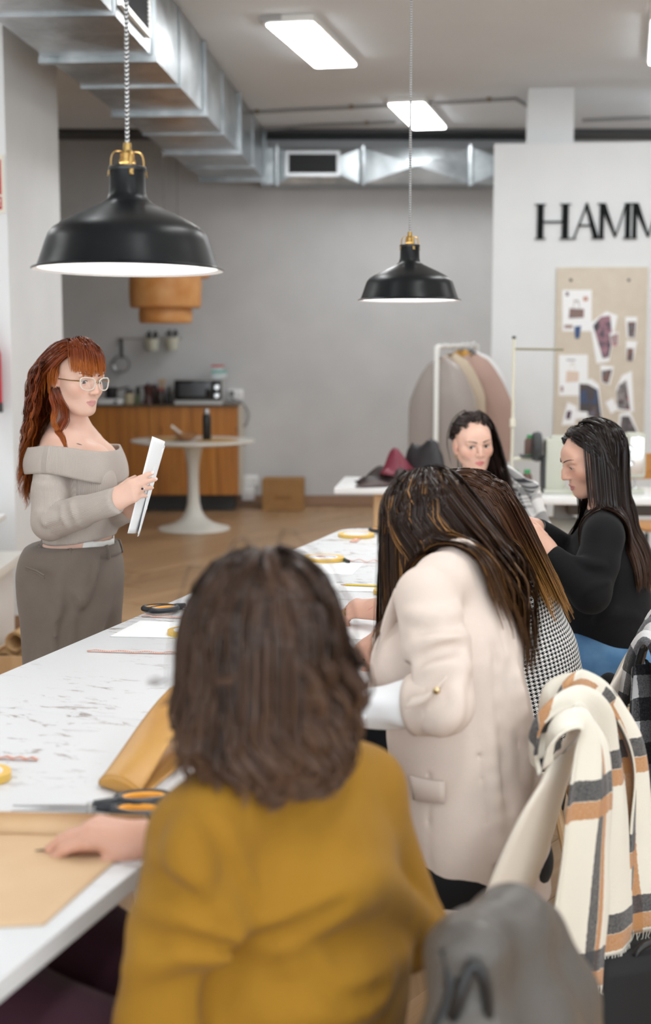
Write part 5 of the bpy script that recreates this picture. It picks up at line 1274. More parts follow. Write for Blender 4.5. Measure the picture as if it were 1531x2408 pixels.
# ---------------------------------------------------------------- A: standing woman with red hair
def woman_red():
    p = Person('standing red-haired woman in beige off-shoulder top and taupe trousers holding papers', (-.80, 4.30, 0))
    f = nrm((.966, -.26, 0)); rt = np.array((f[1], -f[0], 0)); s = .91
    H = head_frame(at(177, 892, 4.27), (.77, -.64), -5, 2)
    nb = at(166, 1030, 4.335); rsh, lsh = at(122, 1088, 4.16), at(216, 1074, 4.46); ch = at(178, 1120, 4.31); wa = at(188, 1262, 4.30); pe = at(166, 1335, 4.31)
    rel, rwr = at(118, 1228, 4.11), at(262, 1182, 3.99); lel, lwr = at(236, 1222, 4.47), at(300, 1200, 4.20)
    # skin: head, neck, bare shoulders
    F = Field(); Wf = head_field(F, H, s, True, jaw=1.08, op=.8); neck_col(F, H, s, nb+np.array((0, 0, .01)), (.050, .056))
    F.chain([nb, (nb+rsh)/2+np.array((0, 0, .012)), rsh], [.055, .050, .052], .05); F.chain([nb, (nb+lsh)/2+np.array((0, 0, .008)), lsh], [.055, .050, .050], .05)
    F.ecap(nb-np.array((0, 0, .03)), ch, rt, (.085, .055), (.145, .095), .05); F.cap(rsh, rsh*.7+rel*.3, .048, .042, .03); F.cap(lsh, lsh*.6+lel*.4, .05, .05, .03)
    for q in (at(222, 1082, 4.25), at(240, 1080, 4.36)): F.ell(q, (.05, .05, .05), None, .05)
    cl = [nb+f*.045+np.array((0, 0, -.035)), nb+f*.05-rt*-.13+np.array((0, 0, -.03))]
    F.cap(cl[0], cl[1], .008, .008, .015); F.cap(nb+f*.05-np.array((0, 0, .035)), nb+f*.05-rt*.13-np.array((0, 0, .03)), .008, .008, .015)
    lo = np.minimum(nb-.26, H[:, 3]-.14); lo[2] = at(0, 1150, 4.3)[2]; hi = H[:, 3]+np.array((.16, .16, .14)); hi[0] = max(hi[0], lsh[0]+.1); hi[1] = lsh[1]+.09
    v1 = F.mesh(.0031, lo, hi)
    hand = Field(); xr = nrm(at(345, 1134, 3.985)-rwr); fr = frame(rwr, xr, (-.15, -.96, .2)); tr = hand_field(hand, fr, thumb=(30, 40, 10), spread=-1, per=[(10, 16, 8), (26, 26, 14), (36, 32, 18), (42, 38, 22)], s=.86); hand.cap(rwr-nrm(rwr-rel)*.07, rwr+xr*.012, .026, .023, .02)
    xl = nrm(at(352, 1158, 4.12)-lwr); fl = mirror_y(frame(lwr, xl, (.25, .95, .1))); tl = hand_field(hand, fl, thumb=(30, 20, 10), spread=-1, per=[(22, 46, 24), (26, 48, 26), (30, 48, 26), (34, 48, 26)], s=.88); hand.cap(lwr-nrm(lwr-lel)*.07, lwr+xl*.012, .025, .022, .02)
    v2 = hand.mesh(.0026)
    low = Field(); low.ecap(ch, wa, rt, (.13, .09), (.12, .085)); low.ecap(wa, pe, rt, (.12, .085), (.15, .10)); low.cap(rsh, rel, .044, .04); low.cap(rel, rwr, .038, .024); low.cap(lsh, lel, .044, .038); low.cap(lel, lwr, .038, .024)
    rh, lh = pe-rt*-.085, pe-rt*.085; rk, lk = at(158, 1690, 4.2), at(196, 1690, 4.40); ra, la = at(158, 1985, 4.24), at(205, 1950, 4.42)
    low.chain([rh, rk, ra], [.08, .055, .04]); low.chain([lh, lk, la], [.08, .055, .04])
    b = p.skin_mesh([v1, v2, low.mesh(.011)], TONE_A, H, s, (.58, .25, .24), .10); PROJ[b.name] = F
    eyes(H, b, s, (14, -12), (74, 58, 44), (92, 52, 34), op=.8)
    for e in b.children: pass
    nails(tr, p, b, pm((236, 214, 208), .25), which=range(4)); nails(tl, p, b, pm((236, 218, 214), .25), which=range(4))
    # knit top
    kn = fabric('ribbed_knit', srgb(200, 189, 180), srgb(190, 179, 170), 260, .45, ribs=230)
    T = Field(); T.ecap(wa+np.array((0, 0, -.012)), at(182, 1190, 4.30), rt, (.140, .105), (.142, .108), .03); T.ecap(at(182, 1190, 4.30), ch+np.array((0, 0, .0)), rt, (.142, .108), (.155, .115), .03)
    for q in (at(226, 1138, 4.22), at(248, 1136, 4.38)): T.ell(q, (.062, .062, .062), None, .05)
    T.chain([rsh+np.array((0, 0, -.02)), (rsh+rel)/2+np.array((-.004, 0, 0)), rel, rel*.5+rwr*.5, rwr+nrm(rwr-rel)*.04], [.055, .054, .053, .045, .037], .012, k0=.03)
    T.chain([lsh+np.array((0, 0, -.02)), (lsh+lel)/2, lel, lwr-xl*.012], [.055, .053, .05, .032], .012, k0=.03)
    e1, e2 = nrm(rel-rsh), nrm(rwr-rel)
    for i, (t1, t2, rr) in enumerate(((.78, .12, .0075), (.90, .22, .008), (.98, .34, .0075), (.86, .04, .006))):      # folds fanning from the elbow crook
        a = rsh+(rel-rsh)*t1+np.array((-.035+.012*i, -.044, .0)); c = rel+(rwr-rel)*t2+np.array((0, -.047, .022-.006*i)); T.fold([a, (a+c)/2+np.array((.0, -.005, -.004)), c], rr, .010)
    for t1 in (.18, .34): a = rsh+(rel-rsh)*t1; T.fold([a+np.array((-.045, -.025, .004)), a+np.array((0, -.057, -.004)), a+np.array((.045, -.03, .012))], .006, .012)
    for t1 in (.30, .46): a = rel+(rwr-rel)*t1; T.fold([a+np.array((-.014, -.03, .038)), a+np.array((0, -.046, .004)), a+np.array((.012, -.034, -.032))], .0055, .012)
    T.noise(lambda q: wob(q, 5, (38, 38, 30), .0016)); T.half(wa+np.array((0, 0, -.006)), (0.10, 0, -1)); T.half(at(175, 1066, 4.30), (.12, 0, 1))
    T.cutbox(rwr-.06, rwr+.09, (lambda q, a=(rwr+nrm(rwr-rel)*.022).astype(np.float32), n_=nrm(rwr-rel).astype(np.float32): np.maximum(-((q-a) @ n_), np.sqrt(((q-a)**2).sum(-1))-.07)), .002); T.half(np.array((lsh[0]+.2, 0, 0)), (0, 0, 0.0001)) if False else None
    up = np.array((0, 0, 1.0))
    top = p.cloth('knit_top', T, .0058, kn, 1, bones=[(wa, ch+up*.1, rt, .13), (rsh, rel, f, .056), (rel, rwr, up, .045), (lsh, lel, f, .055), (lel, lwr, up, .045)])
    # folded collar band around both shoulders
    c0 = (rsh+lsh)/2+np.array((0, 0, .012))+f*.012; sd = nrm(rsh-lsh); fw = nrm(np.cross(sd, up)); fw = fw if np.dot(fw, f) > 0 else -fw; nu, nv = 72, 14; g = np.zeros((nu, nv, 3)); uvs = []
    for i in range(nu):
        th = 2*math.pi*i/nu
        for j in range(nv):
            h = j/(nv-1); fl_ = .010*math.sin(h*2.6)+.012*h+.004*math.sin(th*5+h*2)
            a, bb = .196+fl_, (.118 if math.sin(th) > 0 else .112)+fl_; ct, stt = math.cos(th), math.sin(th)
            q = c0+sd*a*np.sign(ct)*abs(ct)**.86+fw*bb*np.sign(stt)*abs(stt)**.86+up*(.030-.078*h-.030*max(0, stt)*(.35+.65*h)+.004*math.sin(3*th+1)+.006*max(0, ct))
            g[i, j] = q; uvs.append((th*.17, -h*.08))
    o = build('collar_band', MB().grid(g, closed_u=True), kn, None, auto=None, solid=.006, uv=uvs); p.own(o)
    # trousers
    tw = fabric('taupe_twill', srgb(124, 113, 104), srgb(116, 105, 96), 300, .12, .8, .1)
    Q = Field(); Q.ecap(wa+up*-.018, at(170, 1330, 4.31), rt, (.136, .112), (.165, .138), .03); Q.ecap(at(170, 1330, 4.31), at(166, 1400, 4.31), rt, (.165, .138), (.172, .136), .03)
    Q.chain([rh+up*-.02, rk+np.array((0, 0, 0)), ra+up*.03], [.125, .118, .125], .04); Q.chain([lh+up*-.02, lk, la+up*.03], [.125, .118, .125], .04); Q.ell(at(104, 1380, 4.26), (.055, .09, .09), None, .05)
    for a, c, r_ in ((at(238, 1290, 4.14), at(200, 1430, 4.10), .010), (at(262, 1292, 4.16), at(246, 1420, 4.12), .010), (at(150, 1330, 4.08), at(120, 1560, 4.06), .008), (at(215, 1440, 4.08), at(180, 1390, 4.07), .007)): Q.fold([a, (a+c)/2, c], r_*1.6, .018)
    for a, c, r_ in ((at(250, 1292, 4.125), at(226, 1430, 4.085), .006), (at(176, 1400, 4.075), at(150, 1560, 4.055), .006), (at(205, 1470, 4.075), at(228, 1600, 4.07), .007)): Q.fold([a, (a+c)/2, c], r_*1.6, .014, True)
    Q.noise(lambda q: wob(q, 9, (16, 16, 6), .0035)); Q.half(wa+up*-.018, (-.02, 0, 1)); Q.cap(wa+up*-.06, wa+up*.05, .10, .112, .003, True)
    tr_ = p.cloth('trousers', Q, .0075, tw, 2)
    uw = []
    for i in range(60):
        th = 2*math.pi*i/60; uw.append(wa+up*(-.016+.006*math.cos(th*2))+rt*.118*math.cos(th)+f*(.098*math.sin(th)))
    g = np.array([[q+up*h+nrm(q-wa)*(.002*math.sin(i*2.2)) for h in (-.022, -.006, .010, .016)] for i, q in enumerate(uw)])
    p.own(build('white_waistband', MB().grid(g, closed_u=True), plain('white_elastic', srgb(232, 230, 226), .8), None, auto=None, solid=.004))
    def hip_ring(z, k, i, n_=60):
        th = 2*math.pi*i/n_; return wa+up*z+rt*(.1385*k)*math.cos(th)+f*(.1145*k)*math.sin(th)+f*(-.006)
    g = np.array([[hip_ring(-.020, 1.0, i), hip_ring(-.035, 1.045, i), hip_ring(-.052, 1.085, i)] for i in range(60)])
    p.own(build('waist_band', MB().grid(g, closed_u=True), tw, None, auto=None, solid=.005))
    for i in (3, 12, 21, 33, 45, 54):
        q = [hip_ring(-.016, 1.03, i), hip_ring(-.036, 1.09, i), hip_ring(-.058, 1.12, i)]; p.own(build('belt_loop', MB().tube(q, .0045, 5, flat=2.0), tw, None))
    q = [at(62, 1332, 4.12), at(86, 1340, 4.085), at(106, 1352, 4.07)]
    for k in (0, .007): wq = build('pocket_welt', MB().tube([x+np.array((0, -.012, -k)) for x in q], .0028, 5), tw, None); p.own(wq)
    for sh, an, d in (('shoe', ra, f), ('shoe', la, f)):
        m = MB(); c = np.array((an[0], an[1], 0)); g = np.zeros((9, 16, 3))
        for i in range(9):
            t = i/8; w = .036*(1-.75*abs(t-.55)**2.2*2)*(1 if t < .97 else .3); hh = .055*(1-t*.62)
            for j in range(16):
                a = 2*math.pi*j/16; g[i, j] = c+f*(-.07+.24*t)+rt*w*math.cos(a)+up*(max(.0, hh/2+hh/2*math.sin(a)))
        m.grid(np.concatenate([g, g[:, :1]], 1)); p.own(build(sh, m, plain('shoe_black', (.02, .02, .02), .5), None, auto=None))
    # glasses
    gl = Field(); Wd = lambda q: H[:, :3] @ (np.array(q)*s)+H[:, 3]
    gm = plain('cream_acetate', srgb(222, 210, 196), .25); gt = bpy.data.objects.new('glasses', None); link(gt, p.t)
    for x in (-1, 1):
        loop = []
        for a in [2*math.pi*k/36 for k in range(36)]:
            ca, sa_ = math.cos(a), math.sin(a); uu = .0265*np.sign(ca)*abs(ca)**.72; ww = .0200*np.sign(sa_)*abs(sa_)**.78
            uu *= 1.0 if sa_ > 0 else .93; ww += .0045*max(0, uu/.0265)**2*(1 if sa_ > 0 else .35)
            loop.append(Wd((x*(.0345+uu), .1085-.014*((.0345+uu)/.06)**2, -.0045+ww)))
        wpart(p, gt, 'rim', MB().tube(loop, .0019, 8, closed=True), gm); cc = sum(np.array(q) for q in loop)/36
        n_ = N('lens_glass') if 'lens' not in M else None
        if n_ is not None: n_.set(col=(1, 1, 1), rough=.02, alpha=.07, spec=.8); M['lens'] = n_.m
        wpart(p, gt, 'lens', MB().add(loop+[cc], [(i, (i+1) % 36, 36) for i in range(36)]), M['lens'])
        wpart(p, gt, 'temple', MB().tube([Wd((x*.064, .095, .004)), Wd((x*.073, .06, .002)), Wd((x*.0775, .0, .002)), Wd((x*.079, -.012, -.006))], [.0022, .0016, .0015, .0018], 6), M['brass'])
    wpart(p, gt, 'bridge', MB().tube(spline([Wd((-.0085, .108, .000)), Wd((0, .1115, .004)), Wd((.0085, .108, .000))], 10), .0012, 6), M['brass']); gt.location = -Vector(p.o)
    # necklace
    q = [nb+f*(.052*math.cos(a))+rt*(.062*math.sin(a))+up*(.005-.055*math.cos(a*.9)) for a in np.linspace(-1.5, 1.5, 24)]; PROJ['nk'] = F
    class K: name = 'nk'
    q = project([np.array(x)+f*.03 for x in q], K)
    nk = p.own(build('necklace', MB().tube(q, .0009, 5), plain('silver', (.5, .48, .46), .3, 1), None)); wpart(p, nk, 'pendant', MB().ball(q[12], (.004, .004, .006), 8, 6), plain('silver_dark', (.15, .15, .16), .3, 1))
    # ring
    k = fr[:, :3] @ np.array((.098, -.011, -.006))+fr[:, 3]; ax = nrm(fr[:, 0]*.9-fr[:, 2]*.35); u = nrm(np.cross(ax, fr[:, 1])); w = np.cross(ax, u)
    rg = p.own(build('ring', MB().tube([k+(u*math.cos(a)+w*math.sin(a))*.0098 for a in np.linspace(0, 6.283, 20)[:-1]], .0011, 5, closed=True), M['chrome'], None)); wpart(p, rg, 'stone', MB().ball(k+fr[:, 2]*.0105, .0035, 8, 6), pm((60, 30, 50), .2))
    # tattoo strokes on the shoulder
    q = [(98, 1030), (84, 1038), (97, 1020), (112, 1016), (120, 1012)]
    class K2: name = 'nk'
    tp = project([at(x, y, 4.10) for x, y in ((86, 1046), (92, 1030), (100, 1021), (112, 1014), (121, 1011))], K2); p.own(build('tattoo', MB().tube([x-np.array((0, -.0006, 0)) for x in tp], [.0008, .0012, .0022, .0012, .0004], 5), pm((96, 92, 100), .7), None))
    tp = project([at(x, y, 4.20) for x, y in ((184, 1039), (190, 1037), (198, 1036))], K2); p.own(build('tattoo', MB().tube(tp, [.0006, .0014, .0006], 5), pm((120, 112, 116), .7), None))
    # hair
    hm = hair_mat('red_hair', srgb(76, 36, 21), srgb(96, 41, 18), srgb(146, 68, 28), srgb(196, 112, 44), .34, .45)
    Cc = Field(); head_field(Cc, H, s, False); neck_col(Cc, H, s, nb, (.052, .058)); Cc.cap(nb, rsh, .062, .058, .04); Cc.cap(nb, lsh, .06, .056, .04); Cc.cap(rsh, rel, .062, .06, .02); Cc.ecap(nb-up*.03, wa, rt, (.10, .075), (.135, .105), .04)
    def back_(Pl, d0): return np.stack([np.sign(Pl[:, 0])*.22, -1.0+0*Pl[:, 1], np.where(Pl[:, 2] > .09, -.05, -.25)], 1)
    def tob(P_, t, Pl): return ((-f)*.34*(t < .5)+np.zeros_like(P_)).astype(np.float32)
    G, Nn = grow(H, s, Cc, 380, .18, seed=3, seedfn=back_, pull=tob, vol=.008, steps=22, stiff=.64, hairline=[46, 42, 30, 24, 20, 14, 8], lenvar=.35, offs=.004)
    h1 = p.own(strands('hair', G, Nn, hm, None, 10, .0024, .006, 4))
    def wave(P_, t, Pl): return (np.array((-.06, -.01, 0), np.float32)*(1 if t > .1 else 0)+np.zeros_like(P_)).astype(np.float32)
    G, Nn = grow(H, s, Cc, 230, .44, seed=5, seedfn=lambda Pl, d0: np.stack([.15+0*Pl[:, 0], -.5+0*Pl[:, 1], -1+0*Pl[:, 1]], 1), vol=.026, steps=44, stiff=.62, curl=.36, hairline=[90, 90, 90, 60, 12, -20, -38], lenvar=.35, pull=wave, offs=.008, keep=lambda d: d[0] > -.35 and d[2] < .3)
    p.own(strands('long_waves', G, Nn, hm, None, 12, .0022, .008, 6, frizz=.003, skip=1))
    def fr_(Pl, d0): return np.stack([Pl[:, 0]*5.0+.12, np.ones(len(Pl)), .35*np.ones(len(Pl))], 1)
    G, Nn = grow(H, s, Cc, 170, .098, seed=8, seedfn=fr_, vol=.010, steps=18, stiff=.74, hairline=[44, 44, 50, 90, 90, 90, 90], lenvar=.10, offs=.006)
    p.own(strands('fringe', G, Nn, hm, None, 14, .0018, .006, 7, frizz=.0006))
    def sidel(Pl, d0): return np.stack([np.sign(Pl[:, 0])*.6, .35+0*Pl[:, 1], -1+0*Pl[:, 1]], 1)
    # two loose locks falling over the near shoulder
    for k, (pts, rr) in enumerate((([(.073, .0, -.03), (.078, .012, -.06), (.072, .02, -.10), (.088, .03, -.14), (.078, .055, -.175), (.09, .085, -.215), (.085, .115, -.25)], .010), ([(.075, -.012, -.03), (.085, -.006, -.06), (.078, .004, -.1), (.092, .012, -.135), (.084, .026, -.165)], .014))):
        base = spline([Wd(q) for q in pts], 30); base = np.array(project(list(base+np.array((0, -.012, 0))), K)) if k == 0 else base
        rnd = np.random.RandomState(20+k); Gs = np.stack([base+rnd.randn(3)*rr*.35*np.linspace(1, .35, 31)[:, None] for _ in range(26)]); Ns = np.zeros_like(Gs); Ns[..., 1] = -1
        p.own(strands('loose_lock', Gs.astype(np.float32), Ns.astype(np.float32), hm, None, 6, .0018, .003, 9+k, frizz=.002))
    # papers in her hands: a stapled set of sheets, one curling
    pt = thing('paper_stack', 'white stapled papers held by the standing red-haired woman', 'paper', at(335, 1150, 4.05))
    def sheet3(n0, n1, f0, f1, bow, name):
        nu, nv = 14, 20; g = np.zeros((nu, nv, 3)); nn = np.cross(n1-n0, f0-n0); nn = nrm(nn)
        for i in range(nu):
            for j in range(nv):
                a, b_ = i/(nu-1), j/(nv-1); q = (n0*(1-b_)+n1*b_)*(1-a)+(f0*(1-b_)+f1*b_)*a; g[i, j] = q+nn*bow*math.sin(a*math.pi)*(.6+.6*b_)-np.array(pt.location)
        return build(name, MB().grid(g), M['paper'], pt, auto=None, solid=.0008)
    sheet3(at(300, 1254, 4.00), at(358, 1026, 4.00), at(322, 1250, 4.15), at(383, 1040, 4.15), -.016, 'sheet')
    sheet3(at(323, 1262, 4.06), at(371, 1058, 4.05), at(322, 1252, 4.15), at(383, 1042, 4.16), -.010, 'sheet')
    build('staple', MB().tube([at(361, 1040, 3.996)-np.array(pt.location), at(364, 1036, 3.996)-np.array(pt.location)], .0006, 4), M['steel'], pt)
    return p
woman_red()
UP = np.array((0, 0, 1.0))
def collider(H, s, nb, prims=()):
    C_ = Field(); head_field(C_, H, s, False); neck_col(C_, H, s, nb, (.053, .06)); return C_
def seat_legs(p, low, pe, fwd, rt, m, knee_z, shoe=True, spread=.09, thigh=.40, r=(.095, .072, .06), name='trousers', foot=.06):
    """thighs forward, shins down; returns the cloth"""
    Q = Field(); ends = []
    for sg in (-1, 1):
        h = pe+rt*sg*spread; k = h+fwd*thigh+rt*sg*.03; k[2] = knee_z; a = k+fwd*.02; a = np.array((a[0], a[1], .09))
        Q.chain([h, k, a], [r[0], r[1], r[2]], .03); low.chain([h, k, a], [r[0]*.8, r[1]*.8, .035]); ends.append(a)
    Q.ell(pe, (.17, .15, .11), None, .05); o = p.cloth(name, Q, .011, m, 2)
    for a in ends:
        g = np.zeros((9, 17, 3)); c = np.array((a[0], a[1], 0))
        for i in range(9):
            t = i/8; w = .038*(1-1.5*abs(t-.55)**2.2)*(1 if t < .97 else .3); hh = .075*(1-t*.6)
            for j in range(17):
                an = 2*math.pi*j/16; g[i, j] = c+fwd*(-.08+.24*t)+rt*w*math.cos(an)+UP*max(0., hh/2+hh/2*math.sin(an))
        p.own(build('shoe', MB().grid(g), M['black'], None, auto=None))
    return o
# ---------------------------------------------------------------- B: woman in the mustard jacket, nearest
def woman_mustard():
    p = Person('seated woman in a mustard jacket with brown hair, nearest to the viewer', (-.04, 1.86, .0))
    s = 1.0; H = head_frame(at(612, 1528, 1.86), (-.30, .95), -4, -3); nb = at(655, 1800, 1.87)
    lsh, rsh = at(470, 1965, 1.76), at(852, 1862, 1.98); rt = nrm(rsh-lsh); fwd = nrm(np.cross(UP, rt)); pe = at(690, 2640, 1.92); ch = at(668, 2020, 1.88); wa = at(690, 2320, 1.89)
    lel, lwr = at(392, 2400, 1.74), at(470, 2560, 2.0); rel, rwr = at(945, 2185, 2.02), at(338, 1992, 2.10)
    rel2 = at(800, 2230, 2.12)
    F = Field(); head_field(F, H, s, True); neck_col(F, H, s, nb, (.05, .055)); v1 = F.mesh(.0045, H[:, 3]-np.array((.13, .13, .26)), H[:, 3]+np.array((.13, .14, .14)))
    hd = Field(); xr = nrm(at(200, 1972, 2.10)-rwr); fr = frame(rwr+np.array((0, 0, .012)), xr, (.12, -.30, .92)); tips = hand_field(hd, fr, thumb=(32, 34, 26), spread=1, per=[(28, 22, 14), (26, 26, 16), (32, 32, 20), (38, 36, 22)], s=.97); hd.cap(rwr+np.array((.07, 0, .0)), rwr+np.array((0, 0, .012)), .027, .025, .02); v2 = hd.mesh(.0026)
    low = Field(); low.ecap(nb, ch, rt, (.06, .05), (.13, .09)); low.ecap(ch, wa, rt, (.13, .09), (.12, .09)); low.ecap(wa, pe, rt, (.12, .09), (.15, .11)); low.chain([lsh, lel, lwr], [.045, .04, .026]); low.chain([rsh, rel2, rwr+np.array((.05, 0, .005))], [.045, .04, .026])
    leg = seat_legs(p, low, pe, nrm((-.95, .31, 0)), nrm((.31, .95, 0)), fabric('plum_trousers', srgb(62, 34, 46), None, 200, .1), pe[2]+.14, thigh=.42, r=(.115, .098, .07))
    b = p.skin_mesh([v1, v2, low.mesh(.013)], TONE_H, H, s); nails(tips, p, b, pm((222, 176, 166), .3))
    eyes(H, b, s)
    J = Field(); jk = fabric('mustard_wool', srgb(154, 112, 32), srgb(144, 103, 28), 330, .18, .85, .06)
    J.ecap(pe+UP*-.0, wa, rt, (.185, .15), (.172, .132), .04); J.ecap(wa, ch, rt, (.172, .132), (.172, .125), .05); J.ecap(ch, nb+UP*-.035, rt, (.165, .115), (.07, .07), .05)
    J.chain([nb+UP*-.03, (nb+lsh)/2+UP*.0, lsh], [.062, .060, .062], .04); J.chain([nb+UP*-.03, (nb+rsh)/2+UP*.0, rsh], [.062, .060, .060], .04); J.cap(nb+UP*-.02, nb+UP*.03, .068, .064, .02)
    J.chain([lsh, (lsh+lel)/2+rt*-.005, lel, lwr], [.066, .067, .064, .05], .012, k0=.03); J.chain([rsh, rel, rel2, rwr+np.array((.028, 0, .006))], [.062, .063, .055, .041], .012, k0=.03)
    # seam ridges and folds
    for pts, rr in (((at(505, 1893, 1.70), at(545, 1950, 1.70), at(580, 2040, 1.71), at(600, 2110, 1.73), at(608, 2180, 1.74)), .006),): J.fold(list(pts), .0075, .007)
    for pts, rr in (((at(600, 2190, 1.75), at(720, 2155, 1.74), at(830, 2105, 1.76), at(900, 2120, 1.80)), .020), ((at(700, 2240, 1.74), at(800, 2330, 1.73), at(930, 2300, 1.78), at(1030, 2230, 1.9)), .017), ((at(640, 2390, 1.73), at(800, 2420, 1.72), at(950, 2380, 1.78)), .018), ((at(880, 2030, 1.80), at(980, 2110, 1.88), at(1045, 2210, 1.96)), .016),
                    ((at(345, 2020, 1.70), at(420, 2060, 1.67), at(520, 2150, 1.69), at(570, 2190, 1.72)), .014), ((at(330, 2130, 1.70), at(430, 2180, 1.66), at(540, 2230, 1.70)), .014), ((at(300, 2290, 1.70), at(420, 2270, 1.65), at(560, 2230, 1.71)), .014), ((at(420, 1940, 1.69), at(450, 2010, 1.66), at(455, 2100, 1.655)), .012)):
        J.fold(list(pts), rr*1.3, .03)
    for pts, rr in (((at(575, 2190, 1.725), at(562, 2260, 1.71), at(545, 2340, 1.70), at(535, 2430, 1.70)), .024), ((at(610, 2205, 1.725), at(730, 2185, 1.715), at(850, 2140, 1.73)), .008), ((at(730, 2280, 1.71), at(840, 2360, 1.70), at(980, 2320, 1.77)), .008), ((at(350, 2075, 1.675), at(440, 2120, 1.65), at(540, 2195, 1.68)), .007), ((at(320, 2220, 1.67), at(430, 2230, 1.64), at(550, 2225, 1.69)), .007)): J.fold(list(pts), rr, .02, True)
    J.noise(lambda q: wob(q, 3, (18, 18, 14), .003)); J.half(pe+UP*-.02, (0, 0, -1), .01)
    J.cutbox(rwr-.1, rwr+.04, (lambda q, a=(rwr+np.array((.012, 0, .006))).astype(np.float32): np.maximum(q[..., 0]-a[0], np.sqrt(((q-a)**2).sum(-1))-.09)), .002)
    jo = p.cloth('jacket', J, .0065, jk, 2)
    C_ = collider(H, s, nb)
    for o_ in J.ops[:3]: C_.ops.append(o_)
    C_.chain([nb+UP*-.03, (nb+lsh)/2, lsh], [.066, .064, .066], .04); C_.chain([nb+UP*-.03, (nb+rsh)/2, rsh], [.066, .064, .064], .04); C_.cap(nb+UP*-.02, nb+UP*.03, .07, .066, .02)
    hm = hair_mat('brown_hair', srgb(70, 56, 50), srgb(34, 23, 18), srgb(90, 66, 51), srgb(98, 70, 52), .34, .55, .7)
    def tip(P_, t, Pl):
        if t < .42: return np.zeros_like(P_)
        ph = (Pl[:, :1]*26+Pl[:, 1:2]*9); w = .55*np.sin((t-.42)*9+ph)*min(1, (t-.42)*4); k = max(0, t-.72)*6
        return (np.array((1, 0, 0), np.float32)*w+np.array((-.8, .05, .35), np.float32)*k*np.where(Pl[:, :1] > -.01, .9, .45)).astype(np.float32)
    G, Nn = grow(H, s, C_, 460, .325, lenfn=1.0, part=.012, side=.75, back=.25, vol=.022, steps=38, seed=11, curl=.05, stiff=.5, pull=tip, lenvar=.2, offs=.005)
    p.own(strands('hair', G, Nn, hm, None, 13, .0024, .0075, 12, frizz=.0016))
    G, Nn = grow(H, s, C_, 20, .30, lenfn=1.0, part=.012, side=.9, back=0, vol=.03, steps=36, seed=13, curl=.03, stiff=.62, lenvar=.3, offs=.012)
    p.own(strands('stray_hair', G, Nn, hm, None, 5, .0010, .007, 14, frizz=.0015))
    # orange cutter between her fingers
    q = at(100, 2019, 2.10); t = thing('craft_awl', 'orange handled craft tool between the fingers on kraft paper', 'tool', (q[0], q[1], TH+.004)); 
    build('handle', MB().tube([(.015, 0, .002), (.05, .0, .004), (.085, .005, .008)], [.004, .006, .005], 8), plain('orange_plastic', srgb(232, 92, 40), .4), t); build('blade', MB().tube([(.016, 0, .002), (-.012, 0, .0005)], [.003, .0006], 6), M['black'], t)
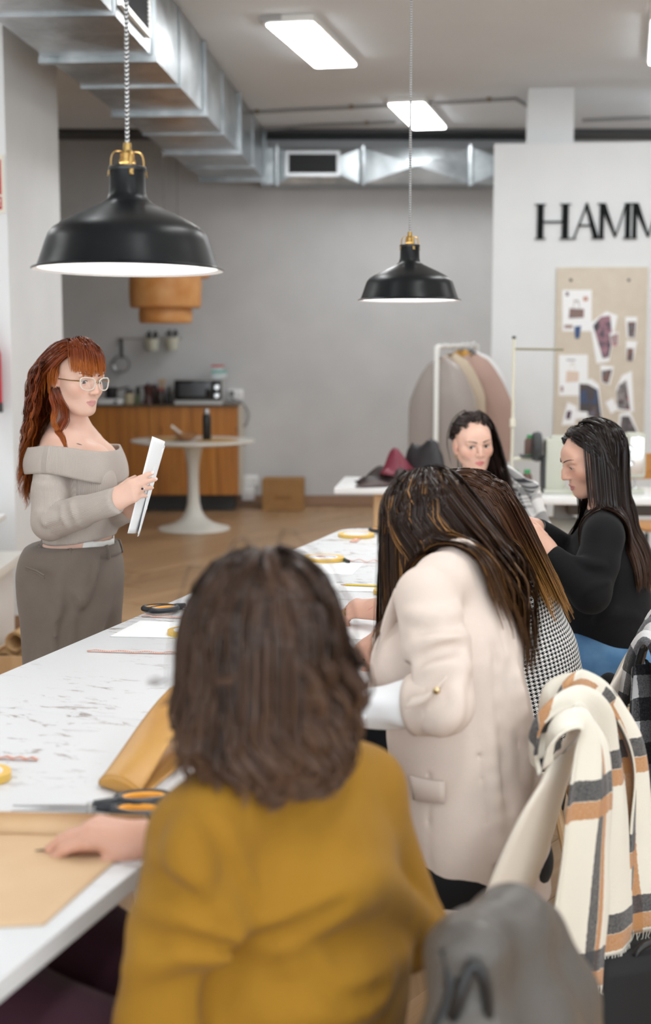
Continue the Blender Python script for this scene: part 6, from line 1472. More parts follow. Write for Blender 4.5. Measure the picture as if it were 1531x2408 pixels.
# ---------------------------------------------------------------- C: woman in the cream blazer
def woman_cream():
    p = Person('seated woman in a pale pink cream blazer with straight dark hair and highlights', (.225, 2.80, 0)); s = .95
    H = head_frame(at(1000, 1238, 2.95), (-.72, .69), -22, -5); nb = at(1078, 1358, 2.80)
    lsh, rsh = at(1002, 1408, 2.67), at(1128, 1390, 2.95); rt = nrm(rsh-lsh); rt[2] = 0; rt = nrm(rt); fwd = np.cross(UP, rt); ch = at(1072, 1500, 2.81); wa = at(1082, 1720, 2.81); pe = at(1108, 1985, 2.82)
    lel, lwr = at(1040, 1652, 2.55), at(822, 1668, 2.66); rel, rwr = at(960, 1540, 3.08), at(902, 1496, 3.30)
    xl = nrm(at(700, 1650, 2.72)-lwr); xr = nrm(at(820, 1545, 3.36)-rwr)
    F = Field(); head_field(F, H, s, True); neck_col(F, H, s, nb, (.048, .052)); v1 = F.mesh(.0045, H[:, 3]-np.array((.14, .14, .24)), H[:, 3]+np.array((.16, .14, .14)))
    hd = Field(); hand_field(hd, mirror_y(frame(lwr, xl, (0, -.2, .95))), s=.93, curls=(18, 25, 15)); hd.cap(lel*.3+lwr*.7, lwr, .028, .023, .02)
    tips = hand_field(hd, frame(rwr, xr, (-.25, -.35, .9)), s=.95, spread=2, thumb=(30, 26, 14), per=[(6, 14, 10), (14, 26, 16), (20, 34, 22), (26, 38, 24)]); hd.cap(rwr-xr*.09, rwr, .030, .024, .02); v2 = hd.mesh(.0028)
    low = Field(); low.ecap(nb, ch, rt, (.06, .05), (.125, .085)); low.ecap(ch, wa, rt, (.125, .085), (.115, .08)); low.ecap(wa, pe, rt, (.115, .08), (.14, .10)); low.chain([lsh, lel, lwr], [.042, .038, .022]); low.chain([rsh, rel, rwr], [.042, .038, .022])
    seat_legs(p, low, pe-UP*.03, nrm((-.95, .31, 0)), nrm((.31, .95, 0)), fabric('black_trousers', (.012, .012, .013), None, 200, .1), .53)
    b = p.skin_mesh([v1, v2, low.mesh(.012)], TONE_H, H, s); nails(tips, p, b, pm((216, 166, 156), .3)); eyes(H, b, s)
    J = Field(); jm = fabric('cream_crepe', srgb(226, 210, 199), srgb(220, 204, 193), 420, .06, .75, .05)
    hem = at(1118, 2230, 2.82); hemz = at(1115, 2128, 2.75)
    J.ecap(hem, pe+UP*.06, rt, (.185, .158), (.178, .150), .04); J.ecap(pe+UP*.05, wa, rt, (.178, .150), (.160, .130), .04); J.ecap(wa, ch, rt, (.160, .130), (.162, .122), .05); J.ecap(ch, nb+UP*-.04, rt, (.155, .110), (.07, .065), .05)
    J.ell(at(945, 1560, 2.76), (.06, .06, .07), None, .06); J.ell(at(1000, 1545, 2.93), (.06, .06, .07), None, .06)
    J.chain([nb+UP*-.03, (nb+lsh)/2+UP*.012, lsh+UP*.006], [.055, .054, .056], .03); J.chain([nb+UP*-.03, (nb+rsh)/2+UP*.01, rsh], [.055, .054, .056], .03); J.cap(nb+UP*-.02, nb+UP*.025, .060, .056, .02)
    J.chain([lsh, (lsh+lel)/2+np.array((.004, -.004, 0)), lel, lel*.70+lwr*.30], [.060, .063, .058, .052], .010, k0=.02); J.chain([rsh, rel, rel*.3+rwr*.7], [.058, .055, .042], .012, k0=.02)
    for pts, rr in (((at(955, 1440, 2.61), at(1010, 1455, 2.585), at(1070, 1440, 2.60), at(1098, 1415, 2.66)), .011), ((at(962, 1530, 2.575), at(1020, 1500, 2.55), at(1075, 1495, 2.555), at(1105, 1490, 2.60)), .010), ((at(1062, 1640, 2.50), at(1085, 1590, 2.52), at(1098, 1530, 2.56)), .010), ((at(1010, 1580, 2.535), at(1060, 1560, 2.52), at(1098, 1570, 2.55)), .008),
                    ((at(1060, 1650, 2.497), at(1040, 1690, 2.50), at(1005, 1715, 2.52)), .008), ((at(1075, 1625, 2.50), at(1062, 1680, 2.495), at(1030, 1712, 2.51)), .008), ((at(1120, 1720, 2.70), at(1140, 1850, 2.69), at(1150, 2000, 2.69)), .012), ((at(1190, 1560, 2.74), at(1205, 1700, 2.74), at(1230, 1850, 2.74)), .013)):
        J.fold(list(pts), rr*1.35, .016)
    for pts, rr in (((at(1098, 1420, 2.64), at(1108, 1500, 2.63), at(1108, 1600, 2.63), at(1100, 1680, 2.64)), .012), ((at(1160, 1520, 2.695), at(1175, 1700, 2.685), at(1190, 1900, 2.68)), .008), ((at(1080, 1470, 2.565), at(1040, 1478, 2.55), at(985, 1490, 2.57)), .006), ((at(1085, 1520, 2.54), at(1040, 1530, 2.525), at(985, 1555, 2.55)), .006)): J.fold(list(pts), rr, .016, True)
    for pts in ((at(1108, 1700, 2.68), at(1130, 1850, 2.67), at(1150, 2060, 2.68)), (at(1008, 1740, 2.66), at(1006, 1900, 2.66), at(1010, 2050, 2.66)), (at(1165, 1480, 2.72), at(1200, 1650, 2.71), at(1225, 1850, 2.71)), (at(1080, 1440, 2.60), at(1100, 1530, 2.60), at(1106, 1640, 2.6))): J.fold(list(pts), .0035, .005, True)
    J.noise(lambda q: wob(q, 21, (13, 13, 9), .0028)); J.half(hemz, (0, 0, -1), .006)
    e = nrm(lwr-lel); c_end = lel*.80+lwr*.20
    J.cutbox(c_end-.09, c_end+.09, (lambda q, a=c_end.astype(np.float32), n_=e.astype(np.float32): np.maximum(-((q-a) @ n_), np.sqrt(((q-a)**2).sum(-1))-.085)), .002); J.cap(c_end-e*.03, c_end+e*.02, .040, .044, .002, True)
    jo = p.cloth('blazer', J, .0058, jm, 2)
    PROJ[jo.name] = J
    def on_jacket(pts, off=.002): 
        class K: name = jo.name
        return [q for q in project([np.asarray(x, float) for x in pts], K)]
    # rolled cuff, tab with button, pocket flap, lapel
    u = nrm(np.cross(e, UP)); w = np.cross(e, u); g = np.zeros((40, 6, 3))
    for i in range(40):
        a = 2*math.pi*i/40
        for j in range(6): h = j/5; r_ = .0600-.004*h+.0018*math.sin(3*a+1); g[i, j] = c_end+e*(-.040+.056*h)+(u*math.cos(a)+w*math.sin(a))*r_
    wpart(p, jo, 'rolled_cuff', MB().grid(g, closed_u=True), jm, auto=None, solid=.004)
    tp = [at(968, 1648, 2.49), at(1000, 1625, 2.475), at(1038, 1602, 2.49)]; tp = on_jacket([at(1038, 1598, 2.50), at(1012, 1612, 2.49), at(985, 1632, 2.50)])
    tp = [tp[0]+np.array((0, -.009, 0)), tp[1]+np.array((0, -.012, 0)), tp[2]+np.array((0, -.014, 0)), at(958, 1652, 2.505)]
    sp_ = spline(tp, 14); tb = wpart(p, jo, 'sleeve_tab', MB().grid(np.array([[q+np.array((.006*k, -.006-.0006*abs(k), .0105*k)) for k in (-1, 0, 1)] for q in sp_])), jm, auto=None, solid=.004); wpart(p, jo, 'button', MB().ball(tp[1]+np.array((.004, -.012, .003)), (.0072, .0035, .0072), 14, 8), plain('gold_button', srgb(200, 178, 140), .25, 1))
    fl = [on_jacket([at(935+115*i/8, 1838-10*i/8+dy, 2.66)])[0]+np.array((-.002, -.005, 0)) for dy in (0, 28, 55) for i in range(9)]
    g = np.array(fl).reshape(3, 9, 3); wpart(p, jo, 'pocket_flap', MB().grid(g), jm, auto=None, solid=.005)
    lp = [at(930, 1385, 2.72), at(905, 1450, 2.72), at(888, 1520, 2.73), at(872, 1590, 2.735), at(866, 1640, 2.74)]
    g = np.array([[q, q+np.array((.020, .012, .004)), q+np.array((.044, .034, 0))] for q in spline(lp, 16)]); wpart(p, jo, 'lapel', MB().grid(g), jm, auto=None, solid=.006)
    # shirt cuff and watch
    sh = plain('white_shirt', srgb(240, 241, 243), .75); g = np.zeros((44, 14, 3))
    for i in range(44):
        a = 2*math.pi*i/44
        for j in range(14):
            h = j/13; r_ = .0340+.0150*h**1.3+.0040*math.sin(3*a+7*h)*h+.0016*math.sin(7*a+3*h)*h; g[i, j] = lwr+e*(-.004)-e*(.215*h)*.72+(u*math.cos(a)+w*math.sin(a))*r_
    so = p.own(build('shirt_cuff', MB().grid(g, closed_u=True), sh, None, auto=None, solid=.003))
    for pts in (((836, 1690), (870, 1640), (900, 1612)), ((880, 1690), (930, 1676), (962, 1672)), ((885, 1640), (925, 1655), (955, 1690))):
        q = [at(x, y, 2.575+.0012*abs(x-900)*.2) for x, y in pts]
    wpart(p, so, 'cuff_button', MB().ball(at(856, 1687, 2.595), (.005, .003, .005), 10, 6), plain('pearl', srgb(230, 230, 232), .3))
    wt = bpy.data.objects.new('wrist_watch', None); link(wt, p.t); wt.location = -Vector(p.o); wc = lwr+e*.012; gold = plain('gold', srgb(214, 172, 96), .25, 1)
    wpart(p, wt, 'strap', MB().tube([wc+(u*math.cos(a)+w*math.sin(a))*.0285 for a in np.linspace(0, 6.283, 30)[:-1]], .006, 6, closed=True), gold); wpart(p, wt, 'case', MB().ball(wc+np.array((0, -.030, .002)), (.013, .005, .016), 16, 8), gold)
    # hair: straight, long, centre part, highlights
    C_ = collider(H, s, nb)
    for o_ in J.ops[1:9]: C_.ops.append(o_)
    C_.chain([lsh, lel], [.062, .062], .01)
    hm = hair_mat('dark_hair_highlights', srgb(34, 24, 21), srgb(30, 20, 16), srgb(58, 39, 28), srgb(92, 62, 36), .30, .45, .72, srgb(164, 116, 66))
    def fall(P_, t, Pl):
        if t < .14: return np.zeros_like(P_)
        q = P_-lsh; near = (q @ rt) < .14; a = q @ fwd; thr = float((H[:, 3]-lsh) @ fwd)+.015; sg = np.where(Pl[:, 1] > .045, 1.0, -1.0); w = np.where(near & (P_[:, 2] < lsh[2]+.13) & np.where(sg > 0, a < .17, a > -.06), np.where(sg > 0, .25, .22), .02)
        return ((sg*w)[:, None]*fwd+(.05*near*(P_[:, 2] < lsh[2]+.1))[:, None]*rt).astype(np.float32)
    G, Nn = grow(H, s, C_, 480, .46, lenfn=.85, part=0, side=.8, back=.30, vol=.008, steps=42, seed=31, stiff=.45, lenvar=.16, offs=.004, pull=fall)
    p.own(strands('hair', G, Nn, hm, None, 13, .0020, .0065, 32, frizz=.0009))
    def fall2(P_, t, Pl): return (np.array((.40, -.24, 0), np.float32)*(.12 < t < .62)+np.zeros_like(P_)).astype(np.float32)
    G, Nn = grow(H, s, C_, 190, .46, lenfn=.6, part=0, side=.35, back=.9, vol=.010, steps=42, seed=35, stiff=.5, lenvar=.28, offs=.006, pull=fall2, keep=lambda d: d[1] < .25, hairline=[60, 60, 50, 20, 0, -25, -40])
    p.own(strands('back_hair', G, Nn, hm, None, 13, .0020, .0065, 36, frizz=.0009))
    # black disc cutter under her right hand
    c = at_z(846, 1553, TH); t = thing('weight_disc', 'small black round weight pressed under a hand', 'weight', c); build('disc', MB().lathe([(0, .001), (.040, .001), (.044, .006), (.044, .012), (.038, .018), (0, .019)], 32), M['black'], t); build('rim_mark', MB().lathe([(.0442, .006), (.0446, .008), (.0442, .010)], 32), M['grey'], t)
# ---------------------------------------------------------------- D: woman in the houndstooth jacket
def woman_hound():
    p = Person('seated woman in a black and white houndstooth jacket leaning over the table', (.56, 3.70, 0)); s = .98
    H = head_frame(at(1066, 1224, 3.66), (-.93, .36), -36, -4); nb = at(1178, 1278, 3.70)
    lsh, rsh = at(1165, 1335, 3.54), at(1210, 1318, 3.86); rt = nrm(rsh-lsh); rt[2] = 0; rt = nrm(rt); fwd = np.cross(UP, rt); ch = at(1200, 1410, 3.69); wa = at(1243, 1540, 3.70); pe = at(1262, 1660, 3.70)
    lel, lwr = at(1060, 1490, 3.55), at(890, 1442, 3.78); rel, rwr = at(1080, 1470, 3.95), at(930, 1450, 4.0); xl = nrm(at(800, 1440, 3.84)-lwr); xr = nrm((-1, .1, 0))
    F = Field(); head_field(F, H, s, True); neck_col(F, H, s, nb, (.048, .052)); v1 = F.mesh(.004, H[:, 3]-np.array((.14, .14, .22)), H[:, 3]+np.array((.20, .14, .14)))
    hd = Field(); fl = mirror_y(frame(lwr+UP*.012, xl, (-.1, -.45, .85))); tips = hand_field(hd, fl, s=.96, spread=2, thumb=(34, 30, 16), per=[(30, 34, 20), (34, 40, 24), (38, 44, 26), (40, 44, 26)]); hd.cap(lwr+UP*.012-xl*.10, lwr+UP*.012, .031, .026, .02); hand_field(hd, frame(rwr, xr, (0, 0, 1)), s=.95); hd.cap(rwr-xr*.08, rwr, .03, .025, .02); v2 = hd.mesh(.003)
    low = Field(); low.ecap(nb, ch, rt, (.06, .05), (.125, .085)); low.ecap(ch, wa, rt, (.125, .085), (.115, .08)); low.ecap(wa, pe, rt, (.115, .08), (.14, .10)); low.chain([lsh, lel, lwr], [.042, .038, .024]); low.chain([rsh, rel, rwr], [.042, .038, .024])
    seat_legs(p, low, pe-UP*.09, nrm((-.95, .31, 0)), nrm((.31, .95, 0)), fabric('navy_trousers', (.02, .022, .03), None, 200, .1), .53)
    b = p.skin_mesh([v1, v2, low.mesh(.012)], TONE_H, H, s); nails(tips, p, b, pm((214, 168, 156), .3)); eyes(H, b, s)
    k = fl[:, :3] @ np.array((.10, -.010, -.008))*.96+fl[:, 3]; ax = nrm(fl[:, 0]*.8-fl[:, 2]*.5); u_ = nrm(np.cross(ax, fl[:, 1])); w_ = np.cross(ax, u_)
    p.own(build('ring', MB().tube([k+(u_*math.cos(a)+w_*math.sin(a))*.0105 for a in np.linspace(0, 6.283, 20)[:-1]], .002, 6, closed=True), M['brass'], None))
    n = N('houndstooth'); uv = n.sep(n.coord('UV')); S2 = 92.0
    U_ = n.math('MULTIPLY', uv[0], S2); V__ = n.math('MULTIPLY', uv[1], S2); a = n.math('LESS_THAN', n.math('FRACT', U_), .5); b_ = n.math('LESS_THAN', n.math('FRACT', V__), .5)
    dg = n.math('LESS_THAN', n.math('FRACT', n.math('MULTIPLY', n.math('ADD', U_, V__), 2.0)), .5)
    both = n.math('MULTIPLY', a, b_); one = n.math('SUBTRACT', n.math('ADD', a, b_), n.math('MULTIPLY', both, 2)); f_ = n.math('ADD', both, n.math('MULTIPLY', one, dg), clamp=True)
    n.set(col=n.mix(f_, srgb(228, 226, 222), (.012, .012, .014)), rough=.85, sheen=.1, spec=.2); jm = n.m
    J = Field(); hem = at(1270, 1730, 3.71)
    J.ecap(hem, pe, rt, (.165, .14), (.165, .135), .03); J.ecap(pe, wa, rt, (.165, .135), (.15, .122), .04); J.ecap(wa, ch, rt, (.15, .122), (.155, .118), .05); J.ecap(ch, nb+UP*-.03, rt, (.15, .11), (.07, .07), .05)
    J.chain([nb+UP*-.02, lsh+UP*.006], [.058, .060], .03); J.chain([nb+UP*-.02, rsh], [.058, .060], .03); J.cap(nb+UP*-.01, nb+UP*.03-fwd*.0, .062, .058, .02)
    J.chain([lsh, lel, lel*.3+lwr*.7], [.063, .058, .045], .012, k0=.02); J.chain([rsh, rel, rel*.3+rwr*.7], [.063, .056, .045], .012, k0=.02)
    for pts, rr in (((at(1128, 1300, 3.475), at(1165, 1300, 3.46), at(1200, 1320, 3.48)), .010), ((at(1135, 1345, 3.475), at(1165, 1372, 3.47), at(1195, 1385, 3.50)), .010), ((at(1140, 1390, 3.48), at(1170, 1405, 3.48), at(1190, 1400, 3.50)), .008)): J.fold(list(pts), rr, .02)
    J.noise(lambda q: wob(q, 33, (14, 14, 10), .0028)); J.half(hem+UP*.01, (0, 0, -1), .006)
    jo = p.cloth('jacket', J, .0062, jm, 2, bones=[(hem, nb, -fwd, .14), (lsh, lel, UP, .06), (lel, lwr, UP, .055), (rsh, rel, UP, .06)])
    # earring and glasses cord
    Wd = lambda q: H[:, :3] @ (np.array(q)*s)+H[:, 3]; ep = Wd((-.080, -.004, -.046)); er = bpy.data.objects.new('earring', None); link(er, p.t); er.location = -Vector(p.o); rnd = random.Random(3)
    for i in range(8):
        for j in range(3): wpart(p, er, 'bead', MB().ball(ep+np.array(((j-1)*.006, -.006, -.005-i*.0058)), .0031, 8, 6), M['brass'] if (i+j) % 3 else M['black'], auto=None)
    p.own(build('glasses_temple', MB().tube([Wd((-.079, -.008, -.008)), Wd((-.080, .03, -.03)), Wd((-.074, .075, -.05))], .0017, 6), plain('pale_temple', srgb(220, 216, 210), .3), None))
    C_ = collider(H, s, nb)
    for o_ in J.ops[0:8]: C_.ops.append(o_)
    hm = hair_mat('chestnut_hair', srgb(48, 31, 23), srgb(52, 32, 22), srgb(88, 57, 36), srgb(178, 128, 66), .30, .5, .72)
    def bk(Pl, d0): return np.stack([np.sign(Pl[:, 0])*.35, -1.0+0*Pl[:, 1], -.1+0*Pl[:, 1]], 1)
    def fall(P_, t, Pl):
        tgt = np.array((.55, -.05, -.30), np.float32); return (tgt*.55*(t > .16)-H[:, 1].astype(np.float32)*(.7*(t <= .16))+np.zeros_like(P_)).astype(np.float32)
    G, Nn = grow(H, s, C_, 420, .42, side=.5, back=.8, vol=.008, steps=38, seed=41, stiff=.55, seedfn=bk, lenvar=.25, offs=.004, pull=fall, hairline=[42, 40, 30, 22, 16, -16, -40])
    p.own(strands('hair', G, Nn, hm, None, 12, .0020, .0065, 42, frizz=.001))
# ---------------------------------------------------------------- E: woman in black, profile
def woman_black():
    p = Person('seated woman in a black sweater and blue jeans seen in profile, reading a sheet', (.93, 4.50, 0)); s = .96
    H = head_frame(at(1392, 1080, 4.42), (-.985, -.17), -16, 0); nb = at(1428, 1200, 4.45); fwd = nrm((-.97, .0, 0)); rt = np.array((fwd[1], -fwd[0], 0))
    lsh, rsh = at(1418, 1262, 4.28), at(1424, 1250, 4.62); ch = at(1424, 1320, 4.45); wa = at(1430, 1430, 4.46); pe = at(1440, 1515, 4.47)
    lel, lwr = at(1392, 1392, 4.22), at(1292, 1300, 4.22); rel, rwr = at(1370, 1330, 4.62), at(1262, 1240, 4.42); xl = nrm(at(1212, 1222, 4.26)-lwr); xr = nrm(at(1190, 1210, 4.36)-rwr)
    F = Field(); head_field(F, H, s, True, nose=.98, jaw=.94, op=.2); neck_col(F, H, s, nb, (.046, .050)); F.cap(nb, lsh, .045, .04, .04); F.cap(nb, rsh, .045, .04, .04); v1 = F.mesh(.0028, H[:, 3]-np.array((.15, .13, .20)), H[:, 3]+np.array((.15, .13, .14)))
    hd = Field(); tl = hand_field(hd, mirror_y(frame(lwr, xl, (.2, -.95, .25))), s=.93, spread=1, thumb=(30, 24, 10), per=[(14, 20, 12), (16, 24, 14), (20, 28, 16), (24, 30, 18)]); hd.cap(lwr-nrm(lwr-lel)*.10, lwr, .029, .023, .02)
    t2 = hand_field(hd, frame(rwr, xr, (.1, -.5, .85)), s=.92, spread=1, thumb=(30, 24, 10), per=[(18, 26, 14), (22, 30, 16), (26, 34, 18), (30, 36, 20)]); hd.cap(rwr-nrm(rwr-rel)*.10, rwr, .027, .022, .02); v2 = hd.mesh(.0028)
    low = Field(); low.ecap(nb, ch, rt, (.06, .05), (.125, .085)); low.ecap(ch, wa, rt, (.125, .085), (.115, .08)); low.ecap(wa, pe, rt, (.115, .08), (.14, .10)); low.chain([lsh, lel, lwr], [.042, .036, .022]); low.chain([rsh, rel, rwr], [.042, .036, .022])
    jn = N('blue_denim'); v = jn.coord('Object'); a = jn.noise(v, 12, 3); c = jn.mix(jn.ramp(a, [(.3, (0, 0, 0)), (.7, (1, 1, 1))]), srgb(70, 112, 152), srgb(104, 144, 180)); jn.set(col=c, rough=.85); jn.bump(jn.noise(v, 300, 2), .2, .001)
    Q = Field()
    for sg in (-1, 1):
        h = pe+rt*sg*.09-UP*.03; kn_ = h+nrm((-.97, -.05, 0))*.40; kn_[2] = .56; an = np.array((kn_[0]-.02, kn_[1], .10)); Q.chain([h, kn_, an], [.095, .068, .055], .03); low.chain([h, kn_, an], [.075, .052, .035])
        p.own(build('shoe', MB().ball((an[0]-.06, an[1], .045), (.12, .042, .045), 14, 8), plain('white_sneaker%d' % sg, srgb(220, 220, 218), .5), None, auto=None))
    Q.ell(pe-UP*.035, (.16, .165, .10), None, .05); Q.noise(lambda q: wob(q, 51, (26, 26, 26), .003)); jo_ = p.cloth('jeans', Q, .0085, jn.m, 2)
    b = p.skin_mesh([v1, v2, low.mesh(.012)], TONE_E, H, s, (.44, .14, .14), .14); PROJ[b.name] = F; eyes(H, b, s, (0, -26), (60, 40, 30), (46, 32, 28), op=.2); nails(tl, p, b, pm((92, 20, 34), .25), which=range(4)); nails(t2, p, b, pm((92, 20, 34), .25), which=range(4))
    bm_ = fabric('black_knit', (.010, .010, .011), (.012, .012, .013), 260, .25, .9, .05, .15); J = Field()
    J.ecap(pe+UP*.0, wa, rt, (.165, .128), (.165, .130), .03); J.ecap(wa, ch, rt, (.165, .13), (.16, .122), .05); J.ecap(ch, nb+UP*-.03, rt, (.15, .11), (.06, .06), .05)
    J.chain([nb+UP*-.02, lsh], [.054, .060], .04); J.chain([nb+UP*-.02, rsh], [.054, .060], .04); J.cap(nb+UP*-.02, nb+UP*.030, .056, .050, .015)
    J.chain([lsh, (lsh+lel)/2, lel, lwr+nrm(lwr-lel)*-.02], [.062, .066, .062, .036], .012, k0=.02); J.chain([rsh, rel, rwr+nrm(rwr-rel)*-.02], [.062, .060, .036], .012, k0=.02)
    for pts, rr in (((at(1360, 1300, 4.20), at(1385, 1320, 4.165), at(1420, 1330, 4.19)), .010), ((at(1375, 1400, 4.15), at(1400, 1375, 4.15), at(1430, 1370, 4.19)), .010), ((at(1400, 1460, 4.31), at(1440, 1440, 4.29), at(1490, 1450, 4.32)), .012)): J.fold(list(pts), rr, .02)
    J.noise(lambda q: wob(q, 52, (20, 20, 18), .003)); J.half(pe+UP*.012, (0, 0, -1), .006); p.cloth('sweater', J, .0065, bm_, 2)
    wq = rwr-nrm(rwr-rel)*.004; e = nrm(rwr-rel); u_ = nrm(np.cross(e, UP)); w_ = np.cross(e, u_); p.own(build('hair_tie', MB().tube([wq+(u_*math.cos(a)+w_*math.sin(a))*.0275 for a in np.linspace(0, 6.283, 26)[:-1]], .003, 6, closed=True), M['black'], None))
    C_ = collider(H, s, nb)
    for o_ in J.ops[0:8]: C_.ops.append(o_)
    hm = hair_mat('dark_straight_hair', srgb(28, 21, 20), srgb(25, 18, 16), srgb(44, 32, 27), srgb(80, 53, 38), .30, .45, .75, spec=.3)
    def fall(P_, t, Pl): return (np.array((1, 0, 0), np.float32)*np.where(t < .22, np.clip(.25+Pl[:, 1:2]*11, 0, 1.3), .06)).astype(np.float32)
    def sd_(Pl, d0): return np.stack([np.sign(Pl[:, 0]-.012)*.62, -.9+0*Pl[:, 1], -.15+0*Pl[:, 1]], 1)
    G, Nn = grow(H, s, C_, 460, .55, lenfn=.8, side=.7, back=.6, vol=.013, steps=46, seed=55, stiff=.42, seedfn=sd_, lenvar=.10, offs=.004, pull=fall, hairline=[36, 32, 23, 14, 2, -26, -40])
    p.own(strands('hair', G, Nn, hm, None, 12, .0020, .006, 56, frizz=.0006))
    q = at(1172, 1185, 4.34); t = thing('paper_sheet', 'white sheet held up by the woman in black', 'paper', q, 0, 'papers on the worktable'); g = np.zeros((12, 12, 3)); a0, a1, b0, b1 = at(1205, 1222, 4.30), at(1120, 1240, 4.30), at(1150, 1150, 4.42), at(1085, 1180, 4.42)
    for i in range(12):
        for j in range(12):
            x, y = i/11, j/11; g[i, j] = (a0*(1-x)+a1*x)*(1-y)+(b0*(1-x)+b1*x)*y-q+np.array((0, 0, .01*math.sin(x*3.14)))
    build('sheet', MB().grid(g), M['paper'], t, auto=None, solid=.0008)
# ---------------------------------------------------------------- F: woman in the checked shawl
def woman_shawl():
    p = Person('seated woman facing the viewer wrapped in a black and white checked shawl', (.62, 6.35, 0)); s = 1.0
    H = head_frame(at(1113, 1043, 6.0), (.20, -.98), -6, -4); nb = at(1122, 1150, 6.07); fwd = nrm((-.05, -1, 0)); rt = np.array((fwd[1], -fwd[0], 0))
    rsh, lsh = at(1052, 1172, 6.08), at(1198, 1168, 6.12); ch = at(1128, 1230, 6.12); wa = at(1130, 1330, 6.18); pe = at(1130, 1420, 6.28)
    rel, rwr = at(1030, 1260, 5.95), at(1090, 1290, 5.80); lel, lwr = at(1240, 1265, 6.0), at(1180, 1290, 5.80)
    F = Field(); head_field(F, H, s, True, jaw=.94); neck_col(F, H, s, nb, (.046, .05)); F.cap(nb, lsh, .045, .04, .04); F.cap(nb, rsh, .045, .04, .04); v1 = F.mesh(.0029, H[:, 3]-np.array((.14, .14, .24)), H[:, 3]+np.array((.14, .14, .14)))
    hd = Field(); hand_field(hd, frame(rwr, (.6, -.7, -.1), (0, 0, 1)), s=.92); hand_field(hd, mirror_y(frame(lwr, (-.6, -.7, -.1), (0, 0, 1))), s=.92); hd.cap(rwr-nrm(rwr-rel)*.06, rwr, .027, .023, .02); hd.cap(lwr-nrm(lwr-lel)*.06, lwr, .027, .023, .02); v2 = hd.mesh(.004)
    low = Field(); low.ecap(nb, ch, rt, (.06, .05), (.125, .085)); low.ecap(ch, wa, rt, (.125, .085), (.115, .08)); low.ecap(wa, pe, rt, (.115, .08), (.14, .10)); low.chain([lsh, lel, lwr], [.042, .036, .022]); low.chain([rsh, rel, rwr], [.042, .036, .022])
    seat_legs(p, low, pe, fwd, rt, fabric('dark_trousers', (.02, .02, .024), None, 200, .1), pe[2]+.02, thigh=.38)
    b = p.skin_mesh([v1, v2, low.mesh(.013)], TONE_F, H, s, (.62, .16, .18), .14); PROJ[b.name] = F; eyes(H, b, s, (16, -2), (54, 38, 30), (40, 30, 28), lash=.0012)
    Sf = Field(); Sf.ecap(pe, ch, rt, (.15, .11), (.15, .11), .04); Sf.ecap(ch, nb+UP*-.02, rt, (.14, .10), (.066, .062), .05); Sf.cap(nb+UP*-.02, nb+UP*.04, .058, .054, .015); Sf.chain([lsh, lel, lwr], [.055, .048, .034]); Sf.chain([rsh, rel, rwr], [.055, .048, .034])
    p.cloth('shirt', Sf, .009, fabric('lilac_shirt', srgb(132, 138, 184), None, 200, .1), 1)
    for sg in (-1, 1):
        q = np.array([[nb+UP*(.050-.0*i)+fwd*(.052)+rt*sg*(.006+.010*i), nb+UP*(.005-.012*i)+fwd*(.075+.006*i)+rt*sg*(.030+.016*i)] for i in range(5)]); p.own(build('collar', MB().grid(q), fabric('lilac_collar%d' % sg, srgb(140, 146, 192), None, 200, .1), None, solid=.003, auto=None))
    n = N('checked_wool'); uv = n.sep(n.coord('UV'))
    def st(x, per, bands):
        f = n.math('FRACT', n.math('DIVIDE', x, per)); out = None
        for lo, hi, w in bands:
            bnd = n.math('MULTIPLY', n.band(f, lo, hi), w); out = bnd if out is None else n.math('ADD', out, bnd)
        return out
    bands = [(.05, .32, .62), (.40, .44, .5), (.50, .54, .5), (.62, .72, .45)]; d_ = n.math('ADD', st(uv[0], .16, bands), st(uv[1], .16, bands), clamp=True); nz = n.noise(n.coord('Object'), 240, 2)
    n.set(col=n.mix(n.math('MULTIPLY', d_, n.math('MULTIPLY_ADD', nz, .4, .8), clamp=True), srgb(226, 224, 222), srgb(26, 28, 34)), rough=.95, sheen=.3); sm = n.m
    J = Field(); J.ecap(wa, ch, rt, (.23, .15), (.205, .14), .05); J.ecap(ch, nb+UP*-.05, rt, (.195, .125), (.12, .085), .05); J.chain([nb+UP*-.035, lsh+UP*.0, lel], [.060, .078, .09], .05); J.chain([nb+UP*-.035, rsh+UP*.0, rel], [.060, .076, .085], .05); J.chain([lel, lwr], [.08, .06], .04); J.chain([rel, rwr], [.075, .05], .04)
    J.chain([at(1190, 1100, 6.0), at(1250, 1150, 5.98), at(1285, 1235, 5.95)], [.02, .024, .02], .03); J.noise(lambda q: wob(q, 61, (22, 22, 10), .005))
    J.cap(nb+fwd*.05+UP*.05, nb+fwd*.22-UP*.17, .050, .035, .012, True); J.cap(nb+UP*-.02, nb+UP*.12, .066, .08, .01, True)
    p.cloth('shawl', J, .0075, sm, 2, bones=[(wa, nb, fwd, .17), (lsh, lel, UP, .08), (rsh, rel, UP, .08)])
    C_ = collider(H, s, nb)
    for o_ in J.ops[0:6]: C_.ops.append(o_)
    Wd = lambda q: H[:, :3] @ (np.array(q)*s)+H[:, 3]
    hm = hair_mat('dark_brown_hair', srgb(40, 30, 28), srgb(38, 28, 26), srgb(60, 46, 40), srgb(66, 46, 38), .3, .6, .8)
    bun = Wd((0, -.10, .07))
    def tob(P_, t, Pl): v = bun-P_; return (v/np.linalg.norm(v, axis=1)[:, None]).astype(np.float32)*(.6 if t < .8 else .2)
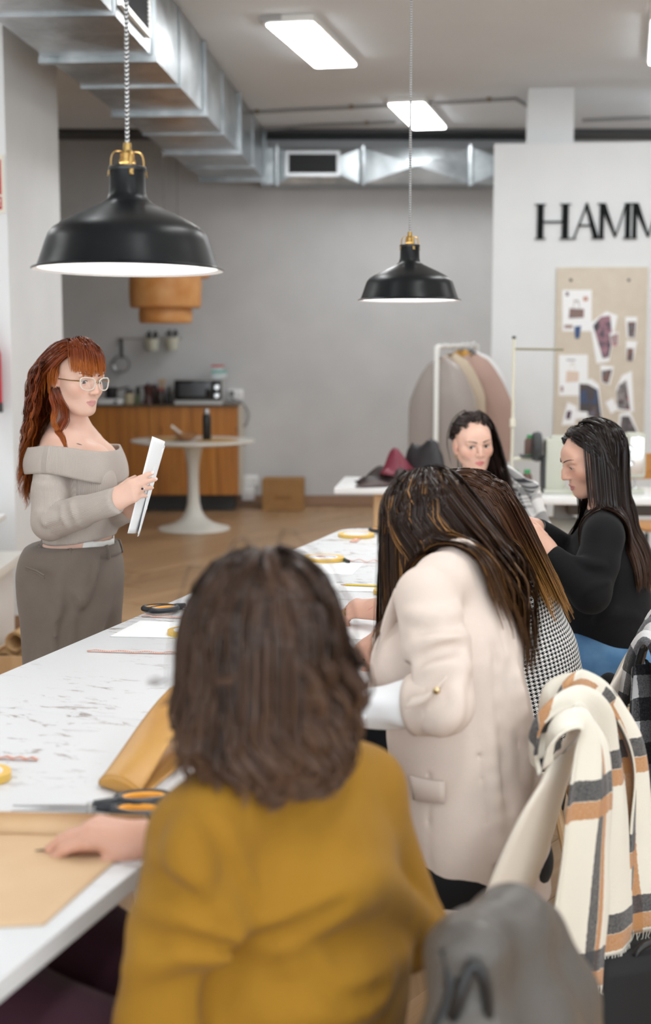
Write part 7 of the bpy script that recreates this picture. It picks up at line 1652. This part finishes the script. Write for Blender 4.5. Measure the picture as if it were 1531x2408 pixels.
    G, Nn = grow(H, s, C_, 330, .17, seed=63, seedfn=lambda Pl, d0: np.stack([np.sign(Pl[:, 0])*.25-Pl[:, 0]*2, -1+0*Pl[:, 1], .55+0*Pl[:, 1]], 1), vol=.012, steps=22, stiff=.8, pull=tob, hairline=[42, 37, 20, 2, -6, -20, -30], lenvar=.2, offs=.005)
    p.own(strands('hair', G, Nn, hm, None, 8, .0026, .006, 64))
    G, Nn = grow(H, s, C_, 150, .40, seed=66, seedfn=lambda Pl, d0: np.stack([-.6+0*Pl[:, 0], -.3+0*Pl[:, 1], -1+0*Pl[:, 1]], 1), keep=lambda d: d[0] < .25, vol=.02, steps=34, stiff=.5, curl=.12, hairline=[90, 90, 90, 90, 30, -20, -40], lenvar=.25, offs=.006, pull=lambda P_, t, Pl: (np.array((.14, -.12, 0), np.float32)*(t > .1)+np.zeros_like(P_)).astype(np.float32))
    p.own(strands('long_hair', G, Nn, hm, None, 8, .0026, .007, 67))
    q = Wd((.0745, -.002, -.05)); p.own(build('earring', MB().tube([q+np.array((0.006*math.cos(a), 0, .009*math.sin(a))) for a in np.linspace(0, 6.28, 14)[:-1]], .002, 6, closed=True), M['brass'], None)); q = Wd((-.0745, -.002, -.05)); p.own(build('earring', MB().tube([q+np.array((0.006*math.cos(a), 0, .009*math.sin(a))) for a in np.linspace(0, 6.28, 14)[:-1]], .002, 6, closed=True), M['brass'], None))
woman_mustard(); woman_cream(); woman_hound(); woman_black(); woman_shawl()
# ================================================================ scarves, coats and bags on the chairs
def plaid(name, base, ublk, vblk, fuzz=240):
    """bands: (centre, half width, colour) in cloth metres"""
    n = N(name); uv = n.sep(n.coord('UV')); nz = n.noise(n.coord('Object'), fuzz, 2); col = None; c = base
    wv = n.math('MULTIPLY_ADD', n.noise(n.coord('Object'), 160, 2), .006, -.003)
    for ax, per, bands in ((0,)+ublk, (1,)+vblk):
        x = n.math('MODULO', n.math('ADD', n.math('ADD', uv[ax], 50*per), wv), per)
        for ce, hw, cc, al in bands: c = n.mix(n.math('MULTIPLY', n.band(x, ce-hw, ce+hw), n.math('MULTIPLY_ADD', nz, .35, al-.17), clamp=True), c, cc)
    n.set(col=c, rough=.95, sheen=.25, spec=.1); n.bump(n.noise(n.coord('Object'), 420, 2), .5, .003); return n.m
IV, GR, BK, CA = srgb(232, 226, 212), srgb(66, 66, 70), srgb(24, 24, 28), srgb(186, 132, 84)
M['scarf'] = plaid('plaid_scarf', IV, (.30, [(.070, .024, GR, .9), (.108, .012, CA, .9)]), (.34, [(.09, .020, GR, .92), (.128, .017, CA, .9)]))
M['coat'] = plaid('checked_coat', srgb(206, 204, 204), (.11, [(.028, .028, srgb(40, 40, 46), .85)]), (.11, [(.028, .028, srgb(20, 20, 24), .9)]))
def ribbon(name, path, width, m, parent, uv0=(0, 0), folds=2.5, amp=.02, nv=22, fringe=None, seed=1, th=.004, twist=None, nu=48):
    """cloth strip: path of (point, width vector, out vector)"""
    P = spline([np.concatenate([np.asarray(a, float), np.asarray(w, float), np.asarray(o_, float)]) for a, w, o_ in path], nu); g = np.zeros((nu+1, nv, 3)); uv = []; d = 0
    rnd = np.random.RandomState(seed); ph = rnd.rand()*6
    for i in range(nu+1):
        c, w, o_ = P[i, :3], P[i, 3:6], P[i, 6:9]; wl = np.linalg.norm(w)
        if i: d += np.linalg.norm(c-P[i-1, :3])
        for j in range(nv):
            s_ = j/(nv-1)-.5; g[i, j] = c+w*s_+nrm(o_)*amp*(math.sin(s_*2*math.pi*folds+ph+.6*math.sin(i*.12))+.5*math.sin(s_*4*math.pi*folds+ph*2)*.6); uv.append((uv0[0]+s_*width, uv0[1]+d))
    o = build(name, MB().grid(g), m, parent, auto=None, solid=th, uv=uv); o.location = -Vector(parent.location) if parent else (0, 0, 0)
    if fringe:
        b = MB(); e = g[-1]; dn = nrm(g[-1, nv//2]-g[-3, nv//2])
        for k in range(46):
            t = k/45*(nv-1); j = min(int(t), nv-2); q = e[j]*(1-(t-j))+e[j+1]*(t-j); b.tube([q, q+dn*.014+rnd.randn(3)*.002, q+dn*.022+rnd.randn(3)*.004], [.0011, .0009, .0004], 3, cap=False)
        fo = build('fringe', b, fringe, o); fo['kind'] = 'stuff'
    return o
def scarf():
    top = at(1375, 1660, 2.66); t = thing('plaid_scarf', 'long ivory scarf with grey and camel plaid over the chair back', 'scarf', (.52, 2.72, 0)); t.location = (top[0], top[1], 0)
    bd = np.array((.95, -.31, 0)); sd = np.array((.31, .95, 0)); fr_ = plain('ivory_fringe', IV, .95)
    # bundle over the chair top, front fall to the left, long ends hanging behind
    wv = lambda k: sd*k
    S1 = [(at(1285, 1775, 2.62), wv(.10)+np.array((.04, 0, .05)), -bd), (at(1290, 1700, 2.63), wv(.14)+np.array((.05, 0, .06)), -bd+UP*.4), (at(1320, 1640, 2.66), wv(.16)+np.array((.04, 0, .04)), UP), (at(1375, 1622, 2.72), wv(.18), UP), (at(1425, 1665, 2.78), wv(.17), bd+UP*.5),
          (at(1455, 1760, 2.80), wv(.15)+np.array((.06, 0, 0)), bd), (at(1468, 1900, 2.80), wv(.16)+np.array((.07, 0, 0)), bd), (at(1470, 2040, 2.80), wv(.17)+np.array((.09, 0, 0)), bd), (at(1476, 2160, 2.80), wv(.17)+np.array((.11, 0, .01)), bd), (at(1474, 2218, 2.80), wv(.16)+np.array((.11, 0, .02)), bd)]
    ribbon('back_fall', S1, .34, M['scarf'], t, (.02, .02), 1.6, .014, fringe=fr_, seed=3)
    S2 = [(at(1300, 1760, 2.56), wv(.07)+np.array((.03, 0, .06)), -bd), (at(1312, 1705, 2.55), wv(.09)+np.array((.03, 0, .06)), -bd+UP*.4), (at(1345, 1680, 2.56), wv(.11)+np.array((.02, 0, .03)), UP), (at(1380, 1690, 2.58), wv(.11), UP+bd*.4), (at(1398, 1760, 2.58), wv(.09)+np.array((.05, 0, 0)), bd),
          (at(1396, 1880, 2.57), wv(.09)+np.array((.08, 0, 0)), bd), (at(1384, 2010, 2.57), wv(.09)+np.array((.09, 0, 0)), bd), (at(1372, 2150, 2.57), wv(.09)+np.array((.11, 0, 0)), bd), (at(1362, 2260, 2.57), wv(.08)+np.array((.11, 0, -.01)), bd), (at(1358, 2318, 2.57), wv(.07)+np.array((.11, 0, -.03)), bd)]
    ribbon('front_fall', S2, .30, M['scarf'], t, (.045, .17), 1.3, .010, fringe=fr_, seed=5)
    S3 = [(at(1275, 1720, 2.70), wv(.12)+UP*.06, -bd), (at(1290, 1650, 2.70), wv(.15)+UP*.05, -bd+UP*.5), (at(1345, 1612, 2.74), wv(.16), UP), (at(1405, 1628, 2.78), wv(.14), UP+bd*.4), (at(1462, 1700, 2.84), wv(.12), bd), (at(1488, 1800, 2.86), wv(.11), bd), (at(1500, 1940, 2.86), wv(.10)+np.array((.04, 0, 0)), bd), (at(1496, 2080, 2.86), wv(.09)+np.array((.04, 0, 0)), bd)]
    ribbon('upper_fold', S3, .26, M['scarf'], t, (.16, .19), 1.2, .012, seed=8)
scarf()
def coat():
    t = thing('checked_coat', 'black and white checked wool coat hung over the farther cream chair', 'coat', (.86, 3.58, 0)); bd = np.array((.95, -.31, 0)); sd = np.array((.31, .95, 0)); wv = lambda k: sd*k
    S1 = [(at(1475, 1640, 3.60), wv(.3)+UP*.02, -bd), (at(1500, 1540, 3.58), wv(.36), -bd+UP*.3), (at(1528, 1474, 3.57), wv(.4), UP), (at(1560, 1510, 3.55), wv(.42), bd+UP*.4), (at(1580, 1640, 3.52), wv(.42), bd), (at(1590, 1800, 3.50), wv(.44), bd), (at(1595, 2000, 3.50), wv(.46), bd), (at(1592, 2110, 3.50), wv(.46), bd)]
    ribbon('draped_cloth', S1, .6, M['coat'], t, (0, .0), 2.2, .016, fringe=plain('coat_fringe', (.05, .05, .055), .95), seed=9, nv=30)
    ribbon('sleeve', [(at(1512, 1560, 3.44), sd*.10+bd*.03, bd), (at(1520, 1700, 3.40), sd*.12+bd*.05, bd), (at(1522, 1850, 3.40), sd*.12+bd*.05, bd), (at(1528, 2010, 3.41), sd*.12+bd*.04, bd), (at(1532, 2080, 3.42), sd*.11+bd*.04, bd)], .2, M['coat'], t, (.04, .03), 1.2, .014, seed=12, fringe=plain('coat_fringe2', (.05, .05, .055), .95))
    tag(build('fur_pompom', MB().ball((0, 0, 0), (.035, .03, .045), 18, 12), plain('black_fur', (.01, .01, .011), 1.0), loc=at(1432, 1618, 3.95)), 'small black fluffy pompom hanging behind the plaid scarf', 'pompom')
coat()
# grey padded jacket over the nearest chair
def padded():
    t = thing('padded_jacket', 'grey padded jacket hung over the chair in the foreground', 'jacket', (.24, 1.76, 0)); Fm = Field(); bd = np.array((.95, -.31, 0)); sd = np.array((.31, .95, 0))
    gm = N('grey_nylon'); v = gm.coord('Object'); gm.set(col=srgb(88, 83, 78), rough=.4, spec=.4); gm.bump(gm.noise(v, 18, 4, .6, .8), .35, .02)
    pts = [at(1130, 2195, 1.68), at(1190, 2175, 1.74), at(1245, 2210, 1.82)]
    Fm.chain(pts, [.040, .045, .040], .04); Fm.ecap(at(1180, 2260, 1.75), at(1230, 2500, 1.74), sd, (.16, .060), (.20, .085), .05); Fm.ecap(at(1215, 2400, 1.74), at(1250, 2900, 1.74), sd, (.19, .08), (.20, .10), .05)
    Fm.chain([at(1100, 2260, 1.62), at(1110, 2480, 1.60), at(1150, 2800, 1.60)], [.05, .06, .06], .03); Fm.chain([at(1290, 2330, 1.84), at(1345, 2560, 1.84), at(1370, 2800, 1.84)], [.055, .065, .06], .03)
    Fm.noise(lambda q: wob(q, 71, (30, 30, 40), .006)); vv, ff = Fm.mesh(.007, relax=2); o = npmesh('padding', vv, ff, gm.m, t, origin=t.location)
    q = [at(1085, 2300, 1.575), at(1065, 2390, 1.57), at(1080, 2350, 1.555), at(1110, 2270, 1.56), at(1140, 2310, 1.56), at(1148, 2400, 1.57), at(1140, 2500, 1.57)]
    build('black_strap', MB().tube(spline([x-np.array(t.location) for x in q], 40), .007, 8), M['black'], t, auto=None); build('zip_edge', MB().tube(spline([x-np.array(t.location) for x in (at(1050, 2230, 1.60), at(1062, 2330, 1.585), at(1030, 2420, 1.58))], 20), .009, 8), M['black'], t, auto=None)
padded()
def bag(name, label, p, d, rz, hh=.16, m=None):
    t = thing(name, label, 'bag', p, rz); g = np.zeros((28, 10, 3))
    for j in range(10):
        s_ = j/9; k = 1-.18*s_**2
        for i in range(28):
            a = 2*math.pi*i/28; c, s2 = math.cos(a), math.sin(a); g[i, j] = (d[0]/2*k*np.sign(c)*abs(c)**.5, d[1]/2*(1-.45*s_)*np.sign(s2)*abs(s2)**.6*(1+.05*math.sin(5*a+s_*4)), d[2]*s_+.004)
    mb = MB().grid(g, closed_u=True); mb.f.append(tuple(i*10 for i in range(28))); mb.f.append(tuple(i*10+9 for i in range(28))[::-1]); build('body', mb, m or M['softblack'], t, auto=None)
    for sy in (-1, 1): build('handle', MB().tube(spline([(-d[0]*.22, sy*d[1]*.2, d[2]*.92), (-d[0]*.2, sy*d[1]*.22, d[2]+hh*.6), (0, sy*d[1]*.22, d[2]+hh), (d[0]*.2, sy*d[1]*.22, d[2]+hh*.6), (d[0]*.22, sy*d[1]*.2, d[2]*.92)], 30), .007, 8), M['black'], t, auto=None)
    build('strap_tab', MB().box((d[0]*.1, -d[1]*.36, d[2]*.86), (.05, .012, .06), bev=.004), M['black'], t)
M['softblack'] = fabric('black_nylon', (.011, .011, .012), None, 120, .15, .6, .05, .3)
bag('tote_bag', 'large black tote bag standing under the plaid scarf', (.70, 2.84, 0), (.42, .18, .33), R(25), .03)
bag('hand_bag', 'small black bag with looped handles beside the cream chair legs', (.455, 2.60, 0), (.15, .10, .26), R(75), .13)
bag('back_pack', 'black bag on the floor under the worktable by the mustard jacket', (-.66, 2.42, 0), (.50, .30, .52), R(18), .06)
tag(build('folded_blanket', MB().box((0, 0, .06), (.5, .36, .12), bev=.03), fabric('teal_dark', srgb(34, 52, 52), None, 120, .2), loc=(-.30, 1.30, 0)), 'dark teal folded cloth on the floor in front of the black bag', 'cloth')
